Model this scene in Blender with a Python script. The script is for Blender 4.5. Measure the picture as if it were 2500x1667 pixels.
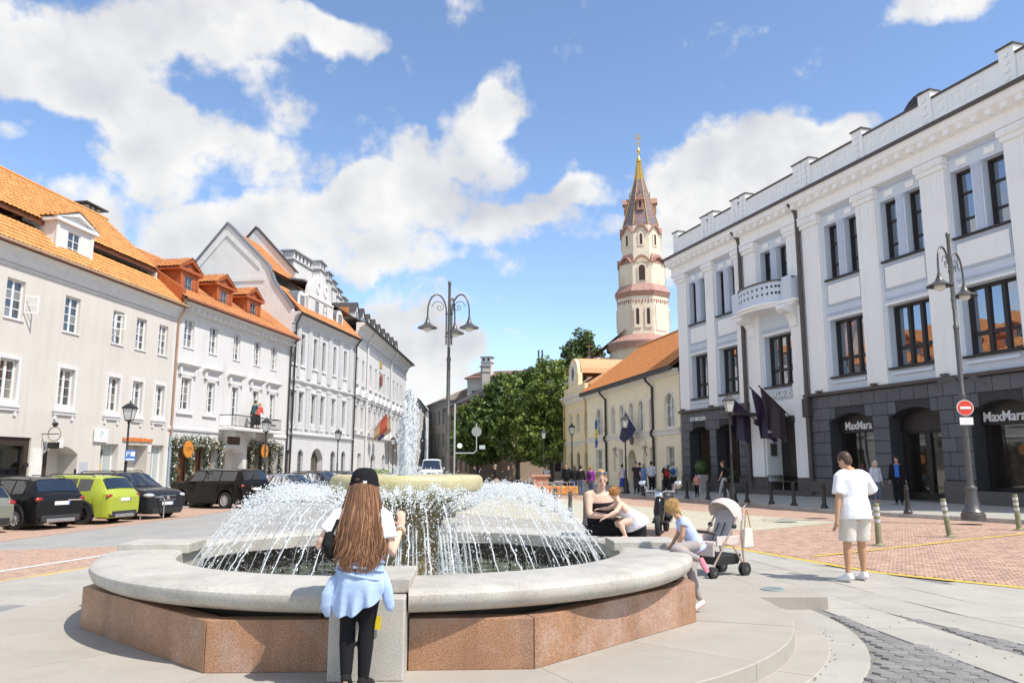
import bpy, bmesh, math, random
from mathutils import Vector, Matrix, Euler
random.seed(7)
R=math.radians
for o in list(bpy.data.objects): bpy.data.objects.remove(o)
scene=bpy.context.scene
COL=scene.collection
# ---------------------------------------------------------------- camera
cd=bpy.data.cameras.new('camera'); cam=bpy.data.objects.new('camera',cd); COL.objects.link(cam)
cd.sensor_width=36; cd.lens=27.36; cd.clip_start=.1; cd.clip_end=5000
cam.location=(0,0,1.65); cam.rotation_euler=(R(90+9.12),0,0)
scene.camera=cam
# ---------------------------------------------------------------- light
SUN_EL=R(55); SUNH=Vector((.81,-.586,0)).normalized()      # horizontal direction towards the sun
to_sun=Vector((SUNH.x*math.cos(SUN_EL),SUNH.y*math.cos(SUN_EL),math.sin(SUN_EL)))
sd=bpy.data.lights.new('sun','SUN'); sd.energy=2.75; sd.angle=R(.53); sd.color=(1,.95,.87)
sun=bpy.data.objects.new('sun',sd); COL.objects.link(sun)
sun.rotation_euler=to_sun.to_track_quat('Z','Y').to_euler(); sun.location=(40,-40,60)
vs=scene.view_settings; scene.display_settings.display_device='sRGB'
vs.view_transform='Standard'; vs.look='None'; vs.exposure=.98; vs.gamma=1; vs.use_curve_mapping=False
# ---------------------------------------------------------------- sky with cumulus clouds
W=bpy.data.worlds.new('World'); scene.world=W; W.use_nodes=True
T=W.node_tree; T.nodes.clear()
def wn(t,**k):
    n=T.nodes.new(t)
    for a,b in k.items():
        if a[0]=='i' and a[1:].isdigit(): n.inputs[int(a[1:])].default_value=b
        else: setattr(n,a,b)
    return n
def wl(a,b): T.links.new(a,b)
def wm(op,a,b=None,c=None,clamp=False):
    n=T.nodes.new('ShaderNodeMath'); n.operation=op; n.use_clamp=clamp
    for i,x in enumerate((a,b,c)):
        if x is None: continue
        if isinstance(x,(int,float)): n.inputs[i].default_value=x
        else: wl(x,n.inputs[i])
    return n.outputs[0]
sky=wn('ShaderNodeTexSky',sky_type='NISHITA'); sky.sun_disc=False
sky.sun_elevation=SUN_EL; sky.sun_rotation=math.atan2(SUNH.x,SUNH.y); sky.altitude=150; sky.air_density=.85; sky.dust_density=.25; sky.ozone_density=2.2
tc=wn('ShaderNodeTexCoord'); sx=wn('ShaderNodeSeparateXYZ'); wl(tc.outputs['Generated'],sx.inputs[0])
DX,DY,DZ=sx.outputs
az=wm('MULTIPLY',wm('ARCTAN2',DX,DY),57.2958); el=wm('MULTIPLY',wm('ARCSINE',DZ),57.2958)
ae=wn('ShaderNodeCombineXYZ'); wl(az,ae.inputs[0]); wl(el,ae.inputs[1])
# warp the cloud outlines
wno=wn('ShaderNodeTexNoise',noise_dimensions='3D'); wno.inputs['Scale'].default_value=7; wno.inputs['Detail'].default_value=4
wl(tc.outputs['Generated'],wno.inputs['Vector'])
vs1=wn('ShaderNodeVectorMath',operation='SUBTRACT'); wl(wno.outputs['Color'],vs1.inputs[0]); vs1.inputs[1].default_value=(.5,.5,.5)
vs2=wn('ShaderNodeVectorMath',operation='MULTIPLY_ADD'); wl(vs1.outputs[0],vs2.inputs[0]); vs2.inputs[1].default_value=(11,7.5,0); wl(ae.outputs[0],vs2.inputs[2])
CL=[(-33.0,26.2,11.5,4.6,1.15),(-21.5,29.5,9.3,3.2,1.1),(-13.5,30.6,3.7,2.0,.9),(-29.2,22.7,8.1,2.2,1.0),(-17.1,25.2,3.2,1.9,.9),(-21.0,22.0,5.8,2.3,1.0),(-25.7,19.5,5.4,1.7,.95),(-25.2,15.6,7.2,2.7,1.1),(.3,26.2,2.7,2.3,1.0),(-1.9,24.0,4.8,2.8,1.05),(-7.6,21.2,6.5,2.7,1.0),(-13.3,18.6,7.7,2.6,1.0),(-6.2,17.8,8.3,2.3,.9),(-18.4,16.5,4.8,2.3,.95),(-11.3,14.7,8.9,2.0,1.0),(-6.1,11.9,4.6,1.3,.85),(-8.8,10.0,4.8,1.8,.9),(-6.1,8.0,5.4,2.1,.85),(-4.5,5.3,5.4,2.1,.8),(-7.4,2.3,7.3,1.8,.9),(17.3,22.2,4.9,3.3,1.15),(20.6,20.7,4.2,3.5,1.15),(14.5,19.4,4.4,3.7,1.1),(18.1,16.5,7.3,2.5,1.0),(23.7,21.9,2.4,1.6,.8),(7.2,20.1,5.9,1.7,.9),(10.7,22.5,1.8,1.7,.8),(2.5,19.1,5.0,1.8,.75),(6.2,16.6,4.6,1.8,.7),(30.8,28.9,6.4,1.6,1.1),(1.2,9.4,2.1,1.0,.8),(0,4.7,4.2,1.8,.55),(-34.3,19.5,1.6,1.1,.8)]
acc=None
for a,e,ra,re,w in CL:
    ra*=1.10; re*=1.10
    m=wn('ShaderNodeVectorMath',operation='MULTIPLY_ADD'); wl(vs2.outputs[0],m.inputs[0]); m.inputs[1].default_value=(1/ra,1/re,0); m.inputs[2].default_value=(-a/ra,-e/re,0)
    d=wn('ShaderNodeVectorMath',operation='DOT_PRODUCT'); wl(m.outputs[0],d.inputs[0]); wl(m.outputs[0],d.inputs[1])
    v=wm('MULTIPLY_ADD',d.outputs['Value'],-w,w)
    v=wm('MAXIMUM',v,0); acc=v if acc is None else wm('ADD',acc,v)
acc=wm('MINIMUM',acc,1.15)
# the same kind of broken cumulus carries on all round
gn=wn('ShaderNodeTexNoise'); gn.inputs['Scale'].default_value=2.6; gn.inputs['Detail'].default_value=2
wl(tc.outputs['Generated'],gn.inputs['Vector'])
gen=wm('MULTIPLY',wm('SUBTRACT',gn.outputs[0],.42),5.0,clamp=True)
outm=wn('ShaderNodeMapRange',interpolation_type='SMOOTHSTEP'); wl(wm('ABSOLUTE',az),outm.inputs['Value']); outm.inputs['From Min'].default_value=38; outm.inputs['From Max'].default_value=52
oute=wn('ShaderNodeMapRange',interpolation_type='SMOOTHSTEP'); wl(el,oute.inputs['Value']); oute.inputs['From Min'].default_value=33; oute.inputs['From Max'].default_value=42
acc=wm('MAXIMUM',acc,wm('MULTIPLY',gen,wm('MAXIMUM',outm.outputs[0],oute.outputs[0])))
def fbm(vec):
    n=wn('ShaderNodeTexNoise'); n.inputs['Scale'].default_value=11; n.inputs['Detail'].default_value=7; n.inputs['Roughness'].default_value=.58; wl(vec,n.inputs['Vector']); return n.outputs[0]
f1=fbm(tc.outputs['Generated'])
dens=wm('ADD',wm('MULTIPLY',acc,.64),wm('MULTIPLY',wm('SUBTRACT',f1,.5),2.3))
cov=wn('ShaderNodeMapRange',interpolation_type='SMOOTHSTEP'); wl(dens,cov.inputs['Value']); cov.inputs['From Min'].default_value=.14; cov.inputs['From Max'].default_value=.58
# relief: the billows are brighter on the side that faces the sun
of=wn('ShaderNodeVectorMath',operation='ADD'); wl(tc.outputs['Generated'],of.inputs[0]); of.inputs[1].default_value=tuple(to_sun*.045)
def fbs(vec):
    n=wn('ShaderNodeTexNoise'); n.inputs['Scale'].default_value=7; n.inputs['Detail'].default_value=3; n.inputs['Roughness'].default_value=.5; wl(vec,n.inputs['Vector']); return n.outputs[0]
lit=wm('MULTIPLY_ADD',wm('SUBTRACT',fbs(tc.outputs['Generated']),fbs(of.outputs[0])),3.2,.66,clamp=True)
thick=wn('ShaderNodeMapRange',interpolation_type='SMOOTHSTEP'); wl(dens,thick.inputs['Value']); thick.inputs['From Min'].default_value=.55; thick.inputs['From Max'].default_value=1.5; thick.inputs['To Max'].default_value=.85
fac=wm('MULTIPLY',lit,wm('SUBTRACT',1,thick.outputs[0]),clamp=True)
cc=wn('ShaderNodeMixRGB'); wl(fac,cc.inputs[0]); cc.inputs[1].default_value=(.325,.335,.365,1); cc.inputs[2].default_value=(.495,.495,.49,1)
sk=wn('ShaderNodeVectorMath',operation='SCALE'); wl(sky.outputs[0],sk.inputs[0]); sk.inputs[3].default_value=.125
mx=wn('ShaderNodeMixRGB'); wl(cov.outputs[0],mx.inputs[0]); wl(sk.outputs[0],mx.inputs[1]); wl(cc.outputs[0],mx.inputs[2])
bg=wn('ShaderNodeBackground'); bg.inputs[1].default_value=1.0; wl(mx.outputs[0],bg.inputs[0])
wo=wn('ShaderNodeOutputWorld'); wl(bg.outputs[0],wo.inputs[0])
W.cycles.sampling_method='MANUAL'; W.cycles.sample_map_resolution=512
# ---------------------------------------------------------------- materials
MATS={}
def M(name,col=None,rough=.7,var=.10,vs=3.0,bump=0.0,bs=40.0,metal=0.0,spec=.5,rnd=0.0,speck=0.0,ss=120.0,emit=0.0,alpha=1.0,trans=0.0,coat=0.0,stain=None,stains=1.5,coord='Object',strx=(1,1,1),streak=0):
    if name in MATS: return MATS[name]
    m=bpy.data.materials.new(name); m.use_nodes=True; MATS[name]=m
    t=m.node_tree; N=t.nodes; b=N['Principled BSDF']; L=t.links.new
    b.inputs['Roughness'].default_value=rough; b.inputs['Metallic'].default_value=metal
    b.inputs['Specular IOR Level'].default_value=spec; b.inputs['Coat Weight'].default_value=coat
    b.inputs['Alpha'].default_value=alpha; b.inputs['Transmission Weight'].default_value=trans
    c4=(*col,1)
    tc=N.new('ShaderNodeTexCoord'); mp=N.new('ShaderNodeMapping'); mp.inputs['Scale'].default_value=strx
    L(tc.outputs[coord],mp.inputs[0]); co=mp.outputs[0]
    no=N.new('ShaderNodeTexNoise'); no.inputs['Scale'].default_value=vs; no.inputs['Detail'].default_value=3; no.inputs['Roughness'].default_value=.62; L(co,no.inputs['Vector'])
    cr=N.new('ShaderNodeValToRGB'); cr.color_ramp.elements[0].position=.25; cr.color_ramp.elements[1].position=.75
    cr.color_ramp.elements[0].color=(*[x*(1-var) for x in col],1); cr.color_ramp.elements[1].color=(*[min(1,x*(1+var*.7)) for x in col],1)
    L(no.outputs[0],cr.inputs[0]); out=cr.outputs[0]
    if stain:
        n3=N.new('ShaderNodeTexNoise'); n3.inputs['Scale'].default_value=stains; n3.inputs['Detail'].default_value=4; n3.inputs['Roughness'].default_value=.7; L(co,n3.inputs['Vector'])
        mr=N.new('ShaderNodeMapRange'); mr.inputs['From Min'].default_value=.50; mr.inputs['From Max'].default_value=.72; L(n3.outputs[0],mr.inputs['Value'])
        mm=N.new('ShaderNodeMixRGB'); L(mr.outputs[0],mm.inputs[0]); L(out,mm.inputs[1]); mm.inputs[2].default_value=(*stain,1); out=mm.outputs[0]
    if streak:
        m2=N.new('ShaderNodeMapping'); m2.inputs['Scale'].default_value=(2.2,2.2,.10); L(tc.outputs[coord],m2.inputs[0])
        n4=N.new('ShaderNodeTexNoise'); n4.inputs['Scale'].default_value=1.6; n4.inputs['Detail'].default_value=3; n4.inputs['Roughness'].default_value=.65; L(m2.outputs[0],n4.inputs['Vector'])
        mr=N.new('ShaderNodeMapRange'); mr.inputs['From Min'].default_value=.5; mr.inputs['From Max'].default_value=.78; mr.inputs['To Min'].default_value=1; mr.inputs['To Max'].default_value=1-streak; L(n4.outputs[0],mr.inputs['Value'])
        mm=N.new('ShaderNodeVectorMath'); mm.operation='SCALE'; L(out,mm.inputs[0]); L(mr.outputs[0],mm.inputs[3]); out=mm.outputs[0]
    if speck:
        n2=N.new('ShaderNodeTexNoise'); n2.inputs['Scale'].default_value=ss; n2.inputs['Detail'].default_value=1; L(co,n2.inputs['Vector'])
        mr=N.new('ShaderNodeMapRange'); mr.inputs['From Min'].default_value=.3; mr.inputs['From Max'].default_value=.7; mr.inputs['To Min'].default_value=1-speck; mr.inputs['To Max'].default_value=1+speck; L(n2.outputs[0],mr.inputs['Value'])
        mm=N.new('ShaderNodeVectorMath'); mm.operation='SCALE'; L(out,mm.inputs[0]); L(mr.outputs[0],mm.inputs[3]); out=mm.outputs[0]
    if rnd:
        oi=N.new('ShaderNodeObjectInfo'); ge=N.new('ShaderNodeNewGeometry')
        ad=N.new('ShaderNodeMath'); ad.operation='ADD'; L(oi.outputs['Random'],ad.inputs[0]); L(ge.outputs['Random Per Island'],ad.inputs[1])
        fr=N.new('ShaderNodeMath'); fr.operation='FRACT'; L(ad.outputs[0],fr.inputs[0])
        mr=N.new('ShaderNodeMapRange'); mr.inputs['To Min'].default_value=1-rnd; mr.inputs['To Max'].default_value=1+rnd; L(fr.outputs[0],mr.inputs['Value'])
        mm=N.new('ShaderNodeVectorMath'); mm.operation='SCALE'; L(out,mm.inputs[0]); L(mr.outputs[0],mm.inputs[3]); out=mm.outputs[0]
    L(out,b.inputs['Base Color'])
    if bump:
        nb=N.new('ShaderNodeTexNoise'); nb.inputs['Scale'].default_value=bs; nb.inputs['Detail'].default_value=2; L(co,nb.inputs['Vector'])
        bp=N.new('ShaderNodeBump'); bp.inputs['Strength'].default_value=bump; bp.inputs['Distance'].default_value=.02; L(nb.outputs[0],bp.inputs['Height']); L(bp.outputs[0],b.inputs['Normal'])
    if emit: L(out,b.inputs['Emission Color']); b.inputs['Emission Strength'].default_value=emit
    return m
def glassy(name,col,refl=.3,rough=.015,clear=0.0):
    if name in MATS: return MATS[name]
    m=bpy.data.materials.new(name); m.use_nodes=True; MATS[name]=m
    t=m.node_tree; N=t.nodes; L=t.links.new; N.clear()
    o=N.new('ShaderNodeOutputMaterial'); g=N.new('ShaderNodeBsdfGlossy'); g.inputs['Roughness'].default_value=rough; g.inputs['Color'].default_value=(.92,.95,1,1)
    d=N.new('ShaderNodeBsdfDiffuse'); d.inputs[0].default_value=(*col,1)
    base=d.outputs[0]
    tc=N.new('ShaderNodeTexCoord'); no=N.new('ShaderNodeTexNoise'); no.inputs['Scale'].default_value=1.3; L(tc.outputs['Object'],no.inputs['Vector'])
    bp=N.new('ShaderNodeBump'); bp.inputs['Strength'].default_value=.05; bp.inputs['Distance'].default_value=.05; L(no.outputs[0],bp.inputs['Height']); L(bp.outputs[0],g.inputs['Normal'])
    if clear:
        tr=N.new('ShaderNodeBsdfTransparent'); mm=N.new('ShaderNodeMixShader'); mm.inputs[0].default_value=clear; L(base,mm.inputs[1]); L(tr.outputs[0],mm.inputs[2]); base=mm.outputs[0]
    fr=N.new('ShaderNodeFresnel'); fr.inputs[0].default_value=1.5
    ad=N.new('ShaderNodeMath'); ad.operation='ADD'; ad.use_clamp=True; ad.inputs[1].default_value=refl; L(fr.outputs[0],ad.inputs[0])
    mx=N.new('ShaderNodeMixShader'); L(ad.outputs[0],mx.inputs[0]); L(base,mx.inputs[1]); L(g.outputs[0],mx.inputs[2]); L(mx.outputs[0],o.inputs[0])
    return m
def carpaint(name,col,flake=0.0): return M(name,col,rough=.18,var=.03,coat=.12,metal=flake,spec=.22)
stone_grey=M('granite grey',(.49,.465,.415),rough=.55,var=.14,vs=2,bump=.10,bs=160,speck=.20,ss=110,stain=(.36,.335,.29),stains=1.3,streak=.15)
granite_red=M('granite red',(.355,.19,.108),rough=.42,var=.2,vs=2,speck=.34,ss=90,stain=(.45,.32,.26),stains=1.1,streak=.35)
concrete=M('platform concrete',(.385,.353,.303),rough=.8,var=.10,vs=1.2,bump=.10,bs=120,speck=.09,ss=160,stain=(.335,.305,.26),stains=1.1,rnd=.035)
slabm=M('pale paving slab',(.405,.382,.333),rough=.8,var=.10,vs=1.5,bump=.1,bs=100,speck=.09,ss=140,stain=(.32,.315,.29),stains=1.0,rnd=.05)
redpave=M('red clay paver',(.475,.315,.235),rough=.85,var=.18,vs=9,bump=.25,bs=60,speck=.12,ss=180,rnd=.20)
redbed=M('red paving bed',(.435,.29,.215),rough=.9,var=.2,vs=5,bump=.4,bs=22,speck=.3,ss=18,coord='Object')
palebed=M('pale setts',(.47,.435,.33),rough=.9,var=.12,vs=2,bump=.3,bs=14,speck=.16,ss=10)
greycob=M('grey paver',(.23,.22,.21),rough=.8,var=.2,vs=10,bump=.3,bs=60,speck=.15,ss=150,rnd=.16)
asphalt=M('asphalt',(.33,.32,.30),rough=.9,var=.1,vs=.8,bump=.2,bs=150,speck=.12,ss=90,stain=(.27,.265,.25),stains=.5)
groundm=M('plaza ground',(.36,.335,.295),rough=.9,var=.12,vs=.5,bump=.2,bs=40,speck=.1,ss=40)
jointm=M('joint sand',(.215,.205,.19),rough=.95,var=.2,vs=20)
white_paint=M('white line',(.70,.69,.66),rough=.7,var=.12,vs=14,stain=(.55,.48,.42),stains=9)
yellow_paint=M('yellow line',(.66,.47,.06),rough=.7,var=.12,vs=12,stain=(.52,.38,.12),stains=10)
iron=M('dark iron',(.045,.042,.042),rough=.45,var=.2,vs=8,metal=.4,spec=.5)
greyiron=M('grey iron',(.13,.125,.12),rough=.42,var=.2,vs=6,metal=.6)
steel=M('steel',(.62,.62,.62),rough=.25,var=.05,metal=1)
chrome=M('chrome',(.8,.8,.82),rough=.1,var=.02,metal=1)
glass=glassy('window glass',(.035,.037,.04),.10)
glass2=glassy('curtained glass',(.20,.19,.17),.10)
glassR=glassy('reflecting glass',(.012,.013,.015),.34)
shopglass=glassy('shop glass',(.02,.02,.02),.06,clear=.85)
carglass=glassy('car glass',(.012,.014,.016),.10)
lampglass=M('lamp glass',(.75,.76,.74),rough=.15,var=.02,spec=.8,alpha=.75)
rubber=M('rubber',(.022,.022,.022),rough=.8)
blackpl=M('black plastic',(.025,.025,.026),rough=.5)
leafm=[M('leaf %d'%i,c,rough=.55,var=.25,vs=20,rnd=.3,trans=0) for i,c in enumerate([(.09,.14,.022),(.15,.205,.032),(.055,.09,.018),(.20,.25,.04)])]
bark=M('bark',(.10,.08,.06),rough=.9,bump=.5,bs=20)
gold=M('gilt metal',(.72,.47,.11),rough=.3,var=.1,metal=.85)
# ---------------------------------------------------------------- mesh helpers
class MB:
    def __init__(s): s.v=[]; s.f=[]
    def add(s,vs,fs):
        o=len(s.v); s.v+=[tuple(p) for p in vs]; s.f+=[tuple(i+o for i in f) for f in fs]; return s
    def box(s,x0,x1,y0,y1,z0,z1):
        return s.add([(x0,y0,z0),(x1,y0,z0),(x1,y1,z0),(x0,y1,z0),(x0,y0,z1),(x1,y0,z1),(x1,y1,z1),(x0,y1,z1)],[(0,3,2,1),(4,5,6,7),(0,1,5,4),(1,2,6,5),(2,3,7,6),(3,0,4,7)])
    def hexa(s,b,t):
        return s.add(list(b)+list(t),[(3,2,1,0),(4,5,6,7),(0,1,5,4),(1,2,6,5),(2,3,7,6),(3,0,4,7)])
    def prism(s,poly,z0,z1,tops=None):
        n=len(poly)
        return s.add([(p[0],p[1],z0) for p in poly]+[(p[0],p[1],z1) for p in (tops or poly)],[tuple(range(n-1,-1,-1)),tuple(range(n,2*n))]+[(i,(i+1)%n,(i+1)%n+n,i+n) for i in range(n)])
    def xprism(s,poly,x0,x1):   # poly in (y,z)
        n=len(poly)
        return s.add([(x0,p[0],p[1]) for p in poly]+[(x1,p[0],p[1]) for p in poly],[tuple(range(n)),tuple(range(2*n-1,n-1,-1))]+[(i,i+n,(i+1)%n+n,(i+1)%n) for i in range(n)])
    def yprism(s,poly,y0,y1):   # poly in (x,z)
        n=len(poly)
        return s.add([(p[0],y0,p[1]) for p in poly]+[(p[0],y1,p[1]) for p in poly],[tuple(range(n)),tuple(range(2*n-1,n-1,-1))]+[(i,i+n,(i+1)%n+n,(i+1)%n) for i in range(n)])
    def quad(s,a,b,c,d): return s.add([a,b,c,d],[(0,1,2,3)])
    def tube(s,pts,r,n=8,cap=True,flat=None):
        P=[Vector(p) for p in pts]; k=len(P); rs=r if isinstance(r,(list,tuple)) else [r]*k
        up=Vector((0,0,1)); prev=None; vs=[]
        for i in range(k):
            d=(P[min(i+1,k-1)]-P[max(i-1,0)])
            d=d.normalized() if d.length>1e-9 else Vector((0,0,1))
            if prev is None:
                a=Vector((1,0,0)) if abs(d.x)<.9 else Vector((0,1,0))
                if flat: a=Vector(flat)
                u=(a-d*a.dot(d)).normalized()
            else:
                u=prev-d*prev.dot(d); u=u.normalized() if u.length>1e-6 else prev
            w=d.cross(u); prev=u
            rr=rs[i]; ru,rw=(rr if isinstance(rr,(list,tuple)) else (rr,rr))
            for j in range(n):
                an=2*math.pi*j/n; vs.append(P[i]+u*(math.cos(an)*ru)+w*(math.sin(an)*rw))
        fs=[(i*n+j,i*n+(j+1)%n,(i+1)*n+(j+1)%n,(i+1)*n+j) for i in range(k-1) for j in range(n)]
        if cap: fs+=[tuple(range(n-1,-1,-1)),tuple(range((k-1)*n,k*n))]
        return s.add(vs,fs)
    def lathe(s,prof,n=24,c=(0,0,0),cap=True,ph=0):
        vs=[]; k=len(prof)
        for r,z in prof:
            for j in range(n):
                a=2*math.pi*j/n+ph; vs.append((c[0]+r*math.cos(a),c[1]+r*math.sin(a),c[2]+z))
        fs=[(i*n+j,i*n+(j+1)%n,(i+1)*n+(j+1)%n,(i+1)*n+j) for i in range(k-1) for j in range(n)]
        if cap: fs+=[tuple(range(n-1,-1,-1)),tuple(range((k-1)*n,k*n))]
        return s.add(vs,fs)
    def ball(s,c,rx,ry=None,rz=None,n=10,m=7,rot=None):
        ry=ry or rx; rz=rz or rx; c=Vector(c); vs=[]
        def T(x,y,z):
            v=Vector((x*rx,y*ry,z*rz)); return c+(rot@v if rot else v)
        vs.append(T(0,0,-1))
        for i in range(1,m):
            t=-math.pi/2+math.pi*i/m
            for j in range(n): a=2*math.pi*j/n; vs.append(T(math.cos(t)*math.cos(a),math.cos(t)*math.sin(a),math.sin(t)))
        vs.append(T(0,0,1)); top=len(vs)-1
        fs=[(0,1+(j+1)%n,1+j) for j in range(n)]
        for i in range(m-2): fs+=[(1+i*n+j,1+i*n+(j+1)%n,1+(i+1)*n+(j+1)%n,1+(i+1)*n+j) for j in range(n)]
        b=1+(m-2)*n; fs+=[(b+j,b+(j+1)%n,top) for j in range(n)]
        return s.add(vs,fs)
    def mesh(s,name,mat,smooth=None,bevel=0,seg=2):
        me=bpy.data.meshes.new(name); me.from_pydata([tuple(v) for v in s.v],[],s.f)
        if mat: me.materials.append(mat)
        if smooth and not bevel and len(s.v)<20000:
            bm=bmesh.new(); bm.from_mesh(me); bmesh.ops.remove_doubles(bm,verts=bm.verts,dist=2e-5); bm.to_mesh(me); bm.free()
        if bevel:
            bm=bmesh.new(); bm.from_mesh(me); bmesh.ops.remove_doubles(bm,verts=bm.verts,dist=1e-5); bmesh.ops.recalc_face_normals(bm,faces=bm.faces)
            ed=[e for e in bm.edges if len(e.link_faces)==2 and e.calc_face_angle()>.5]
            bmesh.ops.bevel(bm,geom=ed,offset=bevel,segments=seg,affect='EDGES',profile=.5); bm.to_mesh(me); bm.free()
        if smooth:
            me.shade_smooth(); me.set_sharp_from_angle(angle=R(smooth))
        return me
    def build(s,name,mat,parent=None,smooth=None,bevel=0,loc=(0,0,0),rz=0,kind=None,label=None,seg=2):
        return link(name,s.mesh(name,mat,smooth,bevel,seg),parent,loc,rz,kind,label)
def link(name,me,parent=None,loc=(0,0,0),rz=0,kind=None,label=None,scale=None,rot=None):
    o=bpy.data.objects.new(name,me); COL.objects.link(o); o.parent=parent; o.location=loc
    o.rotation_euler=rot if rot else (0,0,rz)
    if scale: o.scale=scale
    if kind: o['kind']=kind
    if label: o['label']=label
    return o
def thing(name,label,cat,loc=(0,0,0),rz=0,group=None):
    o=bpy.data.objects.new(name,None); COL.objects.link(o); o.location=loc; o.rotation_euler=(0,0,rz); o.empty_display_size=.1
    o['label']=label; o['category']=cat
    if group: o['group']=group
    return o
def tag(o,label,cat,group=None):
    o['label']=label; o['category']=cat
    if group: o['group']=group
    return o
def struct(o): o['kind']='structure'; return o
def dup(root,loc,rz,label,group=None):
    r=root.copy(); COL.objects.link(r); r.location=loc; r.rotation_euler=(0,0,rz); r['label']=label
    if group: r['group']=group
    for ch in list(root.children):
        c=ch.copy(); COL.objects.link(c); c.parent=r
        for g in list(ch.children):
            d=g.copy(); COL.objects.link(d); d.parent=c
    return r
def text(name,s,size,mat,parent,loc,rot,depth=.02,align='CENTER',sx=1.0,font_sh=0):
    cu=bpy.data.curves.new(name,'FONT'); cu.body=s; cu.size=size; cu.extrude=depth; cu.align_x=align; cu.align_y='CENTER'; cu.resolution_u=3
    cu.offset=font_sh
    t_=bpy.data.objects.new(name,cu); COL.objects.link(t_); me=bpy.data.meshes.new_from_object(t_.evaluated_get(bpy.context.evaluated_depsgraph_get())); bpy.data.objects.remove(t_)
    me.name=name; me.materials.clear(); me.materials.append(mat)
    return link(name,me,parent,loc,rot=rot,scale=(sx,1,1))
def clampf(x,a,b): return max(a,min(b,x))
def gz(x):   # the square falls gently from right to left
    return -.25*clampf((-4.8-x)/9.,0,1)+.14*clampf((x-6)/8.,0,1)
# walls with openings; local x along the facade, z up, -y towards the square
def wall(name,parent,x0,x1,z0,z1,holes,mat,depth=9,reveal=.22,y=0,ends=True,label=None):
    b=MB(); xs=sorted({x0,x1,*[h[0] for h in holes],*[h[1] for h in holes]}); zs=sorted({z0,z1,*[h[2] for h in holes],*[h[3] for h in holes]})
    xs=[x for x in xs if x0<=x<=x1]; zs=[z for z in zs if z0<=z<=z1]
    inh=lambda x,z: any(h[0]<x<h[1] and h[2]<z<h[3] for h in holes)
    for i in range(len(xs)-1):
        for j in range(len(zs)-1):
            if inh((xs[i]+xs[i+1])/2,(zs[j]+zs[j+1])/2): continue
            b.quad((xs[i],y,zs[j]),(xs[i+1],y,zs[j]),(xs[i+1],y,zs[j+1]),(xs[i],y,zs[j+1]))
    for h in holes:
        a,c,d,e=h[:4]; rise=h[4] if len(h)>4 else 0; y1=y+(h[5] if len(h)>5 else reveal)
        sp=e-rise
        b.quad((a,y,d),(a,y1,d),(a,y1,sp),(a,y,sp)); b.quad((c,y,d),(c,y,sp),(c,y1,sp),(c,y1,d)); b.quad((a,y,d),(c,y,d),(c,y1,d),(a,y1,d))
        if not rise: b.quad((a,y,e),(a,y1,e),(c,y1,e),(c,y,e))
        else:
            n=12; w=(c-a)/2; cx=(a+c)/2
            if rise>=w*.98: pts=[(cx-w*math.cos(math.pi*k/n),sp+rise*math.sin(math.pi*k/n)) for k in range(n+1)]
            else:
                rr=(w*w+rise*rise)/(2*rise); zc=e-rr; a0=math.asin(w/rr)
                pts=[(cx+rr*math.sin(-a0+2*a0*k/n),zc+rr*math.cos(-a0+2*a0*k/n)) for k in range(n+1)]
            for k in range(n):
                p,q=pts[k],pts[k+1]; cor=(a,e) if k<n/2 else (c,e)
                b.add([(cor[0],y,cor[1]),(p[0],y,p[1]),(q[0],y,q[1])],[(0,1,2)])
                b.quad((p[0],y,p[1]),(p[0],y1,p[1]),(q[0],y1,q[1]),(q[0],y,q[1]))
            b.add([(a,y,e),(cx,y,e),(cx,y,e)],[(0,1,2)])
    if ends and depth:
        b.quad((x0,y,z0),(x0,y,z1),(x0,y+depth,z1),(x0,y+depth,z0)); b.quad((x1,y,z0),(x1,y+depth,z0),(x1,y+depth,z1),(x1,y,z1))
        b.quad((x0,y+depth,z0),(x0,y+depth,z1),(x1,y+depth,z1),(x1,y+depth,z0)); b.quad((x0,y,z1),(x1,y,z1),(x1,y+depth,z1),(x0,y+depth,z1))
    return b.build(name,mat,parent,label=label)
UNITQ=None
def unitq(mat):
    k='pane '+mat.name
    if k not in bpy.data.meshes:
        MB().quad((0,0,0),(1,0,0),(1,0,1),(0,0,1)).mesh(k,mat)
    return bpy.data.meshes[k]
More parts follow.
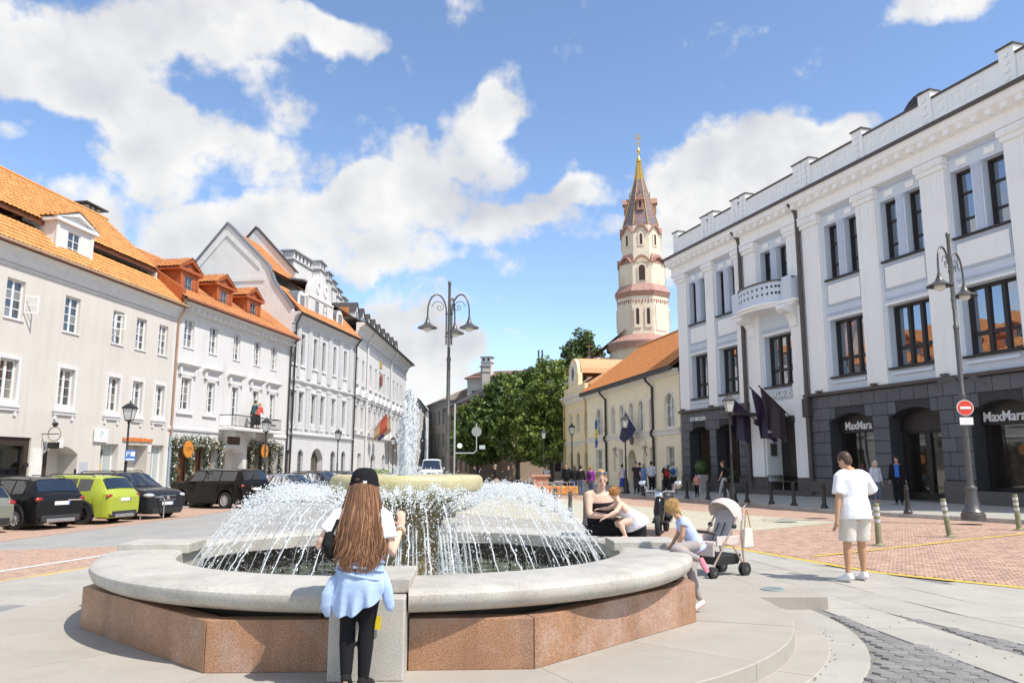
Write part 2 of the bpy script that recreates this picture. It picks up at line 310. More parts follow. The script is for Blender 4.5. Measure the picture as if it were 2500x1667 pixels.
def window(parent,x0,x1,z0,z1,y,fm,gm,cols=2,rows=4,fw=.06,mw=.03,arch=0,sill=None,heads=None,single=False,name='window',mid=None,yd=.05,rowz=None):
    b=MB(); b.box(x0,x0+fw,y-yd,y,z0,z1); b.box(x1-fw,x1,y-yd,y,z0,z1); b.box(x0+fw,x1-fw,y-yd,y,z0,z0+fw); b.box(x0+fw,x1-fw,y-yd,y,z1-fw,z1)
    ix0,ix1,iz0,iz1=x0+fw,x1-fw,z0+fw,z1-fw; cw=(ix1-ix0)/cols
    rz=[iz0+(iz1-iz0)*k/rows for k in range(rows+1)] if not rowz else [iz0]+[z for z in rowz]+[iz1]
    for k in range(1,cols):
        w=mid if (mid and (cols==2 or k==cols//2)) else mw; b.box(ix0+cw*k-w/2,ix0+cw*k+w/2,y-yd*.9,y,iz0,iz1)
    for z in rz[1:-1]: b.box(ix0,ix1,y-yd*.6,y,z-mw/2,z+mw/2)
    w=b.build(name,fm,parent)
    if arch:
        pass
    g=gm if not isinstance(gm,(list,tuple)) else random.choice(gm)
    if single:
        link('pane',unitq(g),w,(x0,y-.004,z0),scale=(x1-x0,1,z1-z0))
    else:
        for i in range(cols):
            for j in range(len(rz)-1):
                gg=gm if not isinstance(gm,(list,tuple)) else random.choice(gm)
                link('pane',unitq(gg),w,(ix0+cw*i,y-.01,rz[j]),scale=(cw,1,rz[j+1]-rz[j]),rot=(R(random.uniform(-.5,.5)),0,R(random.uniform(-.6,.6))))
    if sill: MB().box(x0-sill[0],x1+sill[0],-sill[1],y-yd,z0-sill[2],z0-.003).build('sill',sill[3],w)
    return w
def molding(name,parent,x0,x1,prof,mat): return MB().xprism(prof,x0,x1).build(name,mat,parent)
def corn(z0,z1,out,y=0):   # a stepped cornice profile
    h=z1-z0
    return [(y,z0),(y-out*.15,z0),(y-out*.18,z0+h*.2),(y-out*.32,z0+h*.32),(y-out*.36,z0+h*.5),(y-out*.7,z0+h*.72),(y-out*.9,z0+h*.78),(y-out,z0+h*.9),(y-out,z1),(y,z1)]
# clay tiles laid in courses on a slope; the nearest ones are single pieces, the rest one mass
def tile_mesh(w,l,mat,rise=.035,th=.018,seg=4):
    k='tile %.2f %.2f %s'%(w,l,mat.name)
    if k in bpy.data.meshes: return bpy.data.meshes[k]
    b=MB(); vs=[];fs=[]
    for i in range(seg+1):
        x=w*1.04*i/seg; z=rise*math.sin(math.pi*i/seg) if rise>0 else 0
        vs+=[(x,0,z+th+.012),(x,l*1.12,z*.8+.004),(x,0,z+.002)]
    for i in range(seg):
        a=i*3; fs+=[(a,a+3,a+4,a+1),(a+2,a+5,a+3,a)]
    b.add(vs,fs); return b.mesh(k,mat,smooth=40)
def tiles(parent,O,U,V,nu,nv,w,l,mat,n_single=0,clip=None,near=None,rise=.035,name='tile'):
    """O corner, U unit vector along the eave, V unit vector up the slope (parent's local space)"""
    O,U,V=Vector(O),Vector(U).normalized(),Vector(V).normalized(); Nn=U.cross(V)
    me=tile_mesh(w,l,mat,rise); mv=[v.co.copy() for v in me.vertices]; mf=[tuple(p.vertices) for p in me.polygons]
    cells=[]
    for j in range(nv):
        for i in range(nu):
            if clip and not clip((i+.5)*w,(j+.5)*l): continue
            cells.append((i,j))
    single=set()
    if n_single and near:
        nr=Vector(near); cells.sort(key=lambda c:((O+U*(c[0]*w)+V*(c[1]*l))-nr).length); single=set(cells[:n_single])
    b=MB()
    for c in cells:
        i,j=c; p=O+U*(i*w+random.uniform(-.006,.006))+V*(j*l+random.uniform(-.012,.012))+Nn*random.uniform(0,.008); tw=random.uniform(-.02,.02)
        u=U+V*tw; v=V-U*tw
        if c in single:
            m=Matrix((u,v,Nn)).transposed().to_4x4(); m.translation=p
            o=bpy.data.objects.new(name,me); COL.objects.link(o); o.parent=parent; o.matrix_local=m
        else: b.add([p+u*q.x+v*q.y+Nn*q.z for q in mv],mf)
    if b.f:
        o=b.build('roof_tiles' if name=='tile' else name+'s',mat,parent,smooth=40,kind='stuff')
def wmat(p0,p1): return (p0[0],p0[1],0),math.atan2(p1[1]-p0[1],p1[0]-p0[0])
def local(p,loc,rz):
    d=Vector(p)-Vector(loc); c,s=math.cos(-rz),math.sin(-rz); return Vector((d.x*c-d.y*s,d.x*s+d.y*c,d.z))
# ---------------------------------------------------------------- ground
def sheet(name,poly,dz,mat,parent=None,kind='structure',thick=0,zf=gz,label=None):
    bm=bmesh.new(); vs=[bm.verts.new((p[0],p[1],0)) for p in poly]; bm.faces.new(vs)
    bmesh.ops.triangulate(bm,faces=bm.faces[:])
    for x in (-13.8,-4.8,6,14): bmesh.ops.bisect_plane(bm,geom=bm.verts[:]+bm.edges[:]+bm.faces[:],plane_co=(x,0,0),plane_no=(1,0,0),dist=1e-4)
    if thick:
        r=bmesh.ops.extrude_face_region(bm,geom=bm.faces[:]); 
        up=[v for v in r['geom'] if isinstance(v,bmesh.types.BMVert)]; ups=set(up)
        for v in bm.verts: v.co.z=zf(v.co.x)+(dz if v in ups else dz-thick)
    else:
        for v in bm.verts: v.co.z=zf(v.co.x)+dz
    bmesh.ops.recalc_face_normals(bm,faces=bm.faces)
    me=bpy.data.meshes.new(name); bm.to_mesh(me); bm.free(); me.materials.append(mat)
    return link(name,me,parent,kind=kind if parent is None else None,label=label)
sheet('ground',[(-900,-60),(900,-60),(900,1800),(-900,1800)],0,groundm)
lane=sheet('asphalt_lane',[(-12.9,17.75),(-6.4,17.85),(-5.4,22),(-4.6,30),(-3,40),(-4,60),(-6.0,140),(-12.2,140),(-12.2,60),(-11.8,30)],.004,asphalt)
park=sheet('parking_paving',[(-30,8),(-13.0,8),(-12.95,20),(-11.9,30),(-12.25,60),(-15,60),(-30,40)],.006,redbed)
redl=sheet('red_paving_left',[(-20,8),(-9.2,8),(-8.2,10.4),(-7.2,13.8),(-6.3,17.8),(-12.9,17.7),(-20,17.7)],.008,redbed)
YL=[(3.95,18.2),(4.52,16.23),(5.69,12.56),(6.91,10.9),(9.3,7.7)]
redr=sheet('red_paving_right',YL+[(15.2,7.7),(15.2,18.6),(13.6,21.1),(10.85,27.3),(9.66,34),(5.95,45.6),(2.2,45.8),(0.2,30),(2.5,20)],.004,redbed)
sheet('pale_setts_band',[(9.45,23),(8.12,26.3),(5.5,33),(3,40),(.5,44),(-4.2,46),(-4.4,40),(-3.2,30),(1.2,24),(3.6,22),(6.37,20.7)],.008,palebed)
def line(name,pts,w,mat,dz,label):
    L=[];Rr=[]
    for i,p in enumerate(pts):
        a=Vector(pts[max(i-1,0)]);b=Vector(pts[min(i+1,len(pts)-1)]); d=(b-a).normalized(); n=Vector((-d.y,d.x))*w/2; q=Vector(p); L.append(q+n); Rr.append(q-n)
    b=MB()
    for i in range(len(pts)-1):
        b.quad(*[(p.x,p.y,gz(p.x)+dz) for p in (Rr[i],Rr[i+1],L[i+1],L[i])])
    o=b.build(name,mat); o['kind']='structure'; return o
line('yellow_edge_line',YL,.15,yellow_paint,.022,'')
line('yellow_bay_line',[(5.55,14.75),(7.3,15.8),(9.5,17.1),(11.8,18.4),(14.2,19.7)],.11,yellow_paint,.026,'')
line('white_bay_line',[(-9.6,10.2),(-8.64,13.58),(-8.13,15.54),(-7.4,17.7)],.17,white_paint,.014,'')
line('yellow_kerb_line',[(-9.2,8.2),(-8.3,10.6),(-7.73,12.19),(-7.22,13.84),(-6.4,17.6)],.16,yellow_paint,.014,'')
def poly_clip(P,a,b):   # keep the left side of a->b
    out=[]; s=lambda p:(b[0]-a[0])*(p[1]-a[1])-(b[1]-a[1])*(p[0]-a[0])
    for i in range(len(P)):
        p,q=P[i],P[(i+1)%len(P)]; sp,sq=s(p),s(q)
        if sp>=0: out.append(p)
        if (sp>=0)!=(sq>=0):
            t=sp/(sp-sq); out.append((p[0]+(q[0]-p[0])*t,p[1]+(q[1]-p[1])*t))
    return out
def yl_x(y):
    for a,b in zip(YL,YL[1:]):
        if b[1]<=y<=a[1]: return a[0]+(b[0]-a[0])*(a[1]-y)/(a[1]-b[1])
    return YL[0][0] if y>YL[0][1] else YL[-1][0]
# single red pavers in running bond near the camera
me_p=MB().prism([(.004,.004),(.196,.004),(.196,.096),(.004,.096)],0,.014,[(.010,.010),(.190,.010),(.190,.090),(.010,.090)]).mesh('paver',redpave)
cells=[]; th=R(-8); ca,sa=math.cos(th),math.sin(th)
for j in range(-20,130):
    for i in range(-60,90):
        lx=5+i*.2+(j%2)*.1; ly=8+j*.1; x=lx*ca-(ly-8)*sa; y=8+(lx-5)*sa+(ly-8)*ca
        if y<9.4 or y>20.4 or x<yl_x(y)+.10 or x/y>.68: continue
        if y>14 and x>13.8: continue
        cells.append((x,y))
cells.sort(key=lambda c:math.hypot(*c)); b=MB(); mv=[v.co.copy() for v in me_p.vertices]; mf=[tuple(p.vertices) for p in me_p.polygons]
for k,(x,y) in enumerate(cells):
    zz=gz(x)+.004+random.uniform(-.002,.004); tl=random.uniform(-.02,.02)
    if k<300: link('paver',me_p,redr,(x,y,zz),rot=(random.uniform(-.02,.02),random.uniform(-.01,.01),th+tl))
    else:
        c,s=math.cos(th+tl),math.sin(th+tl); t1=random.uniform(-.02,.02)
        b.add([(x+q.x*c-q.y*s,y+q.x*s+q.y*c,zz+q.z+q.y*t1) for q in mv],mf)
b.build('pavers',redpave,redr,kind='stuff')
# pale slabs, in strips that fan out towards the viewer
plaza=sheet('plaza_paving',[(-3.2,3.2),(9.2,3.2),(9.3,7.7),(6.91,10.9),(5.69,12.56),(4.52,16.23),(3.95,18.2),(2.4,20),(-6.2,17.8),(-7.1,13.8),(-8.2,10.3),(-9.2,8),(-9,3.2)],.006,jointm)
STR=[((-8.2,17.8),(-9.2,9.14),(-9.6,4.5)),((-6.9,17.8),(-7.9,9.14),(-8.2,4.5)),((-5.6,18),(-6.6,9.14),(-6.9,4.5)),((-4.2,18),(-5.2,9.14),(-5.4,4.5)),((-2.6,18.4),(-3,9.14),(-3,4.5)),((-1.2,18.8),(-1.5,9.14),(-1.5,4.5)),((.1,18.8),(0,9.14),(0,4.5)),((1.2,19),(1.4,9.14),(1.6,4.5)),((2.0,19),(2.7,9.14),(2.8,4.5)),((2.6,18.6),(3.61,9.14),(4.05,4.5)),((3.1,18.6),(4.24,9.14),(4.77,4.5)),((3.1,18.6),(4.24,9.14),(5.8,4.5)),((3.6,18.6),(4.95,9.14),(6.7,4.5)),((4.2,18.6),(5.7,9.14),(7.6,4.5)),((4.9,18.6),(6.6,9.14),(8.7,4.5)),((5.6,18.6),(7.6,9.14),(10,4.5))]
def sx_(k,y):
    a,m,c=STR[k]
    return m[0]+(a[0]-m[0])*(y-m[1])/(a[1]-m[1]) if y>m[1] else m[0]+(c[0]-m[0])*(m[1]-y)/(m[1]-c[1])
FC=Vector((-1.18,8.92)); YK=[(-11.2,2),(-9.2,8.2),(-8.3,10.6),(-7.73,12.19),(-7.22,13.84),(-6.4,17.6),(-5.9,20)]
for k in range(len(STR)-1):
    if k==10: continue
    y=4.4+random.uniform(0,.6)
    while y<18.2:
        ln=random.uniform(.95,1.35); y1=min(y+ln,18.4); g=.004
        P=[(sx_(k,y)+g,y+g),(sx_(k+1,y)-g,y+g),(sx_(k+1,y1)-g,y1-g),(sx_(k,y1)+g,y1-g)]; y=y1
        if k==8:   # grey setts take over nearer than here
            P=poly_clip(P,(10,9.14),(-10,9.14)) if False else P
        if k==8 and y<9.2: continue
        cx=sum(p[0] for p in P)/4; cy=sum(p[1] for p in P)/4
        if k in (7,8) and cy<9.2 and cx>1.2: continue
        for a,bb in zip(YL,YL[1:]):
            if P and min(p[1] for p in P)<a[1]+.3 and max(p[1] for p in P)>bb[1]-.3: P=poly_clip(P,bb,a) if P else P
        for a,bb in zip(YK,YK[1:]):
            if P and min(p[1] for p in P)<bb[1]+.3 and max(p[1] for p in P)>a[1]-.3: P=poly_clip(P,bb,a)
        if len(P)<3: continue
        if all((Vector(p)-FC).length<4.5 for p in P): continue
        if abs(cx)>.75*max(cy,.1)+1.2: continue
        n=len(P); t=[]
        b=MB(); z0=lambda p:gz(p[0])+.006; dz=random.uniform(.009,.014)
        cxy=(sum(p[0] for p in P)/n,sum(p[1] for p in P)/n)
        tops=[(p[0]+(cxy[0]-p[0])*.006,p[1]+(cxy[1]-p[1])*.006) for p in P]
        b.add([(p[0],p[1],z0(p)) for p in P]+[(p[0],p[1],z0(p)+dz) for p in tops],[tuple(range(n,2*n))]+[(i,(i+1)%n,(i+1)%n+n,i+n) for i in range(n)])
        b.build('slab',slabm,plaza)
# grey pavers between the pale strips
hexm=MB().prism([(.098*math.cos(R(60*i)),.062*math.sin(R(60*i))*1.12) for i in range(6)],0,.02,[(.091*math.cos(R(60*i)),.057*math.sin(R(60*i))*1.1) for i in range(6)]).mesh('sett',greycob)
setts=struct(MB().box(-.01,.01,-.01,.01,-.05,-.04).build('grey_setts_paving',jointm))
for j in range(0,48):
    for i in range(0,44):
        x=1.2+i*.149; y=4.4+j*.122+(i%2)*.061
        in2=x<sx_(9,y)-.03 and (Vector((x,y))-FC).length>4.72 and x>.5 and y<9.0
        in1=sx_(10,y)+.04<x<sx_(11,y)-.04 and y<9.2
        if (in1 or in2) and abs(x)<.72*y and y>5.2:
            link('sett',hexm,setts,(x,y,.0+random.uniform(0,.006)),rot=(random.uniform(-.03,.03),random.uniform(-.03,.03),random.uniform(-.08,.08)))
# little weeds in the joints
wb=MB()
for k in range(90):
    y=random.uniform(5.6,9.3); a=random.choice([0,0,1])
    if a==0:
        an=random.uniform(-.75,.12); r=random.choice([4.34,4.66])+random.uniform(0,.05); x,y=FC.x+r*math.cos(an),FC.y+r*math.sin(an)
    else: x=random.uniform(3.0,4.9); y=random.uniform(6,9)
    if random.random()<.5 and a==0: continue
    for q in range(3):
        an=random.uniform(0,6.28); l=random.uniform(.008,.022); w=.006
        wb.add([(x-w*math.sin(an),y+w*math.cos(an),.02),(x+w*math.sin(an),y-w*math.cos(an),.02),(x+l*math.cos(an),y+l*math.sin(an),.02+l*.8)],[(0,1,2)])
o=wb.build('joint_weeds',M('weed',(.14,.19,.03),rough=.7,rnd=.3)); o['kind']='stuff'; o['label']='small weeds growing in the paving joints'; o['category']='weeds'
# raised pavement along the right-hand buildings
KB=[(15.6,15.5),(14.6,18.8),(13.58,21.16),(10.84,27.34),(9.65,34.),(5.9,45.7),(3.6,60.),(2.6,86.)]
zsw=lambda x:gz(x)
pav=sheet('pavement_right',KB+[(14,90),(30,60),(40,15.5)],.12,slabm,thick=.2)
def along(pts,step):
    out=[]; d0=0
    for a,b in zip(pts,pts[1:]):
        a,b=Vector(a),Vector(b); L=(b-a).length; n=max(1,round(L/step))
        for k in range(n): out.append((a.lerp(b,k/n),a.lerp(b,(k+1)/n)))
    return out
for a,b in along(KB,1.0):
    d=(b-a).normalized(); n=Vector((-d.y,d.x))*-1
    if n.x<0: n=-n
    g=.006; a2,b2=a+d*g,b-d*g
    if a.y>50: continue
    q=[a2-n*.02,b2-n*.02,b2+n*.14,a2+n*.14]; z=(gz(a.x)+gz(b.x))/2
    MB().hexa([(p.x,p.y,z-.05) for p in q],[(p.x,p.y,z+.126) for p in q]).build('kerb_stone',stone_grey,pav,bevel=.008)
sheet('pavement_left',[(-14.8,40),(-15.6,22),(-40,15),(-40,60),(-13,100),(-12.4,96),(-12.6,66),(-13.2,60)],.10,slabm,thick=.2)
# round covers let into the paving
for x,y,l,lab in ((-6.0,9.55,.004+.02,'round iron cover set in the pale paving at far left'),):
    tag(MB().lathe([(.0,0),(.30,0),(.30,.012),(.27,.014),(0,.014)],28,(x,y,gz(x)+.012)).build('manhole_cover',M('cover iron',(.30,.29,.27),rough=.6,metal=.3)),lab,'manhole cover')
# ---------------------------------------------------------------- fountain
FX,FY=-1.18,8.92
plat=struct(MB().lathe([(0,0),(4.0,0)],8,(FX,FY,.0),cap=False).build('fountain_platform',jointm))
def arcslab(parent,name,r0,r1,z0,z1,a0,a1,mat,n=6,gap=.003,bev=.008):
    P=[(r1*math.cos(a0+gap/r1+(a1-a0-2*gap/r1)*k/n),r1*math.sin(a0+gap/r1+(a1-a0-2*gap/r1)*k/n)) for k in range(n+1)]
    if r0>.05: P+=[(r0*math.cos(a1-gap/r0-(a1-a0-2*gap/r0)*k/n),r0*math.sin(a1-gap/r0-(a1-a0-2*gap/r0)*k/n)) for k in range(n+1)]
    else: P+=[(0,0)]
    T=[(p[0]*(1-bev/max(.3,math.hypot(*p))) if math.hypot(*p)>r1*.9 else p[0],p[1]*(1-bev/max(.3,math.hypot(*p))) if math.hypot(*p)>r1*.9 else p[1]) for p in P]
    b=MB(); n2=len(P)
    b.add([(p[0],p[1],z0) for p in P]+[(p[0],p[1],z1-bev) for p in P]+[(p[0],p[1],z1) for p in T],[tuple(range(2*n2,3*n2))]+[(i,(i+1)%n2,(i+1)%n2+n2,i+n2) for i in range(n2)]+[(i+n2,(i+1)%n2+n2,(i+1)%n2+2*n2,i+2*n2) for i in range(n2)])
    return b.build(name,mat,parent,loc=(FX,FY,0))
for k in range(16):
    a0=R(22.5*k+4); a1=R(22.5*(k+1)+4)
    arcslab(plat,'slab',2.6,4.04,.0,.17+random.uniform(-.001,.002),a0,a1,concrete)
    arcslab(plat,'step_slab',4.04,4.34,-.02,.034,a0+.1,a1+.1,concrete)
    arcslab(plat,'edge_slab',4.34,4.66,-.02,.020,a0+.05,a1+.05,slabm)
bl=MB().box(2.6,3.66,9.36,10.25,-.05,.17).build('step_block',concrete,plat,bevel=.012)
MB().lathe([(0,0),(.14,0),(.14,.012),(.12,.016),(0,.016)],24,(3.18,9.85,.171)).build('uplight',M('uplight glass',(.30,.36,.36),rough=.15,spec=.7),plat)
F=thing('fountain','round stone fountain with red granite base, pale rim and raised bowl','fountain',(FX,FY,.17),R(2.8))
oct_=[(3.15*math.cos(R(22.5+45*k)),3.15*math.sin(R(22.5+45*k))) for k in range(8)]
octi=[(2.98*math.cos(R(22.5+45*k)),2.98*math.sin(R(22.5+45*k))) for k in range(8)]
for k in range(8):
    a,b2,c,d=[Vector(v) for v in (oct_[k],oct_[(k+1)%8],octi[(k+1)%8],octi[k])]
    ang=(22.5+45*k+22.5)%360
    def panel(p,q,r,s):
        e=(q-p).normalized()*.004
        MB().hexa([(*(p+e),0),(*(q-e),0),(*(r-e),0),(*(s+e),0)],[(*(p+e),.368),(*(q-e),.368),(*(r-e),.368),(*(s+e),.368)]).build('granite_panel',granite_red,F,bevel=.006)
    if k%2==1:   # the pier interrupts these faces
        n=(b2-a).normalized(); m=(a+b2)/2; m2=(c+d)/2
        panel(a,m-n*.27,m2-n*.27,d); panel(m+n*.27,b2,c,m2+n*.27)
    else: panel(a,b2,c,d)
prof=[(2.36,.44),(2.95,.422),(3.03,.430),(3.085,.462),(3.112,.52),(3.105,.56),(3.07,.588),(3.0,.602),(2.44,.612),(2.385,.60),(2.355,.57)]
for q in range(4):
    a0=R(90*q+5.2); a1=R(90*(q+1)-5.2); n=36; b=MB(); k=len(prof); vs=[]
    for i in range(n+1):
        a=a0+(a1-a0)*i/n; vs+=[(r*math.cos(a),r*math.sin(a),z) for r,z in prof]
    fs=[(i*k+j,(i+1)*k+j,(i+1)*k+(j+1)%k,i*k+(j+1)%k) for i in range(n) for j in range(k)]+[tuple(range(k)),tuple(range(n*k+k-1,n*k-1,-1))]
    b.add(vs,fs).build('rim',stone_grey,F,smooth=35)
for q in range(4):
    a=R(90*q-90); p=link('pier',MB().box(2.34,3.2,-.265,.265,0,.56).mesh('pier',stone_grey,bevel=.01),F,rz=a)
    MB().box(2.28,3.02,-.29,.29,.565,.672).build('cap_stone',stone_grey,p,bevel=.012)
for k in range(8):
    for s in (-.5,):
        a=R(45*k+22.5+14.6); MB().tube([(2.84*math.cos(a),2.84*math.sin(a),.30),(2.84*math.cos(a),2.84*math.sin(a),.46)],.014,8).build('support_post',iron,F)
darkst=M('wet stone',(.10,.085,.06),rough=.35,var=.35,vs=3,stain=(.20,.12,.06),stains=1.4)
MB().lathe([(2.70,.385),(2.74,.37),(2.72,-.02),(2.45,-.02),(2.42,.02),(2.40,.19)],48,cap=False).build('basin_wall',darkst,F,smooth=40)
MB().lathe([(.01,.0),(2.6,.0)],40,cap=False).build('basin_floor',M('basin floor',(.16,.15,.09),rough=.6,var=.4,vs=2,stain=(.09,.11,.05),stains=1),F)
bowlm=M('algae stained stone',(.50,.45,.26),rough=.5,var=.2,vs=2.5,bump=.15,bs=30,speck=.12,ss=60,stain=(.42,.34,.10),stains=1.2)
MB().lathe([(.36,.0),(.34,.45),(.36,.75),(.42,.92),(.52,1.04),(.56,1.09)],32,cap=False).build('column',M('column wet stone',(.23,.17,.07),rough=.35,var=.35,vs=4,stain=(.12,.09,.03),stains=2),F,smooth=40)
MB().lathe([(.50,1.09),(.66,1.13),(.76,1.165),(.83,1.20),(.852,1.24),(.852,1.32),(.84,1.36),(.81,1.385),(.76,1.39),(.72,1.375),(.68,1.35),(.02,1.34)],64,cap=False).build('bowl',bowlm,F,smooth=45)
wat=bpy.data.materials.new('pool water'); wat.use_nodes=True
t=wat.node_tree; bs=t.nodes['Principled BSDF']; bs.inputs['Base Color'].default_value=(.075,.085,.05,1); bs.inputs['Roughness'].default_value=.06; bs.inputs['Specular IOR Level'].default_value=.6
nz=t.nodes.new('ShaderNodeTexNoise'); nz.inputs['Scale'].default_value=7; nz.inputs['Detail'].default_value=4; nz.inputs['Distortion'].default_value=.6
tcn=t.nodes.new('ShaderNodeTexCoord'); t.links.new(tcn.outputs['Object'],nz.inputs['Vector'])
cr=t.nodes.new('ShaderNodeValToRGB'); cr.color_ramp.elements[0].position=.42; cr.color_ramp.elements[0].color=(.07,.082,.05,1); cr.color_ramp.elements[1].position=.7; cr.color_ramp.elements[1].color=(.36,.39,.31,1)
t.links.new(nz.outputs[0],cr.inputs[0]); t.links.new(cr.outputs[0],bs.inputs['Base Color'])
bp=t.nodes.new('ShaderNodeBump'); bp.inputs['Strength'].default_value=.5; bp.inputs['Distance'].default_value=.03; t.links.new(nz.outputs[0],bp.inputs['Height']); t.links.new(bp.outputs[0],bs.inputs['Normal'])
struct(MB().lathe([(.02,.02),(2.40,.02)],64,(FX,FY,.34),cap=False).build('pool_water',wat,smooth=60))
struct(MB().lathe([(.02,0),(.72,0)],40,(FX,FY,1.535),cap=False).build('bowl_water',wat,smooth=60))
nm=MB().lathe([(.012,0),(.012,.07),(.018,.075),(.018,.10),(.006,.11)],8).mesh('nozzle',blackpl)
for k in range(40):
    a=2*math.pi*k/40; link('nozzle',nm,F,(1.72*math.cos(a),1.72*math.sin(a),.17))
tag(MB().box(-.02,.035,-.004,.004,-.05,.04).build('warning_card',M('yellow card',(.75,.55,.02),rough=.5),loc=(-.955,5.70,.575),rz=R(2.8)),'small yellow card fixed to the front pier of the fountain','card')
# ---- water in the air: thin streams that break up into drops
wd=bpy.data.materials.new('spray water'); wd.use_nodes=True; t=wd.node_tree; N=t.nodes; L=t.links.new; bs=N['Principled BSDF']
bs.inputs['Base Color'].default_value=(.93,.95,.96,1); bs.inputs['Roughness'].default_value=.12; bs.inputs['Specular IOR Level'].default_value=.8; bs.inputs['Subsurface Weight'].default_value=0
tl=N.new('ShaderNodeBsdfTranslucent'); tl.inputs[0].default_value=(.95,.96,.97,1); mxs=N.new('ShaderNodeMixShader'); mxs.inputs[0].default_value=.45; L(bs.outputs[0],mxs.inputs[1]); L(tl.outputs[0],mxs.inputs[2])
tr=N.new('ShaderNodeBsdfTransparent'); mx2=N.new('ShaderNodeMixShader'); mx2.inputs[0].default_value=.12; L(mxs.outputs[0],mx2.inputs[1]); L(tr.outputs[0],mx2.inputs[2]); L(mx2.outputs[0],N['Material Output'].inputs[0])
OCT=[Vector(v) for v in ((1,0,0),(-1,0,0),(0,1,0),(0,-1,0),(0,0,1),(0,0,-1))]; OF=[(0,2,4),(2,1,4),(1,3,4),(3,0,4),(2,0,5),(1,2,5),(3,1,5),(0,3,5)]
def drop(b,p,r,d=None,st=1.0):
    d=Vector(d).normalized() if d is not None else Vector((0,0,1))
    q=d.to_track_quat('Z','Y'); p=Vector(p); w=random.uniform(0,6.28); c,s=math.cos(w),math.sin(w)
    b.add([p+q@Vector(((v.x*c-v.y*s)*r,(v.x*s+v.y*c)*r,v.z*r*st)) for v in OCT],OF)
rg=random.Random(11); spray=MB(); C0=Vector((FX,FY,0)); NJ=64
def jet(a,t,r0=.60,rp=1.30,rpk=2.36,zp=1.44,z0=1.14):
    # t 0..1 along the flight; peak at r=rp
    r=r0+(rpk-r0)*t; k=(r-rp)/(rpk-rp) if r>rp else (rp-r)/(rp-r0)
    z=zp-(zp-(.36 if r>rp else z0))*(k*k)
    return Vector((FX+r*math.cos(a),FY+r*math.sin(a),z))
for j in range(NJ):
    a=2*math.pi*(j+.5)/NJ+rg.uniform(-.015,.015); ez=rg.uniform(-.07,.05); er=rg.uniform(-.1,.1)
    J=lambda t:jet(a,t,zp=1.40+ez,rpk=2.33+er*.8)
    # falling streak
    pts=[]; rr=[]
    t0=rg.uniform(.58,.74)
    for k in range(15):
        tt=t0+(1-t0)*k/14; pts.append(J(tt)+Vector((rg.uniform(-.008,.008),rg.uniform(-.008,.008),0))); rr.append(rg.uniform(.003,.0075) if k not in (0,14) else .002)
    spray.tube(pts,rr,5)
    # rising streak
    pts=[J(.02+.3*k/7) for k in range(8)]; spray.tube(pts,[rg.uniform(.004,.009) for _ in range(8)],5)
    for k in range(420):
        tt=clampf(rg.gauss(.50,.17),.08,1); sp=.010+.055*abs(tt-.15)*(1 if tt<.75 else .5)
        p=J(tt)+Vector((rg.gauss(0,sp),rg.gauss(0,sp),rg.gauss(0,sp*1.1))); d=J(min(1,tt+.03))-J(tt)
        drop(spray,p,rg.choice((.003,.004,.0055,.0075))*rg.uniform(.8,1.2),d,rg.uniform(1,1.8+2.5*max(0,tt-.5)))
    for k in range(40):   # splash where it lands
        p=J(1)+Vector((rg.gauss(0,.06),rg.gauss(0,.06),abs(rg.gauss(0,.05)))); drop(spray,p,rg.uniform(.003,.006))
for k in range(16000):   # fine spray inside the dome
    a=rg.uniform(0,6.283); tt=clampf(rg.gauss(.55,.2),.1,1); p=jet(a,tt,zp=1.40,rpk=2.33); q=rg.random()**1.6; p.z=p.z-(p.z-.4)*q*.55+rg.gauss(0,.03); drop(spray,p,rg.uniform(.0016,.0038))
o=spray.build('fountain_spray',wd); o['kind']='stuff'; o['label']='dome of water jets and drops around the fountain bowl'; o['category']='spray'
# curtain round the column
cur=MB()
for j in range(46):
    a=rg.uniform(0,6.283); r=rg.uniform(.42,.66); p=[Vector((FX+(r+.12*k/7)*math.cos(a),FY+(r+.12*k/7)*math.sin(a),1.02-.62*(k/7)**1.6+rg.uniform(-.01,.01))) for k in range(8)]
    cur.tube(p,[rg.uniform(.004,.011) for _ in p],5)
for k in range(4600):
    a=rg.uniform(0,6.283); h=abs(rg.gauss(0,.32)); r=rg.uniform(.38,.62)+.42*max(0,.5-h)*rg.random(); drop(cur,(FX+r*math.cos(a),FY+r*math.sin(a),.36+min(h,.95)),rg.uniform(.003,.0075),(0,0,1),rg.uniform(1,2))
o=cur.build('splash_curtain',wd); o['kind']='stuff'; o['label']='white splashing water round the fountain column'; o['category']='spray'
# foam on the pool
fo=MB()
for k in range(900):
    a=rg.uniform(0,6.283); r=abs(rg.gauss(.75,.35)); fo.ball((FX+r*math.cos(a),FY+r*math.sin(a),.357),rg.uniform(.008,.03),None,rg.uniform(.004,.010),6,4)
o=fo.build('pool_foam',wd); o['kind']='stuff'; o['label']='white foam on the pool water around the column'; o['category']='foam'
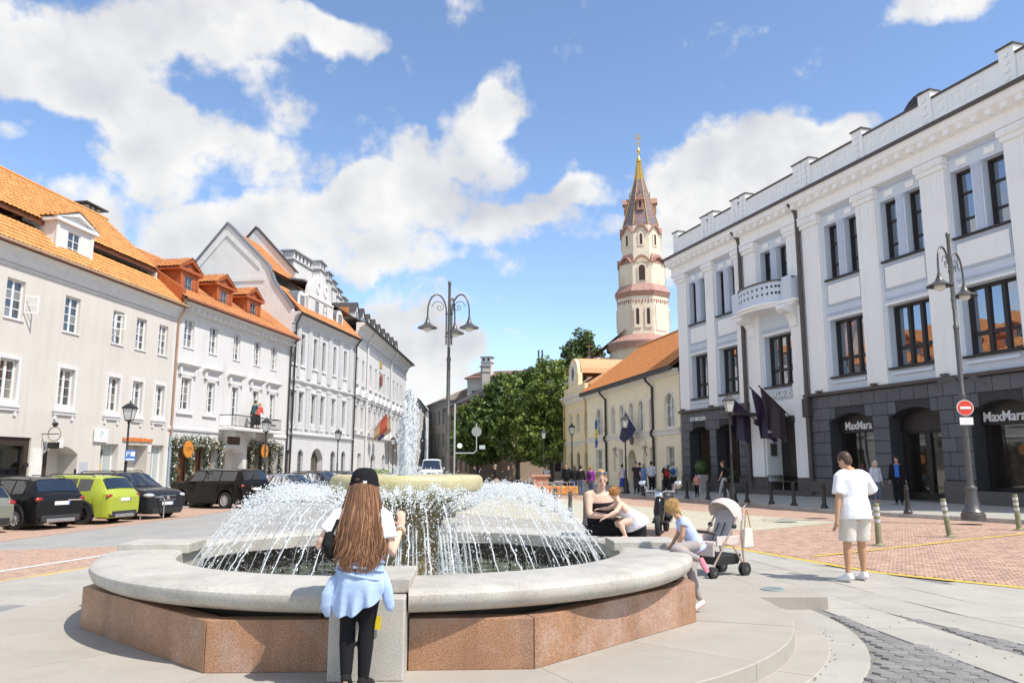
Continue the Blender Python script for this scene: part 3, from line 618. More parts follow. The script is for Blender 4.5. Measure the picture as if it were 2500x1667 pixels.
# the tall middle jet
mj=MB()
for s in range(30):
    ox,oy=rg.gauss(0,.020),rg.gauss(0,.020); h=rg.uniform(.55,.98); pts=[];rr=[]
    for k in range(16):
        q=k/15; pts.append((FX+ox*(1+q)+rg.gauss(0,.006),FY+oy*(1+q)+rg.gauss(0,.006),1.53+h*q)); rr.append((.040-.016*q)*rg.uniform(.7,1.2) if k<15 else .006)
    mj.tube(pts,rr,7)
for k in range(3600):
    q=rg.random()**.8; z=1.54+.98*q; w=.024+.028*math.sin(math.pi*min(1,q*1.05))+(.05 if q<.12 else 0)
    drop(mj,(FX+rg.gauss(.01*q,w),FY+rg.gauss(0,w),z+rg.gauss(0,.02)),rg.uniform(.003,.010),(0,0,1),rg.uniform(1,2.2))
for k in range(700):
    a=rg.uniform(0,6.283); r=abs(rg.gauss(0,.26)); drop(mj,(FX+r*math.cos(a),FY+r*math.sin(a),1.54+abs(rg.gauss(0,.05))),rg.uniform(.003,.009))
o=mj.build('water_jet',wd,smooth=80); o['kind']='stuff'; o['label']='tall white water jet rising from the middle of the bowl'; o['category']='spray'
# ---------------------------------------------------------------- left row of houses
cream=M('cream render',(.615,.578,.525),rough=.9,var=.06,vs=.6,bump=.06,bs=60,stain=(.59,.54,.48),stains=.35,streak=.10)
whiter=M('white render',(.655,.645,.63),rough=.9,var=.05,vs=.6,bump=.05,bs=60,stain=(.56,.545,.525),stains=.4,streak=.10)
paleg=M('pale grey render',(.60,.60,.60),rough=.9,var=.05,vs=.6,bump=.05,bs=60,streak=.10)
trimw=M('white trim',(.69,.68,.665),rough=.8,var=.06,vs=2,streak=.10)
framew=M('white frame',(.74,.74,.73),rough=.6,var=.03)
framed=M('dark frame',(.05,.045,.04),rough=.5)
frameg=M('grey frame',(.30,.29,.28),rough=.6)
tilem=M('clay tile',(.58,.27,.085),rough=.85,var=.18,vs=6,bump=.15,bs=40,rnd=.16)
tileu=M('tile underlay',(.16,.055,.025),rough=.9,var=.2)
tilem2=M('orange tile',(.52,.215,.075),rough=.85,var=.12,vs=6,rnd=.12)
orangewood=M('red painted wood',(.40,.105,.030),rough=.6,var=.1,vs=4)
zinc=M('zinc sheet',(.20,.21,.23),rough=.45,var=.12,vs=3,metal=.3)
darkroof=M('dark roof',(.055,.048,.045),rough=.6,var=.2,vs=4)
copper=M('copper pipe',(.40,.24,.16),rough=.5,var=.2)
pipew=M('white pipe',(.62,.62,.62),rough=.5)
gate=M('dark wood door',(.045,.03,.022),rough=.5,var=.3,vs=6)
def surround(p,x0,x1,z0,z1,w=.14,out=.05,mat=None,bottom=True):
    b=MB(); b.box(x0-w,x0,-out,.01,z0-(w if bottom else 0),z1+w); b.box(x1,x1+w,-out,.01,z0-(w if bottom else 0),z1+w); b.box(x0,x1,-out,.01,z1,z1+w)
    if bottom: b.box(x0,x1,-out,.01,z0-w,z0)
    return b.build('window_surround',mat or trimw,p)
def slope(parent,name,x0,x1,pts,mat,th=.12):
    """roof skin following the (y,z) polyline"""
    b=MB(); n=len(pts)
    vs=[]
    for x in (x0,x1):
        for (y,z) in pts: vs.append((x,y,z))
        for (y,z) in reversed(pts): vs.append((x,y+.03,z-th))
    m=2*n
    b.add(vs,[tuple(range(m-1,-1,-1)),tuple(range(m,2*m))]+[(i,(i+1)%m,(i+1)%m+m,i+m) for i in range(m)])
    return b.build(name,mat,parent)
def roof_tiles(parent,x0,x1,a,b,w,l,mat,n_single=0,near=None,rise=.035):
    V=Vector((0,b[0]-a[0],b[1]-a[1])); L=V.length
    tiles(parent,(x0,a[0],a[1]+.012),(1,0,0),V,int((x1-x0)/w),int(L/l),w,l,mat,n_single,None,near,rise)
def gable_dormer(parent,x0,x1,z0,ze,za,y0,yb,wallm,roofm,wz,trim,tile,tl=(.2,.3),wcols=2,wrows=3,ov=.22,fm=None):
    """front wall x0..x1 at y0, eaves ze, apex za, running back to yb"""
    d=MB(); cx=(x0+x1)/2; wx0,wx1=wz[0],wz[1]
    d.box(x0,wx0,y0,y0+.12,z0,ze); d.box(wx1,x1,y0,y0+.12,z0,ze); d.box(wx0,wx1,y0,y0+.12,z0,wz[2]); d.box(wx0,wx1,y0,y0+.12,wz[3],ze)
    d.yprism([(x0,ze),(x1,ze),(cx,za-.12)],y0+.02,y0+.10)
    d.box(x0,x0+.08,y0+.12,yb,z0,ze); d.box(x1-.08,x1,y0+.12,yb,z0,ze)
    o=d.build('dormer',wallm,parent)
    b=MB(); b.box(x0-.03,x0+.14,y0-.05,y0,z0,ze-.1); b.box(x1-.14,x1+.03,y0-.05,y0,z0,ze-.1); b.box(x0-ov,x1+ov,y0-.16,y0+.02,ze-.10,ze+.05)
    for s in (-1,1):
        e=(x0-ov) if s<0 else (x1+ov); t=.13
        P=[(e,ze+.05),(cx,za),(cx,za-t*1.3),(e-s*t*1.2,ze+.05)]; b.yprism(P if s>0 else P[::-1],y0-.14,y0+.03)
    b.box(x0-ov,x0,y0+.03,yb,ze-.12,ze+.02); b.box(x1,x1+ov,y0+.03,yb,ze-.12,ze+.02)
    b.build('dormer_trim',trim,o)
    for s in (-1,1):
        e=(x0-ov-.03) if s<0 else (x1+ov+.03)
        A=Vector((e,y0-.16,ze+.04)); Bv=Vector((cx,y0-.16,za+.04)); V=(Bv-A); L=V.length
        q=MB(); q.quad((e,y0-.16,ze+.05),(cx,y0-.16,za+.01),(cx,yb+.9,za+.01),(e,yb+.9,ze+.05)); q.build('dormer_roof',roofm,o)
        if tile:
            if s<0: tiles(o,(e,yb+.9,ze+.05),(0,-1,0),V,int((yb+.9-y0+.16)/tl[0]),int(L/tl[1])+1,tl[0],L/(int(L/tl[1])+1),tile)
            else: tiles(o,(e,y0-.16,ze+.05),(0,1,0),V,int((yb+.9-y0+.16)/tl[0]),int(L/tl[1])+1,tl[0],L/(int(L/tl[1])+1),tile)
    window(parent,wz[0],wz[1],wz[2],wz[3],y0+.09,fm or framew,glass,wcols,wrows,.05,.03)
    return o
# ---- cream house
l1,r1=wmat((-19.3,29.8),(-17.9,40.6)); near1=local((0,0,1.6),l1,r1)
H1=thing('house','cream rendered house with orange tiled roof and a white pedimented dormer','house',l1,r1)
U1=[(-6.9,-5.95),(-3.8,-2.85),(-.65,.30),(2.60,3.55),(5.83,6.67),(7.65,8.48),(9.57,10.38)]
holes=[]
for a,b in U1: holes+= [(a,b,7.30,8.85),(a,b,4.16,5.74)]
holes+=[(-8.2,-4.2,.3,2.75),(-2.7,1.40,.25,2.78,0,.3),(2.12,4.2,-.3,2.50,.34,.9),(5.7,6.98,.3,2.68,0,.4),(7.66,9.30,-.2,2.68,0,.7),(9.62,10.72,.85,2.72,0,.3)]
wall('wall',H1,-9.5,11.28,-.4,9.5,holes,cream,depth=8.2,reveal=.2)
for i,(a,b) in enumerate(U1):
    w=window(H1,a,b,7.30,8.85,.17,framew,[glass,glass,glass2],2,4,.07,.035,sill=(.06,.05,.05,trimw),mid=.09)
    w=window(H1,a,b,4.16,5.74,.17,framew,[glass,glass2,glass],2,4,.08,.022,mid=.12)
    surround(H1,a,b,4.16,5.74,.15,.05)
    m=MB(); m.box(a-.22,b+.22,-.12,0,3.90,4.0); m.box(a-.18,b+.18,-.08,0,3.78,3.90); m.box(a-.12,a+.02,-.06,0,3.58,3.78); m.box(b-.02,b+.12,-.06,0,3.58,3.78); m.build('sill_shelf',trimw,H1)
# open casements
for a,z in ((.30,7.62),(5.9,7.95)):
    b=MB(); L=.5; b.box(0,L,-.02,.02,0,.05); b.box(0,L,-.02,.02,.65,.70); b.box(0,.05,-.02,.02,.05,.65); b.box(L-.05,L,-.02,.02,.05,.65); b.box(0.05,L-.05,-.015,.015,.33,.36)
    b.build('open_casement',framew,H1,loc=(a,-.02,z),rz=R(-62))
molding('cornice',H1,-9.5,11.3,corn(9.45,10.15,.38),trimw); molding('string_course',H1,-9.5,11.28,[(0,9.30),(-.05,9.30),(-.05,9.36),(0,9.38)],trimw)
slope(H1,'eave_roof',-9.5,11.35,[(-.46,10.12),(1.35,11.80)],tileu); slope(H1,'main_roof',-9.5,10.35,[(.80,11.92),(4.05,14.80)],tileu,.18); slope(H1,'back_roof',-9.5,10.35,[(4.05,14.80),(8.4,10.6)],tileu)
MB().xprism([(.8,10.1),(.8,11.75),(4.05,14.62),(8.2,10.6),(8.2,10.1)],10.18,10.28).build('gable_end',cream,H1)
roof_tiles(H1,-9.5,11.4,(-.50,10.14),(1.2,11.70),.235,.33,tilem,300,near1); roof_tiles(H1,-9.5,10.4,(.76,11.93),(4.05,14.82),.235,.33,tilem)
MB().tube([(-9.5,4.05,14.86),(10.4,4.05,14.86)],.11,8).build('ridge_tiles',tilem,H1)
MB().tube([(-9.5,-.5,10.11),(11.3,-.5,10.11)],.06,8).build('gutter',M('faded gutter',(.50,.33,.22),rough=.6,var=.2),H1)
gable_dormer(H1,1.95,4.25,10.45,12.05,12.62,.22,1.7,trimw,trimw,(2.68,3.48,10.62,11.72),trimw,tilem,(.235,.3),2,3,.2)
ch=MB(); ch.box(9.2,10.6,4.4,5.2,13.9,15.15); ch.box(9.35,9.55,4.5,5.1,15.15,15.4); ch.box(9.75,9.95,4.5,5.1,15.15,15.4); ch.box(10.2,10.45,4.5,5.1,15.15,15.4); cho=ch.build('chimney',cream,H1); MB().box(9.0,10.8,4.25,5.35,15.4,15.47).build('chimney_cap',darkroof,cho)
# shop fronts
sf=MB(); sf.box(-2.7,1.40,.08,.22,2.45,2.78); sf.box(1.15,1.40,.08,.22,.25,2.45); sf.box(-2.7,-2.45,.08,.22,.25,2.45); sf.box(-.35,-.28,.14,.22,.25,2.45); sfo=sf.build('shopfront',gate,H1)
link('pane',unitq(shopglass),sfo,(-2.45,.2,.25),scale=(3.6,1,2.2))
MB().box(-2.7,1.4,1.9,1.95,.2,2.8).build('shop_interior',M('shop interior pale',(.66,.72,.66),rough=.8),H1)
for k,x in enumerate((.1,.55)): MB().box(x,x+.28,1.82,1.88,1.25,1.68).build('picture',M('picture dark',(.08,.08,.08)),H1)
MB().box(1.48,2.06,-.03,0,.0,2.35).build('door_panel',M('white panel',(.74,.72,.68)),H1)
MB().box(2.12,3.0,.5,.56,-.3,2.45).build('gate_leaf',gate,H1); MB().box(2.12,4.2,.88,.92,-.3,2.5).build('passage_wall',cream,H1)
MB().box(2.85,3.2,-.05,0,2.42,2.80).build('keystone',trimw,H1)
for a,b,z0,z1,y in ((5.7,6.98,.3,2.68,.36),(9.62,10.72,.85,2.72,.27)):
    window(H1,a,b,z0,z1,y,framew,glassy('pale shop glass',(.42,.46,.44),.10),2,1,.06,.03)
MB().box(5.75,6.2,.30,.315,1.35,1.78).build('window_sticker',M('orange sticker',(.80,.42,.03)),H1); MB().box(5.8,6.3,.30,.315,2.15,2.4).build('window_sign',M('dark sticker',(.12,.12,.12)),H1)
MB().box(7.66,9.3,.66,.7,-.2,2.68).build('recess_wall',cream,H1)
ps=MB().box(5.08,6.0,-.10,-.05,2.74,3.34).build('sign_panel',M('sign white',(.76,.76,.75),rough=.5),H1); text('sign_letter','P',.5,M('pale teal paint',(.42,.58,.60)),H1,(5.55,-.105,3.04),(R(90),R(-8),0),.004)
rs=random.Random(3); fr_=MB(); x=7.2
fr_.box(7.2,9.55,-.06,-.04,2.90,2.96)
while x<9.5:
    w=rs.uniform(.10,.17); h=rs.uniform(.16,.30); fr_.box(x,x+w,-.07,-.03,2.93-h*.35,2.98+rs.uniform(0,.06)); x+=w+.03
fr_.build('orange_lettering',M('orange letters',(.66,.20,.05),rough=.6),H1,label='frayed orange lettering above the door')
nb=MB().box(9.33,9.55,-.03,0,2.35,2.72).build('house_number',trimw,H1); MB().box(4.35,4.9,-.02,0,1.35,1.85).build('notice_board',M('grey board',(.45,.47,.50)),H1)
MB().box(4.05,4.12,-.06,0,1.28,1.55).build('letter_box',iron,H1)
ac=MB(); ac.tube([(1.15,0,1.7),(1.15,-.1,1.7)],.11,12); ac.build('bell_plate',iron,H1)
dp=MB(); dp.tube([(11.15,-.42,10.05),(11.15,-.15,9.35),(11.15,-.09,9.1),(11.15,-.09,3.2)],.06,8); dp.build('downpipe',copper,H1); MB().tube([(11.15,-.09,3.2),(11.15,-.09,-.2)],.07,8).build('downpipe_foot',M('blue grey pipe',(.30,.36,.42),rough=.5),H1)
# hanging sign
hs=thing('hanging_sign','black iron hanging shop sign with a round ring on the cream house','sign',(l1[0],l1[1],0),r1)
b=MB(); b.tube([(1.95,0,2.95),(1.95,-.75,2.95)],.02,6); b.tube([(1.95,-.2,2.3),(1.95,-.05,2.75)],.015,6); b.build('bracket',iron,hs)
b=MB(); n=24
pts=[(1.95,-.55+.28*math.cos(2*math.pi*k/n),2.95+.28*math.sin(2*math.pi*k/n)) for k in range(n+1)]; b.tube(pts,.022,6,cap=False); b.build('ring',M('brass ring',(.40,.33,.2),metal=.5,rough=.4),hs)
MB().box(1.93,1.97,-.80,-.30,2.36,2.62).build('plate',iron,hs); MB().lathe([(.0,0),(.08,.02),(.12,.10),(.10,.17),(0,.2)],8,(1.95,-.55,3.24)).build('finial',iron,hs)
# ---- white house with three red dormers
l2,r2=wmat((-17.9,40.6),(-15.6,54.3)); near2=local((0,0,1.6),l2,r2)
H2=thing('house','white house with three red wooden dormers, a balcony and flower garlands','house',l2,r2)
U2=[(.95,1.88),(3.46,4.3),(6.14,6.94),(8.70,9.52),(11.0,11.82)]
holes=[]
for k,(a,b) in enumerate(U2): holes+=[(a,b,8.06,9.60),(a,b,4.67 if k!=2 else 4.02,6.40)]
holes+=[(.75,5.1,-.3,2.75,0,.5),(5.6,8.0,-.3,2.75,.3,.7),(8.45,12.6,-.3,2.9,0,.5)]
wall('wall',H2,0.02,13.86,-.4,10.1,holes,whiter,depth=9,reveal=.2)
for k,(a,b) in enumerate(U2):
    window(H2,a,b,8.06,9.60,.17,framew,[glass,glass2],2,4,.06,.03,sill=(.05,.05,.06,trimw),mid=.08)
    zb=4.67 if k!=2 else 4.02
    window(H2,a,b,zb,6.40,.17,framew,[glass,glass2],2,4,.06,.03,mid=.08)
    c=(a+b)/2; m=MB(); m.xprism(corn(6.9,7.12,.28),c-.98,c+.98); m.box(c-.80,c-.62,-.16,0,6.55,6.9); m.box(c+.62,c+.80,-.16,0,6.55,6.9); m.box(c-.62,c+.62,-.05,0,6.52,6.88); m.build('window_hood',trimw,H2)
    m=MB(); m.box(a-.12,a,-.04,0,zb,6.5); m.box(b,b+.12,-.04,0,zb,6.5); m.box(a-.12,b+.12,-.04,0,6.40,6.5); m.build('window_surround',trimw,H2)
    if k!=2: MB().box(a-.3,b+.3,-.10,0,4.42,4.55).build('sill_shelf',trimw,H2)
molding('cornice',H2,0.02,13.86,corn(9.95,10.55,.55),trimw)
for k in range(24): MB().box(.35+k*.575,.55+k*.575,-.40,-.02,9.98,10.14).build('bracket',trimw,H2)
molding('string_course',H2,0.02,13.86,[(0,3.55),(-.07,3.55),(-.09,3.66),(-.05,3.72),(0,3.75)],trimw)
slope(H2,'roof',-.2,13.95,[(-.62,10.50),(4.2,14.1)],tileu); roof_tiles(H2,-.2,14.0,(-.66,10.52),(4.2,14.15),.235,.34,tilem2,120,near2)
MB().tube([(0,-.68,10.49),(13.9,-.68,10.49)],.06,8).build('gutter',M('red gutter',(.36,.14,.08),rough=.5),H2)
MB().hexa([(-.25,-.4,10.3),(.1,-.4,10.3),(.1,3.5,13.0),(-.25,3.5,13.0)],[(-.25,-.5,11.0),(.1,-.5,11.0),(.1,3.5,13.6),(-.25,3.5,13.6)]).build('party_upstand',orangewood,H2)
for c in (1.55,5.25,8.85): gable_dormer(H2,c-.85,c+.85,10.75,12.35,13.05,.30,2.6,orangewood,orangewood,(c-.42,c+.32,11.2,12.05),orangewood,tilem2,(.22,.3),2,2,.3,fm=frameg)
MB().tube([(.3,-.15,10.1),(1.1,.25,11.4),(9.5,.25,11.4),(13,-.1,10.9)],.012,5).build('snow_rail',iron,H2)
# ground floor
shopw=M('brown shop wood',(.16,.065,.03),rough=.5,var=.2)
for a,b in ((.75,5.1),(8.45,12.6)):
    MB().box(a,b,.46,.5,-.3,2.9).build('shop_back',shopw,H2); n=3; w=(b-a)/n
    for k in range(n): window(H2,a+w*k+.25,a+w*(k+1)-.25,.1,2.5,.44,shopw,[glass2,glassR],1,2,.08,.05)
MB().box(5.6,8.0,.66,.7,-.3,2.75).build('porch_wall',cream,H2); MB().box(6.05,7.45,-.04,0,2.95,3.42).build('name_board',M('brown board',(.07,.035,.025),rough=.5),H2); MB().box(5.75,6.9,.58,.65,-.3,2.6).build('porch_door',M('taupe door',(.30,.26,.22)),H2)
bal=MB().box(4.85,10.9,-1.05,0,3.74,3.92).build('balcony',trimw,H2,bevel=.02)
for x in (5.5,7.9,10.3): MB().yprism([(x-.1,3.4),(x+.1,3.4),(x+.1,3.74),(x-.1,3.74)],-.75,-.01).build('console',trimw,bal)
b=MB(); b.tube([(4.92,-.05,4.62),(4.92,-1.0,4.62),(10.83,-1.0,4.62),(10.83,-.05,4.62)],.03,6); b.tube([(4.92,-.05,3.99),(4.92,-1.0,3.99),(10.83,-1.0,3.99),(10.83,-.05,3.99)],.02,6)
for k in range(42):
    x=4.92+k*.144; b.tube([(x,-1.0,3.95),(x+.03,-1.0,4.2),(x-.03,-1.0,4.4),(x,-1.0,4.62)],.011,4)
b.build('railing',iron,bal)
tr=[M('white flower',(.78,.76,.70),rough=.7,rnd=.1),M('garland leaf',(.05,.075,.03),rough=.6,rnd=.4),M('orange blossom',(.62,.30,.08),rough=.7)]
def foliage(b,c,r,n,size,rg,flat=1.0):
    for _ in range(n):
        v=Vector((rg.gauss(0,1),rg.gauss(0,1),rg.gauss(0,1))); v=v.normalized()*rg.uniform(.55,1.0); p=Vector(c)+Vector((v.x*r[0],v.y*r[1]*flat,v.z*r[2]))
        nrm=(v+Vector((rg.gauss(0,.5),rg.gauss(0,.5),rg.gauss(0,.5)))).normalized(); u=nrm.orthogonal().normalized(); w=nrm.cross(u); a=rg.uniform(0,6.28); uu=u*math.cos(a)+w*math.sin(a); ww=nrm.cross(uu); s=size*rg.uniform(.6,1.3)
        b.add([p-uu*s,p-ww*s*.5+nrm*s*.1,p+uu*s,p+ww*s*.5+nrm*s*.1],[(0,1,2,3)])
rg2=random.Random(5)
for gi,(x0,x1,lab) in enumerate(((.35,5.3,'white and green flower garland round the left shop windows of the white house'),(8.5,12.9,'flower garland hanging over the right shop windows of the white house'))):
    g=thing('flower_garland',lab,'garland',l2,r2,'flower garlands on the white house'); lb,fb2,ob=MB(),MB(),MB()
    segs=[((x0,2.95),(x1,2.95),.38)]
    for k in range(4): xx=x0+.2+(x1-x0-.4)*k/3; segs.append(((xx,.1),(xx,2.8),.24))
    for (a,z0),(c,z1),rad in segs:
        L=math.hypot(c-a,z1-z0); n=int(L/.12)
        for k in range(n):
            t=(k+.5)/n; p=(a+(c-a)*t+rg2.gauss(0,.05),-.18,z0+(z1-z0)*t+rg2.gauss(0,.06)); foliage(lb,p,(rad*.7,.2,rad),26,.07,rg2)
            if rg2.random()<.95: foliage(fb2,(p[0],-.27,p[2]),(rad*.7,.12,rad),6,.06,rg2)
            if rg2.random()<.4: foliage(ob,(p[0],-.3,p[2]),(rad*.6,.1,rad*.8),3,.05,rg2)
    lb.build('leaves',tr[1],g,kind='stuff'); fb2.build('blossoms',tr[0],g,kind='stuff'); ob.build('orange_blossoms',tr[2],g,kind='stuff')
for x,z,lab in ((1.1,2.55,'round orange shop sign among the left garland'),(9.6,2.62,'round orange shop sign among the right garland')):
    s=thing('round_sign',lab,'sign',l2,r2); b=MB(); P=[(x+(.40 if k%2 else .46)*math.cos(2*math.pi*k/40),z+(.40 if k%2 else .46)*math.sin(2*math.pi*k/40)) for k in range(40)]; b.yprism(P,-.62,-.56); b.build('disc',M('orange sign',(.62,.24,.03),rough=.5),s)
    text('numerals','1579',.30,M('sign brown',(.16,.07,.02)),s,(x,-.625,z),(R(90),0,0),.003)
MB().tube([(13.72,-.60,10.45),(13.72,-.12,9.9),(13.72,-.1,.0)],.06,8).build('downpipe',iron,H2)
# ---- pale grey house with gables
l3,r3=wmat((-15.6,54.3),(-13.6,66.9))
H3=thing('house','pale grey white house with pilasters, tall gable ends and scrolled roof gable','house',l3,r3)
U3=[(.25,.95),(1.6,2.35),(3.93,4.57),(5.62,6.22),(7.86,8.44),(10.15,10.75)]
holes=[]
for a,b in U3: holes+=[(a,b,8.95,11.2),(a,b,4.8,6.9)]
holes+=[(.0+.1,.75,.2,2.85,.3),(1.85,2.8,.2,2.85,.4),(4.2,6.4,-.3,3.0,.8,.5),(7.95,8.95,.2,2.88,.4),(10.25,11.15,.2,2.9,.4)]
wall('wall',H3,0,12.72,-.4,12.0,holes,paleg,depth=10.5,reveal=.25)
for a,b in U3:
    window(H3,a,b,8.95,11.2,.2,frameg,[glass2,glass],1,3,.05,.04,rowz=[9.7,10.5]); window(H3,a,b,4.8,6.9,.2,frameg,[glass2,glass],1,3,.05,.04,rowz=[5.5,6.3])
    MB().box(a-.05,b+.05,-.04,0,7.8,8.7).build('panel',trimw,H3); MB().box(a-.15,b+.15,-.12,0,8.75,8.9).build('sill_shelf',trimw,H3); MB().box(a-.15,b+.15,-.10,0,7.0,7.14).build('window_hood',trimw,H3)
    m=MB()
    for k in range(5): m.lathe([(.04,0),(.055,.1),(.035,.2),(.055,.3)],8,(a+(b-a)*k/4,-.06,4.28))
    m.build('balusters',trimw,H3)
for a,b in ((.95,1.6),(2.35,3.93),(4.57,5.62),(6.22,7.86),(8.44,10.15),(10.75,12.4)):
    c=(a+b)/2; w=min(.32,(b-a)*.35)
    for z0,z1 in ((4.3,7.3),(8.0,11.6)):
        MB().box(c-w,c+w,-.09,0,z0,z1).build('pilaster',M('pilaster grey',(.53,.53,.54),rough=.9),H3); MB().box(c-w-.06,c+w+.06,-.13,0,z1,z1+.16).build('capital',trimw,H3)
molding('cornice',H3,0,12.72,corn(11.75,12.55,.5),paleg); molding('string_course',H3,0,12.72,corn(7.42,7.72,.18),paleg); molding('base_course',H3,0,12.72,corn(3.62,3.95,.18),paleg)
for k in range(8): MB().box(.02,12.7,-.03,0,.2+k*.4,.57+k*.4).build('rustic_band',paleg,H3) if False else None
for (a,b,zs,ze,ri) in ((.1,.75,.2,2.85,.3),(1.85,2.8,.2,2.85,.4),(7.95,8.95,.2,2.88,.4),(10.25,11.15,.2,2.9,.4)): window(H3,a,b,zs,ze,.2,frameg,glass,2,3,.06,.04)
window(H3,4.2,6.4,-.3,3.0,.45,M('brass door frame',(.22,.17,.10),rough=.5),glass,4,2,.1,.06)
mans=[(-.55,12.5),(1.55,14.75),(2.0,15.9),(5.34,19.2)]
slope(H3,'lower_roof',.3,12.72,mans[:2],tileu); roof_tiles(H3,.3,12.7,(-.58,12.52),(1.5,14.75),.3,.4,tilem2); slope(H3,'upper_roof',.3,4.8,[(1.75,15.6),(5.34,19.0)],tileu); roof_tiles(H3,.35,4.8,(1.7,15.6),(5.34,19.05),.3,.4,tilem2)
slope(H3,'upper_roof',4.9,12.72,[(1.55,14.8),(4.2,17.5)],tileu); slope(H3,'back_roof',.3,12.7,[(5.0,18.7),(10.6,12.6)],tileu)
def gable(x0,x1,prof,mat,cap):
    MB().xprism(prof,x0,x1).build('gable_wall',mat,H3)
    b=MB()
    for (p,q) in zip(prof[1:-2],prof[2:-1]):
        b.hexa([(x0-.12,p[0],p[1]-.02),(x1+.12,p[0],p[1]-.02),(x1+.12,q[0],q[1]-.02),(x0-.12,q[0],q[1]-.02)],[(x0-.12,p[0],p[1]+.14),(x1+.12,p[0],p[1]+.14),(x1+.12,q[0],q[1]+.14),(x0-.12,q[0],q[1]+.14)])
    b.build('gable_coping',cap,H3)
gable(-.02,.32,[(0,10),(0,12.75),(1.5,14.75),(2.0,15.95),(5.34,19.25),(10.6,13.0),(10.6,10)],whiter,zinc)
gable(4.55,4.9,[(2.0,14),(2.0,16.6),(5.5,20.35),(9.5,16),(9.5,14)],whiter,darkroof)
# raised band on the near gable
gb=MB(); gp=[(2.6,16.15),(5.34,18.75),(9.6,13.9)]
for p,q in zip(gp,gp[1:]): gb.hexa([(-.10,p[0],p[1]-.42),(-.02,p[0],p[1]-.42),(-.02,q[0],q[1]-.42),(-.10,q[0],q[1]-.42)],[(-.10,p[0],p[1]),(-.02,p[0],p[1]),(-.02,q[0],q[1]),(-.10,q[0],q[1])])
gb.box(-.10,-.02,2.2,8.0,14.85,15.15); gb.build('gable_band',whiter,H3)
# scrolled street gable with two windows and two round-headed dormers
P=[(2.7,12.9),(2.7,14.3),(2.95,14.5),(3.2,15.2),(3.7,15.8),(4.2,15.95),(4.45,16.3),(5.7,16.3),(5.95,15.95),(6.4,15.8),(6.9,15.2),(7.2,14.5),(7.55,14.3),(7.55,12.9)]
sg=MB().yprism(P,.05,.5).build('scroll_gable',whiter,H3)
for a in (3.95,5.55): window(H3,a,a+.65,13.05,14.15,.06,frameg,glass2,1,2,.06,.04); MB().lathe([(.34,0),(.40,.03),(.34,.06)],20,(0,0,0),cap=False).build('medallion',trimw,sg) if False else None
for c in (4.4,5.85):
    n=16; MB().tube([(c+.3*math.cos(2*math.pi*k/n),.02,15.2+.4*math.sin(2*math.pi*k/n)) for k in range(n+1)],.05,6,cap=False).build('medallion',trimw,sg)
MB().box(2.75,7.5,-.02,.06,14.3,14.45).build('gable_string',trimw,sg)
slope(H3,'gable_roof',2.9,7.4,[(.5,15.6),(2.4,15.9)],zinc)
for c in (1.75,9.2):
    b=MB(); n=8; out=[(c-.7,12.95),(c-.7,13.7)]+[(c-.7*math.cos(math.pi*k/n),13.7+.7*math.sin(math.pi*k/n)) for k in range(1,n)]+[(c+.7,13.7),(c+.7,12.95)]
    dm=b.yprism(out,.12,.3).build('dormer',whiter,H3); MB().yprism([(x*1.0+(x-c)*.06,z+.06 if z>13.7 else z) for x,z in out],.16,2.2).build('dormer_roof',zinc,dm,smooth=40)
    window(H3,c-.33,c+.33,13.0,14.05,.11,frameg,glass2,2,3,.05,.03)
MB().tube([(.35,-.55,12.45),(.35,-.2,11.7),(.35,-.12,.2)],.07,8).build('downpipe',iron,H3); MB().tube([(12.5,-.55,12.45),(12.5,-.2,11.9),(12.5,-.12,.2)],.07,8).build('downpipe',iron,H3)
MB().tube([(.3,-.6,12.47),(12.72,-.6,12.47)],.07,8).build('gutter',iron,H3)
def chimney(parent,x0,x1,y0,y1,z0,z1,m=whiter):
    c=MB().box(x0,x1,y0,y1,z0,z1).build('chimney',m,parent); k=MB(); k.box(x0-.15,x1+.15,y0-.15,y1+.15,z1,z1+.12); k.box(x0-.1,x1+.1,y0-.1,y1+.1,z1-.75,z1-.66); k.build('chimney_cap',M('chimney cap',(.26,.26,.27)),c)
    h=MB(); n=max(2,int((x1-x0)/.7))
    for i in range(n): xx=x0+(i+.5)*(x1-x0)/n; h.box(xx-.12,xx+.12,y0-.02,y0+.02,z1-.5,z1-.1)
    h.build('flue_opening',iron,c)
chimney(H3,7.5,11.2,3.6,4.6,15,19.2)
# ---- white town house with dark roof
l4,r4=wmat((-13.6,66.9),(-13.1,95.9))
H4=thing('house','long white house with window pediments, dark dormered roof and flags','house',l4,r4)
U4=[.9,3.5,6.95,9.6,11.75,14.0,16.4,19.9,22.6,25.2]
holes=[]
for c in U4: holes+=[(c-.42,c+.42,9.05,11.15),(c-.42,c+.42,4.95,6.9)]
holes+=[(8.0,10.2,-.2,3.0,.6,.4),(2.2,3.6,.3,2.8),(14,15.6,.3,2.9,.3),(17.5,19.1,.3,2.9,.3),(22,23.6,.3,2.9,.3)]
wall('wall',H4,0,29,-.4,13.3,holes,whiter,depth=12,reveal=.25)
for c in U4:
    window(H4,c-.42,c+.42,9.05,11.15,.2,frameg,glass2,2,3,.05,.03); window(H4,c-.42,c+.42,4.95,6.9,.2,frameg,glass2,2,3,.05,.03)
    m=MB(); m.yprism([(c-.95,7.75),(c+.95,7.75),(c,8.45)],-.35,0); m.box(c-.9,c+.9,-.28,0,7.55,7.75); m.box(c-.8,c-.62,-.2,0,7.1,7.55); m.box(c+.62,c+.8,-.2,0,7.1,7.55); m.build('pediment',paleg,H4); MB().box(c-.6,c+.6,-.15,0,8.75,8.95).build('sill_shelf',trimw,H4); MB().box(c-.55,c+.55,-.12,0,4.7,4.88).build('sill_shelf',trimw,H4)
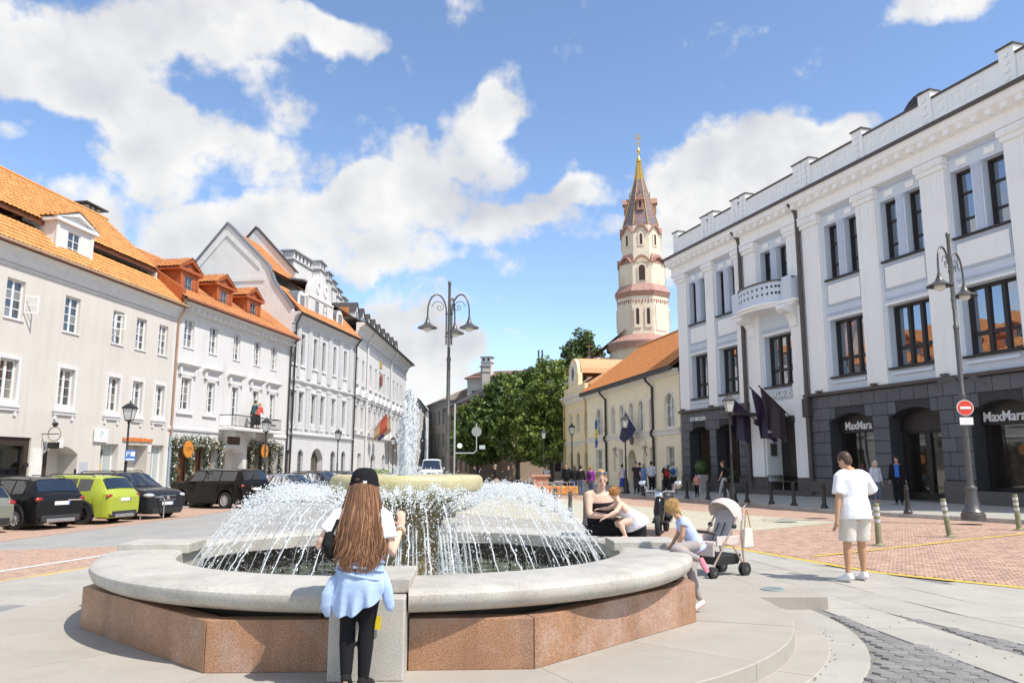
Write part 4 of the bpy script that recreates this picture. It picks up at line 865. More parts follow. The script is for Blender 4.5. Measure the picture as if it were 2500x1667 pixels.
for a,b in ((8,10.2),(2.2,3.6),(14,15.6),(17.5,19.1),(22,23.6)): window(H4,a,b,.3,2.9,.3,frameg,glass,2,2,.08,.05)
molding('cornice',H4,0,29,corn(13.1,14.1,.8),trimw); molding('string_course',H4,0,29,corn(4.1,4.45,.18),trimw); molding('string_course',H4,0,29,corn(12.1,12.3,.1),trimw)
slope(H4,'roof',0,29.2,[(-.95,14.05),(.3,14.6),(4.5,17.2)],darkroof); slope(H4,'back_roof',0,29,[(4.5,17.2),(12,14)],darkroof)
MB().tube([(0,-.95,14.08),(29.2,-.95,14.08)],.09,8).build('gutter',iron,H4)
for k in range(9):
    c=1.6+k*2.7; b=MB(); b.yprism([(c-.6,14.6),(c+.6,14.6),(c+.6,15.3),(c,16.1),(c-.6,15.3)],.35,2.4); d=b.build('dormer',trimw if k%1==0 else tilem2,H4); q=MB(); q.quad((c-.7,.25,15.25),(c,.25,16.2),(c,2.6,16.2),(c-.7,2.6,15.25)); q.quad((c,.25,16.2),(c+.7,.25,15.25),(c+.7,2.6,15.25),(c,2.6,16.2)); q.build('dormer_roof',darkroof,d); MB().box(c-.3,c+.3,.32,.36,14.75,15.35).build('dormer_pane',glass,d); MB().box(c-.9,c-.62,.9,1.8,14.8,15.6).build('dormer_cheek',tilem2,d)
for x in (4.9,17.6): MB().tube([(x,-.85,14.0),(x,-.2,13.0),(x,-.12,12.6),(x,-.12,.2)],.09,8).build('downpipe',pipew,H4)
for (x0,x1,z1) in ((.2,1.9,19.6),(3.0,4.3,19.3),(4.8,6.2,18.95),(6.6,8.3,18.6),(9.0,10.8,18.3)): chimney(H4,x0,x1,3.4,4.4,15.5,z1)
MB().box(11.2,12.4,-.06,0,11.5,12.3).build('gilt_plaque',M('gilt plaque',(.42,.33,.12)),H4); b=MB(); b.yprism([(11.7,9.8),(12.6,9.8),(12.7,10.6),(12.15,11.0),(11.6,10.6)],-.12,-.01); b.build('coat_of_arms',M('coat of arms',(.30,.10,.07),var=.4,vs=6),H4)
MB().box(15,23,-1.4,0,4.35,4.55).build('balcony',trimw,H4)
bx=MB(); 
for k in range(26): foliage(bx,(15.2+k*.3,-1.3,4.9),(.25,.2,.4),16,.12,rg2)
bx.build('balcony_plants',leafm[1],H4,kind='stuff')
for x,cs,lab in ((6.2,[(.36,.07,.04),(.34,.22,.13)],'red and sand coloured flag on the white house nearer the gutter pipe'),(8.2,[(.36,.25,.17),(.05,.05,.16)],'sand and navy flag on the white house beside the green balcony')):
    f=thing('flag',lab,'flag',l4,r4,'flags on the long white house'); MB().tube([(x,0,4.6),(x+.3,-1.7,6.6)],.035,6).build('pole',steel,f)
    for k,cc in enumerate(cs):
        b=MB(); n=8
        for i in range(n):
            t0,t1=i/n,(i+1)/n; P=lambda t,h:(x+.3*(1-h*.9)+.15*math.sin(t*7),-1.7+1.15*h-.1*t,6.6-1.6*h-1.6*t*(1-.4*h))
            h0,h1=(0,.55) if k==0 else (.55,1); b.quad(P(t0,h0),P(t0,h1),P(t1,h1),P(t1,h0))
        b.build('cloth',M('flag cloth %.2f %.2f'%(cc[0],x),cc,rough=.8),f,smooth=60)
# ---------------------------------------------------------------- right-hand building
shadew=M('cool white render',(.91,.90,.885),rough=.85,var=.04,vs=.5,bump=.05,bs=60,streak=.08)
bluew=M('pale blue render',(.64,.70,.79),rough=.85,var=.05,vs=.5,bump=.05,bs=60,streak=.08)
bluew2=M('blue grey render',(.50,.56,.68),rough=.85,var=.05,vs=.5)
darkst2=M('dark rusticated stone',(.125,.126,.134),rough=.75,var=.12,vs=1.5,bump=.1,bs=60,rnd=.10)
darkjoint=M('dark joint',(.05,.05,.052),rough=.9)
plinth=M('plinth stone',(.12,.108,.098),rough=.7,var=.15,vs=2)
brownm=M('brown metal',(.10,.082,.075),rough=.5,metal=.3)
frameb=M('black brown frame',(.022,.018,.017),rough=.45)
lR,rR=wmat((10.7,49.9),(17.9,27.5)); nearR=local((0,0,1.6),lR,rR)
HR=thing('corner_building','white and pale blue office building with dark stone shop arches and parapet','building',lR,rR)
XE=31.0
BAYS=[(1.75,3.75),(4.85,6.85),(9.2,11.42),(14.3,16.5),(17.9,20.15),(21.6,23.95),(25.4,27.75)]
Z2a,Z2b,Z1a,Z1b=10.42,13.1,5.78,8.45
holes=[]
for i,(a,b) in enumerate(BAYS):
    lo=Z2a if i!=2 else 10.2
    m=(a+b)/2; holes+=[(a,m-.24,lo,Z2b,0,.5),(m+.24,b,lo,Z2b,0,.5),(a,b,Z1a,Z1b,0,.5)]
wall('wall',HR,.5,XE,5.0,14.2,holes,bluew,depth=14,reveal=.5)
# white pilasters between the bays
PIL=[(.5,1.62,1),(3.82,4.72,1),(6.95,7.65,1),(7.85,8.95,0),(11.62,12.6,0),(12.85,14.05,1),(16.6,17.75,1),(20.25,21.45,1),(24.1,25.3,1),(27.9,29.0,1)]
for a,b,fl in PIL:
    p=MB().box(a,b,-.16,0.0,5.1,13.3).build('pilaster',shadew,HR); c=MB(); c.box(a-.06,b+.06,-.26,0,13.3,13.5); c.box(a-.12,b+.12,-.34,0,13.5,13.78); c.build('capital',shadew,p)
    if fl:
        f=MB(); w=(b-a)
        for s in (.18,.40,.62,.84):
            f.box(a+w*s-.05,a+w*s+.05,-.20,-.155,11.75,13.2)
        f.build('fluting',shadew,p); f=MB()
        for k in range(7): f.box(a+w*.06+k*w*.13,a+w*.06+k*w*.13+.07,-.37,-.335,13.55,13.68)
        f.build('egg_moulding',shadew,p,kind='stuff')
for i,(a,b) in enumerate(BAYS):
    m=(a+b)/2; lo=Z2a if i!=2 else 10.2
    for x0,x1 in ((a,m-.24),(m+.24,b)): window(HR,x0,x1,lo,Z2b,.42,frameb,glassR,1,3,.10,.09,rowz=[lo+.75,12.2],yd=.1)
    c=MB(); c.box(m-.16,m+.16,-.03,.0,lo,Z2b-.18); c.box(m-.22,m+.22,-.05,.0,Z2b-.18,Z2b); c.build('mullion_pier',bluew2,HR)
    window(HR,a,b,Z1a,Z1b,.42,frameb,glassR,3,2,.12,.16,rowz=[Z1a+.85],yd=.1)
    MB().box(a-.06,b+.06,-.14,.0,lo-.08,lo).build('sill',frameb,HR); MB().box(a-.06,b+.06,-.16,.0,Z1a-.09,Z1a).build('sill',frameb,HR)
    MB().box(a+.06,b-.06,-.12,.0,Z1a-.32,Z1a-.2).build('sill_band',bluew,HR)
    for x in (a+.35,b-.75): MB().box(x,x+.45,-.05,0,13.22,13.48).build('lintel_tablet',shadew,HR)
    MB().box(a-.02,b+.02,-.04,0,13.62,13.70).build('frieze_line',bluew2,HR)
    if i!=2:
        pn=MB().box(a+.06,b-.06,-.06,.0,9.22,10.14).build('spandrel_panel',shadew,HR); f=MB()
        for (p,q,r,s) in ((a-.02,b+.02,9.12,9.16),(a-.02,b+.02,10.2,10.24)): f.box(p,q,-.05,0,r,s)
        f.box(a-.02,a+.02,-.05,0,9.16,10.2); f.box(b-.02,b+.02,-.05,0,9.16,10.2); f.build('panel_frame',bluew2,pn)
    MB().box(a-.05,b+.05,-.08,.0,8.72,8.80).build('lintel_line',bluew2,HR); MB().box(a-.05,b+.05,-.1,.0,8.47,8.56).build('lintel_line',shadew,HR)
# entablature, gutter and parapet
ent=MB().xprism([(0,13.8),(-.36,13.8),(-.36,13.88),(-.30,13.95),(-.30,14.35),(-.5,14.45),(-.75,14.62),(-.80,14.86),(-.80,14.98),(14,15.0),(14,13.8)],.1,XE).build('cornice',shadew,HR)
mk=MB().box(0,.24,-.68,-.30,14.36,14.58).mesh('modillion',shadew)
k=.35
while k<XE-.5: link('modillion',mk,HR,(k,0,0)); k+=.62
MB().box(-.1,XE,-.92,-.80,14.9,15.03).build('gutter',brownm,HR); MB().box(-.1,0.1,-.92,14,14.9,15.03).build('gutter',brownm,HR)
MB().box(.55,XE,-.25,.0,14.98,16.32).build('parapet',shadew,HR); MB().box(.5,XE,-.32,.06,16.32,16.40).build('parapet_coping',brownm,HR)
PX=[.55,3.95,4.75,7.2,8.0,12.7,13.35,16.9,20.7,24.4,28.2]
for x in PX:
    p=MB().box(x,x+.62,-.34,.10,14.98,16.68).build('parapet_post',shadew,HR); c=MB(); c.box(x-.06,x+.68,-.41,.17,16.68,16.74); c.build('post_cap',brownm,p); f=MB()
    for z in (15.4,15.7,16.0,16.3): f.box(x+.22,x+.4,-.42,-.39,z,z+.14)
    f.build('post_studs',shadew,p,kind='stuff')
pm=MB()
pm.box(0,.62,-.30,-.25,0,.08); pm.box(0,.62,-.30,-.25,.72,.80); pm.box(0,.07,-.30,-.25,.08,.72); pm.box(.55,.62,-.30,-.25,.08,.72); pm.box(.22,.40,-.28,-.25,.30,.5); pmm=pm.mesh('parapet_panel',shadew)
x=1.3
while x<XE-1:
    if not any(p-.7<x<p+.7 for p in PX): link('parapet_panel',pmm,HR,(x,0,15.35)); x+=.80
    else: x+=.1
# roof light seen over the parapet
n=14; MB().yprism([(18.0+1.35*(1-math.cos(math.pi*k/n)),16.0+1.75*math.sin(math.pi*k/n)) for k in range(n+1)],1.2,1.5).build('roof_light',M('dark roof light',(.03,.02,.02),rough=.4),HR)
# dark ground floor: rusticated blocks round arched openings
ARC=[(1.35,3.66,.75),(4.34,6.62,.75),(13.95,16.68,.65),(17.6,20.22,.32),(21.62,24.25,.75),(25.4,28.0,.75)]
ah=[(a,b,z,4.05,.38,.75) for a,b,z in ARC]
wall('ground_floor_left',HR,.42,7.72,-.1,5.0,[h for h in ah if h[0]<7],darkjoint,depth=0,ends=False,reveal=.75,y=-.08)
wall('ground_floor_right',HR,12.5,XE,-.1,5.0,[h for h in ah if h[0]>12],darkjoint,depth=0,ends=False,reveal=.75,y=-.08)
rows=[1.12,1.66,2.20,2.74,3.28,3.82,4.36,4.94]
def blocks(x0,x1,opens):
    for j in range(len(rows)-1):
        z0,z1=rows[j],rows[j+1]; segs=[]; cur=x0
        edge=[]
        for a,b,_ in opens:
            if z0<3.7: edge.append((a-.0,b+.0))
            elif z0<4.0: edge.append((a+.42,b-.42))
        for a,b in sorted(edge): segs.append((cur,a)); cur=b
        segs.append((cur,x1))
        for a,b in segs:
            L=b-a
            if L<.12: continue
            n=max(1,round(L/.72)); w=L/n; off=(.5 if j%2 and n>1 else 0)
            cuts=[a]+[a+w*(k+off) for k in range(0 if off else 1,n)]+[b]
            for c0,c1 in zip(cuts,cuts[1:]):
                if c1-c0<.06: continue
                MB().box(c0+.012,c1-.012,-.13,-.075,z0+.012,z1-.012).build('stone_block',darkst2,HR,bevel=.012,seg=1)
blocks(.42,7.72,ARC[:2]); blocks(12.5,29.2,ARC[2:])
for a,b in ((.40,7.74),(12.48,XE)):
    op=[q for q in ARC if a<q[0]<b]; cur=a
    for q in op+[(b,b,0)]:
        if q[0]-cur>.05: MB().box(cur,q[0],-.20,-.08,-.1,1.10).build('plinth',plinth,HR,bevel=.01)
        if q[2]>.1 and q[1]>q[0]: MB().box(q[0],q[1],-.19,-.02,-.1,q[2]).build('plinth',plinth,HR,bevel=.01)
        cur=q[1]
    MB().box(a-.1,b+.05,-.28,0,4.96,5.10).build('string_course',brownm,HR)
for x in (.95,4.2,13.6,17.1,20.8,24.6): MB().box(x-.12,x+.12,-.42,-.2,5.10,5.20).build('floodlight',greyiron,HR)
# shop windows behind the arches
intm=M('shop interior warm',(.42,.34,.27),rough=.8,var=.3,vs=1)
for k,(a,b,z) in enumerate(ARC):
    sb_=MB(); sb_.box(a-1.2,b+.5,2.6,2.65,z-.2,4.3); sb_.box(a-1.25,a-1.2,.75,2.6,z-.2,4.3); sb_.box(b+.5,b+.55,.75,2.6,z-.2,4.3); sb_.box(a-1.2,b+.5,.75,2.6,4.15,4.2); sb_.build('shop_interior',intm,HR); MB().box(a-1.2,b+.5,.75,2.6,z-.03,z).build('shop_floor',intm,HR); MB().box(a+.2,a+.9,2.1,2.5,z,z+1.1).build('display_case',M('display wood',(.22,.12,.06),rough=.5),HR); MB().box(a-.4,b-.2,2.52,2.58,2.4,3.1).build('display_panel',M('display panel',(.42,.36,.30),rough=.7),HR)
    if k==3:
        window(HR,a,b,.3,4.1,.66,frameb,shopglass,2,2,.30,.20,rowz=[3.1],mid=.26,yd=.12,name='shop_door'); MB().box(a,b,.5,.6,3.1,4.1).build('fanlight_panel',frameb,HR)
    else:
        window(HR,a,b,z,4.1,.66,frameb,shopglass,1 if k>1 else 2,1,.14 if k>1 else .08,.06,yd=.12,name='shop_window')
        if k in (2,4,5): MB().box(a,b,.40,.5,3.18,4.1).build('fascia',frameb,HR)
wlet=M('white letters',(.86,.86,.84),rough=.5)
text('shop_lettering','MaxMara',.52,wlet,HR,(15.25,.38,3.48),(R(90),0,0),.02,sx=.86,font_sh=.006); text('shop_lettering','MaxMara',.52,wlet,HR,(22.6,.38,3.46),(R(90),0,0),.02,sx=.90,font_sh=.006)
text('shop_lettering','DU BROLIAI',.36,wlet,HR,(2.45,-.15,4.5),(R(90),0,0),.02,sx=.92)
text('entrance_lettering','WORKLAND',.42,wlet,HR,(10.1,-.10,5.28),(R(90),0,0),.03,sx=1.05,font_sh=.006)
# mannequin in a rust coat
mq=thing('mannequin','headed shop mannequin in a rust coat behind the shop window','mannequin',lR,rR)
b=MB(); b.tube([(15.95,1.25,.75),(15.95,1.25,1.4),(15.93,1.25,2.0),(15.95,1.25,2.28),(15.98,1.25,2.36)],[(.28,.2),(.24,.17),(.19,.13),(.22,.12),(.05,.05)],12); b.tube([(15.75,1.25,2.22),(15.6,1.2,1.8),(15.72,1.1,1.45)],[.07,.06,.05],8); b.tube([(16.15,1.25,2.22),(16.25,1.2,1.8),(16.2,1.1,1.45)],[.07,.06,.05],8); b.build('coat',M('rust coat',(.34,.11,.045),rough=.8),mq,smooth=60); MB().ball((15.99,1.22,2.52),.085,.10,.13).build('head',M('mannequin skin',(.55,.36,.2),rough=.4),mq,smooth=60)
# entrance bay
eb=wall('entrance_bay',HR,7.72,12.5,1.1,5.0,[(9.02,11.42,.9,4.2,0,.9)],shadew,depth=0,ends=False,reveal=.9,y=-.05); wall('entrance_plinth',HR,7.72,12.5,-.1,1.1,[(9.02,11.42,-.2,1.2,0,.9)],plinth,depth=0,ends=False,reveal=.9,y=-.10)
for a,b in ((7.9,8.95),(11.55,12.4)): MB().box(a,b,-.2,-.05,1.12,5.75).build('pilaster',shadew,HR)
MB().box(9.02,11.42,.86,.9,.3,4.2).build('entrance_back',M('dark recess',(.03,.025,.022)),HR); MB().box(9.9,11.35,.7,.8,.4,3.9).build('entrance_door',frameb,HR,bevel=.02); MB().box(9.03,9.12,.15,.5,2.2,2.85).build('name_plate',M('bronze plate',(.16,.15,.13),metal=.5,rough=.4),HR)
MB().box(8.2,9.4,-2.2,-.1,4.30,4.42).build('canopy',brownm,HR)
for x in (7.7,12.7):
    MB().tube([(x,-.75,14.7),(x,-.35,14.3),(x,-.28,14.0),(x,-.28,1.0)],.11,10).build('downpipe',brownm,HR); MB().box(x-.2,x+.2,-.45,-.1,4.0,4.9).build('pipe_box',brownm,HR)
# bowed balcony with pierced parapet
bl=MB(); n=14; a0,b0=7.3,12.45
def bow(o,ins=0): return [(a0+ins,0)]+[(a0+ins,-.55-o*.4)]+[((a0+b0)/2-((b0-a0)/2-.85)*math.cos(math.pi*k/n),-.62-o-.62*math.sin(math.pi*k/n)) for k in range(n+1)]+[(b0-ins,-.55-o*.4),(b0-ins,0)]
bl.prism(bow(.18,-.15),9.78,9.92); bl.prism(bow(.08),9.64,9.78); bo=bl.build('balcony',shadew,HR,smooth=30)
P=bow(0,.05)[1:-1]; q=MB()
def pw(P,z0,z1,th,holes_=None):
    for (p,r) in zip(P,P[1:]):
        d=Vector((r[0]-p[0],r[1]-p[1])); L=d.length
        if L<.01: continue
        nrm=Vector((d.y,-d.x)).normalized()*th; q.hexa([(p[0],p[1],z0),(r[0],r[1],z0),(r[0]-nrm.x,r[1]-nrm.y,z0),(p[0]-nrm.x,p[1]-nrm.y,z0)],[(p[0],p[1],z1),(r[0],r[1],z1),(r[0]-nrm.x,r[1]-nrm.y,z1),(p[0]-nrm.x,p[1]-nrm.y,z1)])
pw(P,9.92,10.98,.10); q.build('balcony_parapet',bluew,bo); h=MB()
for k in range(2,n+1,1):
    p,r=Vector(P[k]),Vector(P[min(k+1,len(P)-1)]); m=(p+r)/2; d=(r-p).normalized(); nn=Vector((d.y,-d.x)); 
    if nn.y>0: nn=-nn
    for z in (10.32,10.66):
        c=m+nn*.004; h.add([(c.x-d.x*.06,c.y-d.y*.06,z),(c.x+d.x*.06,c.y+d.y*.06,z),(c.x+d.x*.06,c.y+d.y*.06,z+.13),(c.x-d.x*.06,c.y-d.y*.06,z+.13)],[(0,1,2,3)])
h.build('parapet_piercings',M('dark hole',(.04,.04,.045)),bo,kind='stuff'); q=MB(); pw(bow(.05,.0)[1:-1],10.98,11.06,.18); q.build('parapet_coping',brownm,bo)
for x in (a0+.02,b0-.72): MB().box(x,x+.70,-.66,0,9.92,11.12).build('balcony_post',bluew,bo,bevel=.02)
for x in (8.05,11.6): MB().xprism([(0,9.64),(-.95,9.64),(-1.0,9.45),(-.8,9.3),(-.45,9.25),(-.28,9.0),(-.22,8.6),(0,8.5)],x,x+.62).build('console',shadew,bo)
# steps before the doors
for a,b,h in ((.6,7.0,.30),(7.4,12.8,.34),(13.0,14.4,.2)):
    for s in range(2): MB().box(a,b,-.75+s*.32,-.2,.0,.14+h*.5*(s+1)).build('step',plinth,HR,bevel=.01)
# flags with their angled poles
vio=[M('violet cloth',(.035,.017,.055),rough=.45,var=.15),M('wine cloth',(.032,.013,.022),rough=.5,var=.2)]
def flag(x,m,lab,txt=None):
    f=thing('flag',lab,'flag',lR,rR,'company flags over the entrance'); root=Vector((x,-.2,3.95)); tip=Vector((x-.30,-1.9,5.6))
    MB().tube([root,tip],.028,8).build('pole',iron,f); MB().xprism([(-.05,3.7),(-.40,3.9),(-.40,4.12),(-.05,4.12)],x-.09,x+.09).build('pole_bracket',iron,f); MB().ball(tip,.05).build('finial',iron,f)
    b=MB(); n,mm=16,12; G=[]
    for j in range(mm+1):
        row=[]
        for i in range(n+1):
            s=i/n; t=j/mm; p=tip.lerp(root,.02+s*.74); z=p.z+(2.95+.10*math.sin(s*5)-p.z)*t; fold=.11*math.sin(s*10+2*t)*(t**.6)
            row.append((p.x+fold+.10*t*s,p.y*(1-.18*t*(1-s))+fold*.35,z))
        G.append(row)
    for j in range(mm):
        for i in range(n): b.quad(G[j][i],G[j][i+1],G[j+1][i+1],G[j+1][i])
    b.build('cloth',m,f,smooth=80)
    if txt:
        p=Vector(G[10][8]); text('flag_lettering',txt,.19,wlet,f,(p.x-.22,p.y-.08,p.z),(R(90),0,R(-62)),.002)
    return f
flag(8.55,vio[0],'violet company flag hanging left of the entrance behind a lantern')
flag(10.75,vio[0],'violet company flag half hidden behind the wine red one')
flag(11.5,vio[1],'wine red company flag with white lettering right of the entrance','WORKLAND')
# ---------------------------------------------------------------- yellow houses
yel=M('yellow render',(.90,.80,.57),rough=.9,var=.05,vs=.5,bump=.05,bs=60,streak=.08); yelt=M('cream trim',(.78,.74,.66),rough=.85,var=.04)
yel2=M('ochre render',(.82,.69,.43),rough=.9,var=.06,vs=.6)
lY,rY=wmat((6.7,69.6),(10.7,49.9))
HY=thing('house','pale yellow two storey house with orange tiled roof and black drainpipes','house',lY,rY)
up=[(2.7,4.3,4.25,6.45),(6.75,7.6,4.2,6.35),(8.85,9.7,4.2,6.35),(10.95,11.8,4.2,6.35),(12.95,13.85,4.2,6.35),(15.1,15.85,4.2,6.35),(17.85,19.45,4.2,6.45)]
lowr=[(2.5,4.1,1.2,3.05),(6.95,7.6,1.2,3.1),(8.35,9.2,1.2,3.0),(13.55,14.15,1.2,2.97),(14.85,15.5,1.2,2.95),(17.8,19.1,1.2,2.95)]
holes=[(a,b,c,d,(b-a)/2-.001,.2) for a,b,c,d in up]+[(a,b,c,d,0,.3) for a,b,c,d in lowr]+[(10.3,12.1,-.1,2.9,.7,.9)]
wall('wall',HY,0,20.2,-.2,7.7,holes,yel,depth=10,reveal=.25)
for a,b,c,d in up: window(HY,a,b,c,d,.15,framew,glass2,2,3,.07,.04,mid=.12); surround(HY,a,b,c,d-(b-a)/2,.13,.05,yelt,bottom=False) if False else None
for a,b,c,d in up:
    n=14; w=(b-a)/2; cx=(a+b)/2; m=MB(); m.box(a-.16,a,-.06,0,c,d-w); m.box(b,b+.16,-.06,0,c,d-w)
    for k in range(n):
        t0,t1=math.pi*k/n,math.pi*(k+1)/n; m.yprism([(cx-w*math.cos(t0),d-w+w*math.sin(t0)),(cx-(w+.16)*math.cos(t0),d-w+(w+.16)*math.sin(t0)),(cx-(w+.16)*math.cos(t1),d-w+(w+.16)*math.sin(t1)),(cx-w*math.cos(t1),d-w+w*math.sin(t1))],-.06,0)
    m.build('window_surround',yelt,HY)
for a,b,c,d in lowr: window(HY,a,b,c,d,.22,framew,glass2,2,2,.07,.04)
MB().box(10.3,12.1,.86,.9,-.1,2.9).build('porch_wall',yel2,HY); MB().box(10.5,11.9,.74,.82,-.1,2.5).build('door',gate,HY)
molding('string_course',HY,0,20.2,[(0,3.72),(-.06,3.72),(-.09,3.95),(-.16,4.06),(-.16,4.12),(0,4.14)],yelt); molding('cornice',HY,0,20.2,[(0,7.55),(-.1,7.55),(-.16,7.7),(-.45,7.78),(-.5,7.9),(0,7.95)],yelt)
MB().box(-.3,20.3,-.62,-.50,7.78,8.12).build('gutter',darkroof,HY)
for x in (5.6,15.9): MB().tube([(x-.35,-.55,8.0),(x-.3,-.5,7.6),(x,-.14,7.1),(x,-.14,4.2),(x-.12,-.26,4.0),(x-.12,-.26,3.8),(x,-.14,3.6),(x,-.14,.2)],.09,8).build('downpipe',iron,HY)
slope(HY,'roof',-.3,20.4,[(-.62,8.05),(5.2,12.4)],tileu); slope(HY,'back_roof',-.3,20.4,[(5.2,12.4),(10.5,8)],tileu); tilem3=M('bright orange tile',(.60,.235,.065),rough=.85,var=.1,vs=5,rnd=.08); roof_tiles(HY,-.3,20.4,(-.66,8.07),(5.2,12.45),.28,.36,tilem3,0,None,.02)
MB().tube([(-.3,5.2,12.5),(20.4,5.2,12.5)],.13,8).build('ridge_tiles',tilem3,HY)
MB().xprism([(0,7.5),(-.3,8.0),(5.2,12.1),(10,8)],0.0,.12).build('gable_end',yel,HY)
for x in (7.95,14.4):
    wl_=MB(); wl_.tube([(x,0,3.0),(x,-.35,3.05),(x,-.35,2.9)],.03,6); wl_.tube([(x-.12,-.1,3.2),(x,-.2,2.9),(x,-.05,2.4)],.025,6); wl_.build('wall_lantern',iron,HY)
cs=MB(); n=16; cs.yprism([(11.4+.35*math.cos(2*math.pi*k/n),3.75+.5*math.sin(2*math.pi*k/n)) for k in range(n)],-.12,-.06); cs.build('oval_shield',M('shield',(.12,.11,.14)),HY)
for x,col,lab,tx in ((5.2,((.05,.14,.34),(.72,.55,.04),(.05,.14,.34)),'blue and yellow flag furled beside the black drainpipe',0),(13.0,((.03,.035,.09),),'dark navy flag on an angled pole over the yellow house door',1)):
    f=thing('flag',lab,'flag',lY,rY,'flags on the yellow house')
    if tx==0:
        MB().tube([(5.45,0,4.2),(5.2,-.9,5.6)],.03,6).build('pole',steel,f)
        for k,c in enumerate(col): MB().tube([(5.2+.06*math.sin(k),-.85,5.4-.75*k),(5.28,-.85,5.1-.75*k),(5.2,-.85,4.66-.75*k)],[(.10,.06),(.26,.1),(.13,.08)],8).build('cloth',M('flag band %d'%k,c,rough=.8),f,smooth=60)
    else:
        MB().tube([(14.3,0,3.2),(12.7,-1.0,5.7)],.035,6).build('pole',M('pale pole',(.6,.58,.52)),f); b=MB(); b.add([(12.75,-1.0,5.6),(13.6,-.5,4.25),(13.25,-.75,3.75),(12.4,-1.0,3.35),(11.6,-1.1,3.7),(12.2,-1.05,4.6)],[(0,1,2,3),(0,3,4,5)]); b.build('cloth',M('navy cloth',col[0],rough=.8),f)
# small ochre house with a curved gable
lO,rO=wmat((5.2,77.0),(6.7,69.6))
HO=thing('house','small ochre house with curved attic gable and three bays','house',lO,rO)
hs_=[(1.75,2.7),(4.1,5.05),(6.55,7.4)]
wall('wall',HO,0,7.5,-.2,7.9,[(a,b,4.75,6.5,.2) for a,b in hs_]+[(a,b,0,3.0,.35) for a,b in hs_],yel2,depth=9,reveal=.3)
for a,b in hs_: window(HO,a,b,4.75,6.5,.2,framew,glass2,2,3,.08,.05); window(HO,a,b,0,3.0,.22,gate,glass,2,3,.1,.05); MB().box(a-.2,b+.2,-.1,0,6.75,6.9).build('window_hood',yelt,HO)
molding('cornice',HO,-.2,7.6,corn(7.6,8.25,.5),yelt); molding('string_course',HO,0,7.5,corn(3.6,3.95,.18),yelt)
MB().box(.2,7.3,-.1,.2,8.25,9.1).build('attic',yel2,HO); P=[(1.7,9.1),(1.7,10.2)]+[(3.4-1.5*math.cos(math.pi*k/10),10.3+1.5*math.sin(math.pi*k/10)) for k in range(11)]+[(5.1,10.2),(5.1,9.1)]
MB().yprism(P,-.05,.35).build('curved_gable',yel2,HO); 
nn=16; MB().tube([(3.4+.75*math.cos(2*math.pi*k/nn),-.06,10.3+.85*math.sin(2*math.pi*k/nn)) for k in range(nn+1)],.12,6,cap=False).build('oval_frame',yelt,HO); MB().yprism([(3.4+.7*math.cos(2*math.pi*k/nn),10.3+.8*math.sin(2*math.pi*k/nn)) for k in range(nn)],-.07,-.055).build('oval_window',glass2,HO)
tile4=M('smooth salmon roof',(.62,.34,.17),rough=.7,var=.06); slope(HO,'roof',-.2,7.8,[(.3,9.0),(4.5,11.6)],tile4); slope(HO,'back_roof',-.2,7.8,[(4.5,11.6),(9,8.2)],tile4); b=MB(); n=10
for k in range(n):
    t0,t1=math.pi*k/n,math.pi*(k+1)/n; b.quad((3.4-1.6*math.cos(t0),.3,10.3+1.55*math.sin(t0)),(3.4-1.6*math.cos(t1),.3,10.3+1.55*math.sin(t1)),(3.4-1.6*math.cos(t1),8,10.3+1.55*math.sin(t1)),(3.4-1.6*math.cos(t0),8,10.3+1.55*math.sin(t0)))
b.build('gable_roof',tile4,HO)
for x in (.1,7.4): MB().tube([(x,-.45,8.1),(x,-.12,7.5),(x,-.12,.2)],.07,8).build('downpipe',M('yellow pipe',(.55,.40,.16),rough=.5),HO)
text('sign_lettering','BROLIAI',.28,M('gold letters',(.5,.38,.12)),HO,(4.6,-.03,3.3),(R(90),0,0),.02) if False else None
# ---------------------------------------------------------------- church
chw=M('church cream',(.72,.63,.50),rough=.9,var=.08,vs=.7,bump=.08,bs=30,stain=(.60,.47,.34),stains=.5); chb=M('church brown',(.36,.20,.15),rough=.7,var=.15,vs=2); chr_=M('church red slate',(.42,.22,.17),rough=.6,var=.3,vs=3,stain=(.36,.30,.28),stains=2.5); slate=M('spire slate',(.20,.165,.175),rough=.45,var=.45,vs=2.2,stain=(.36,.13,.10),stains=1.5); holem=M('belfry dark',(.05,.025,.02),rough=.8)
CH=thing('church','cream orthodox church with octagonal bell tower, patterned spire and gilt ribs','church',(15.75,92,0))
o8=lambda r,z:[(r*math.cos(R(22.5+45*k-9)),r*math.sin(R(22.5+45*k-9)),z) for k in range(8)]
def stage(name,r0,z0,r1,z1,m,parent=CH):
    b=MB(); b.add(o8(r0,z0)+o8(r1,z1),[tuple(range(7,-1,-1)),tuple(range(8,16))]+[(i,(i+1)%8,(i+1)%8+8,i+8) for i in range(8)]); return b.build(name,m,parent)
st1=stage('lower_stage',3.28,0,3.22,21.4,chw); stage('cornice',3.28,21.4,3.50,21.95,chb); stage('skirt_roof',3.54,21.97,2.92,22.9,chr_)
st2=stage('belfry_stage',2.88,22.6,2.85,25.6,chw); st3=stage('upper_stage',2.5,25.4,2.42,30.2,chw)
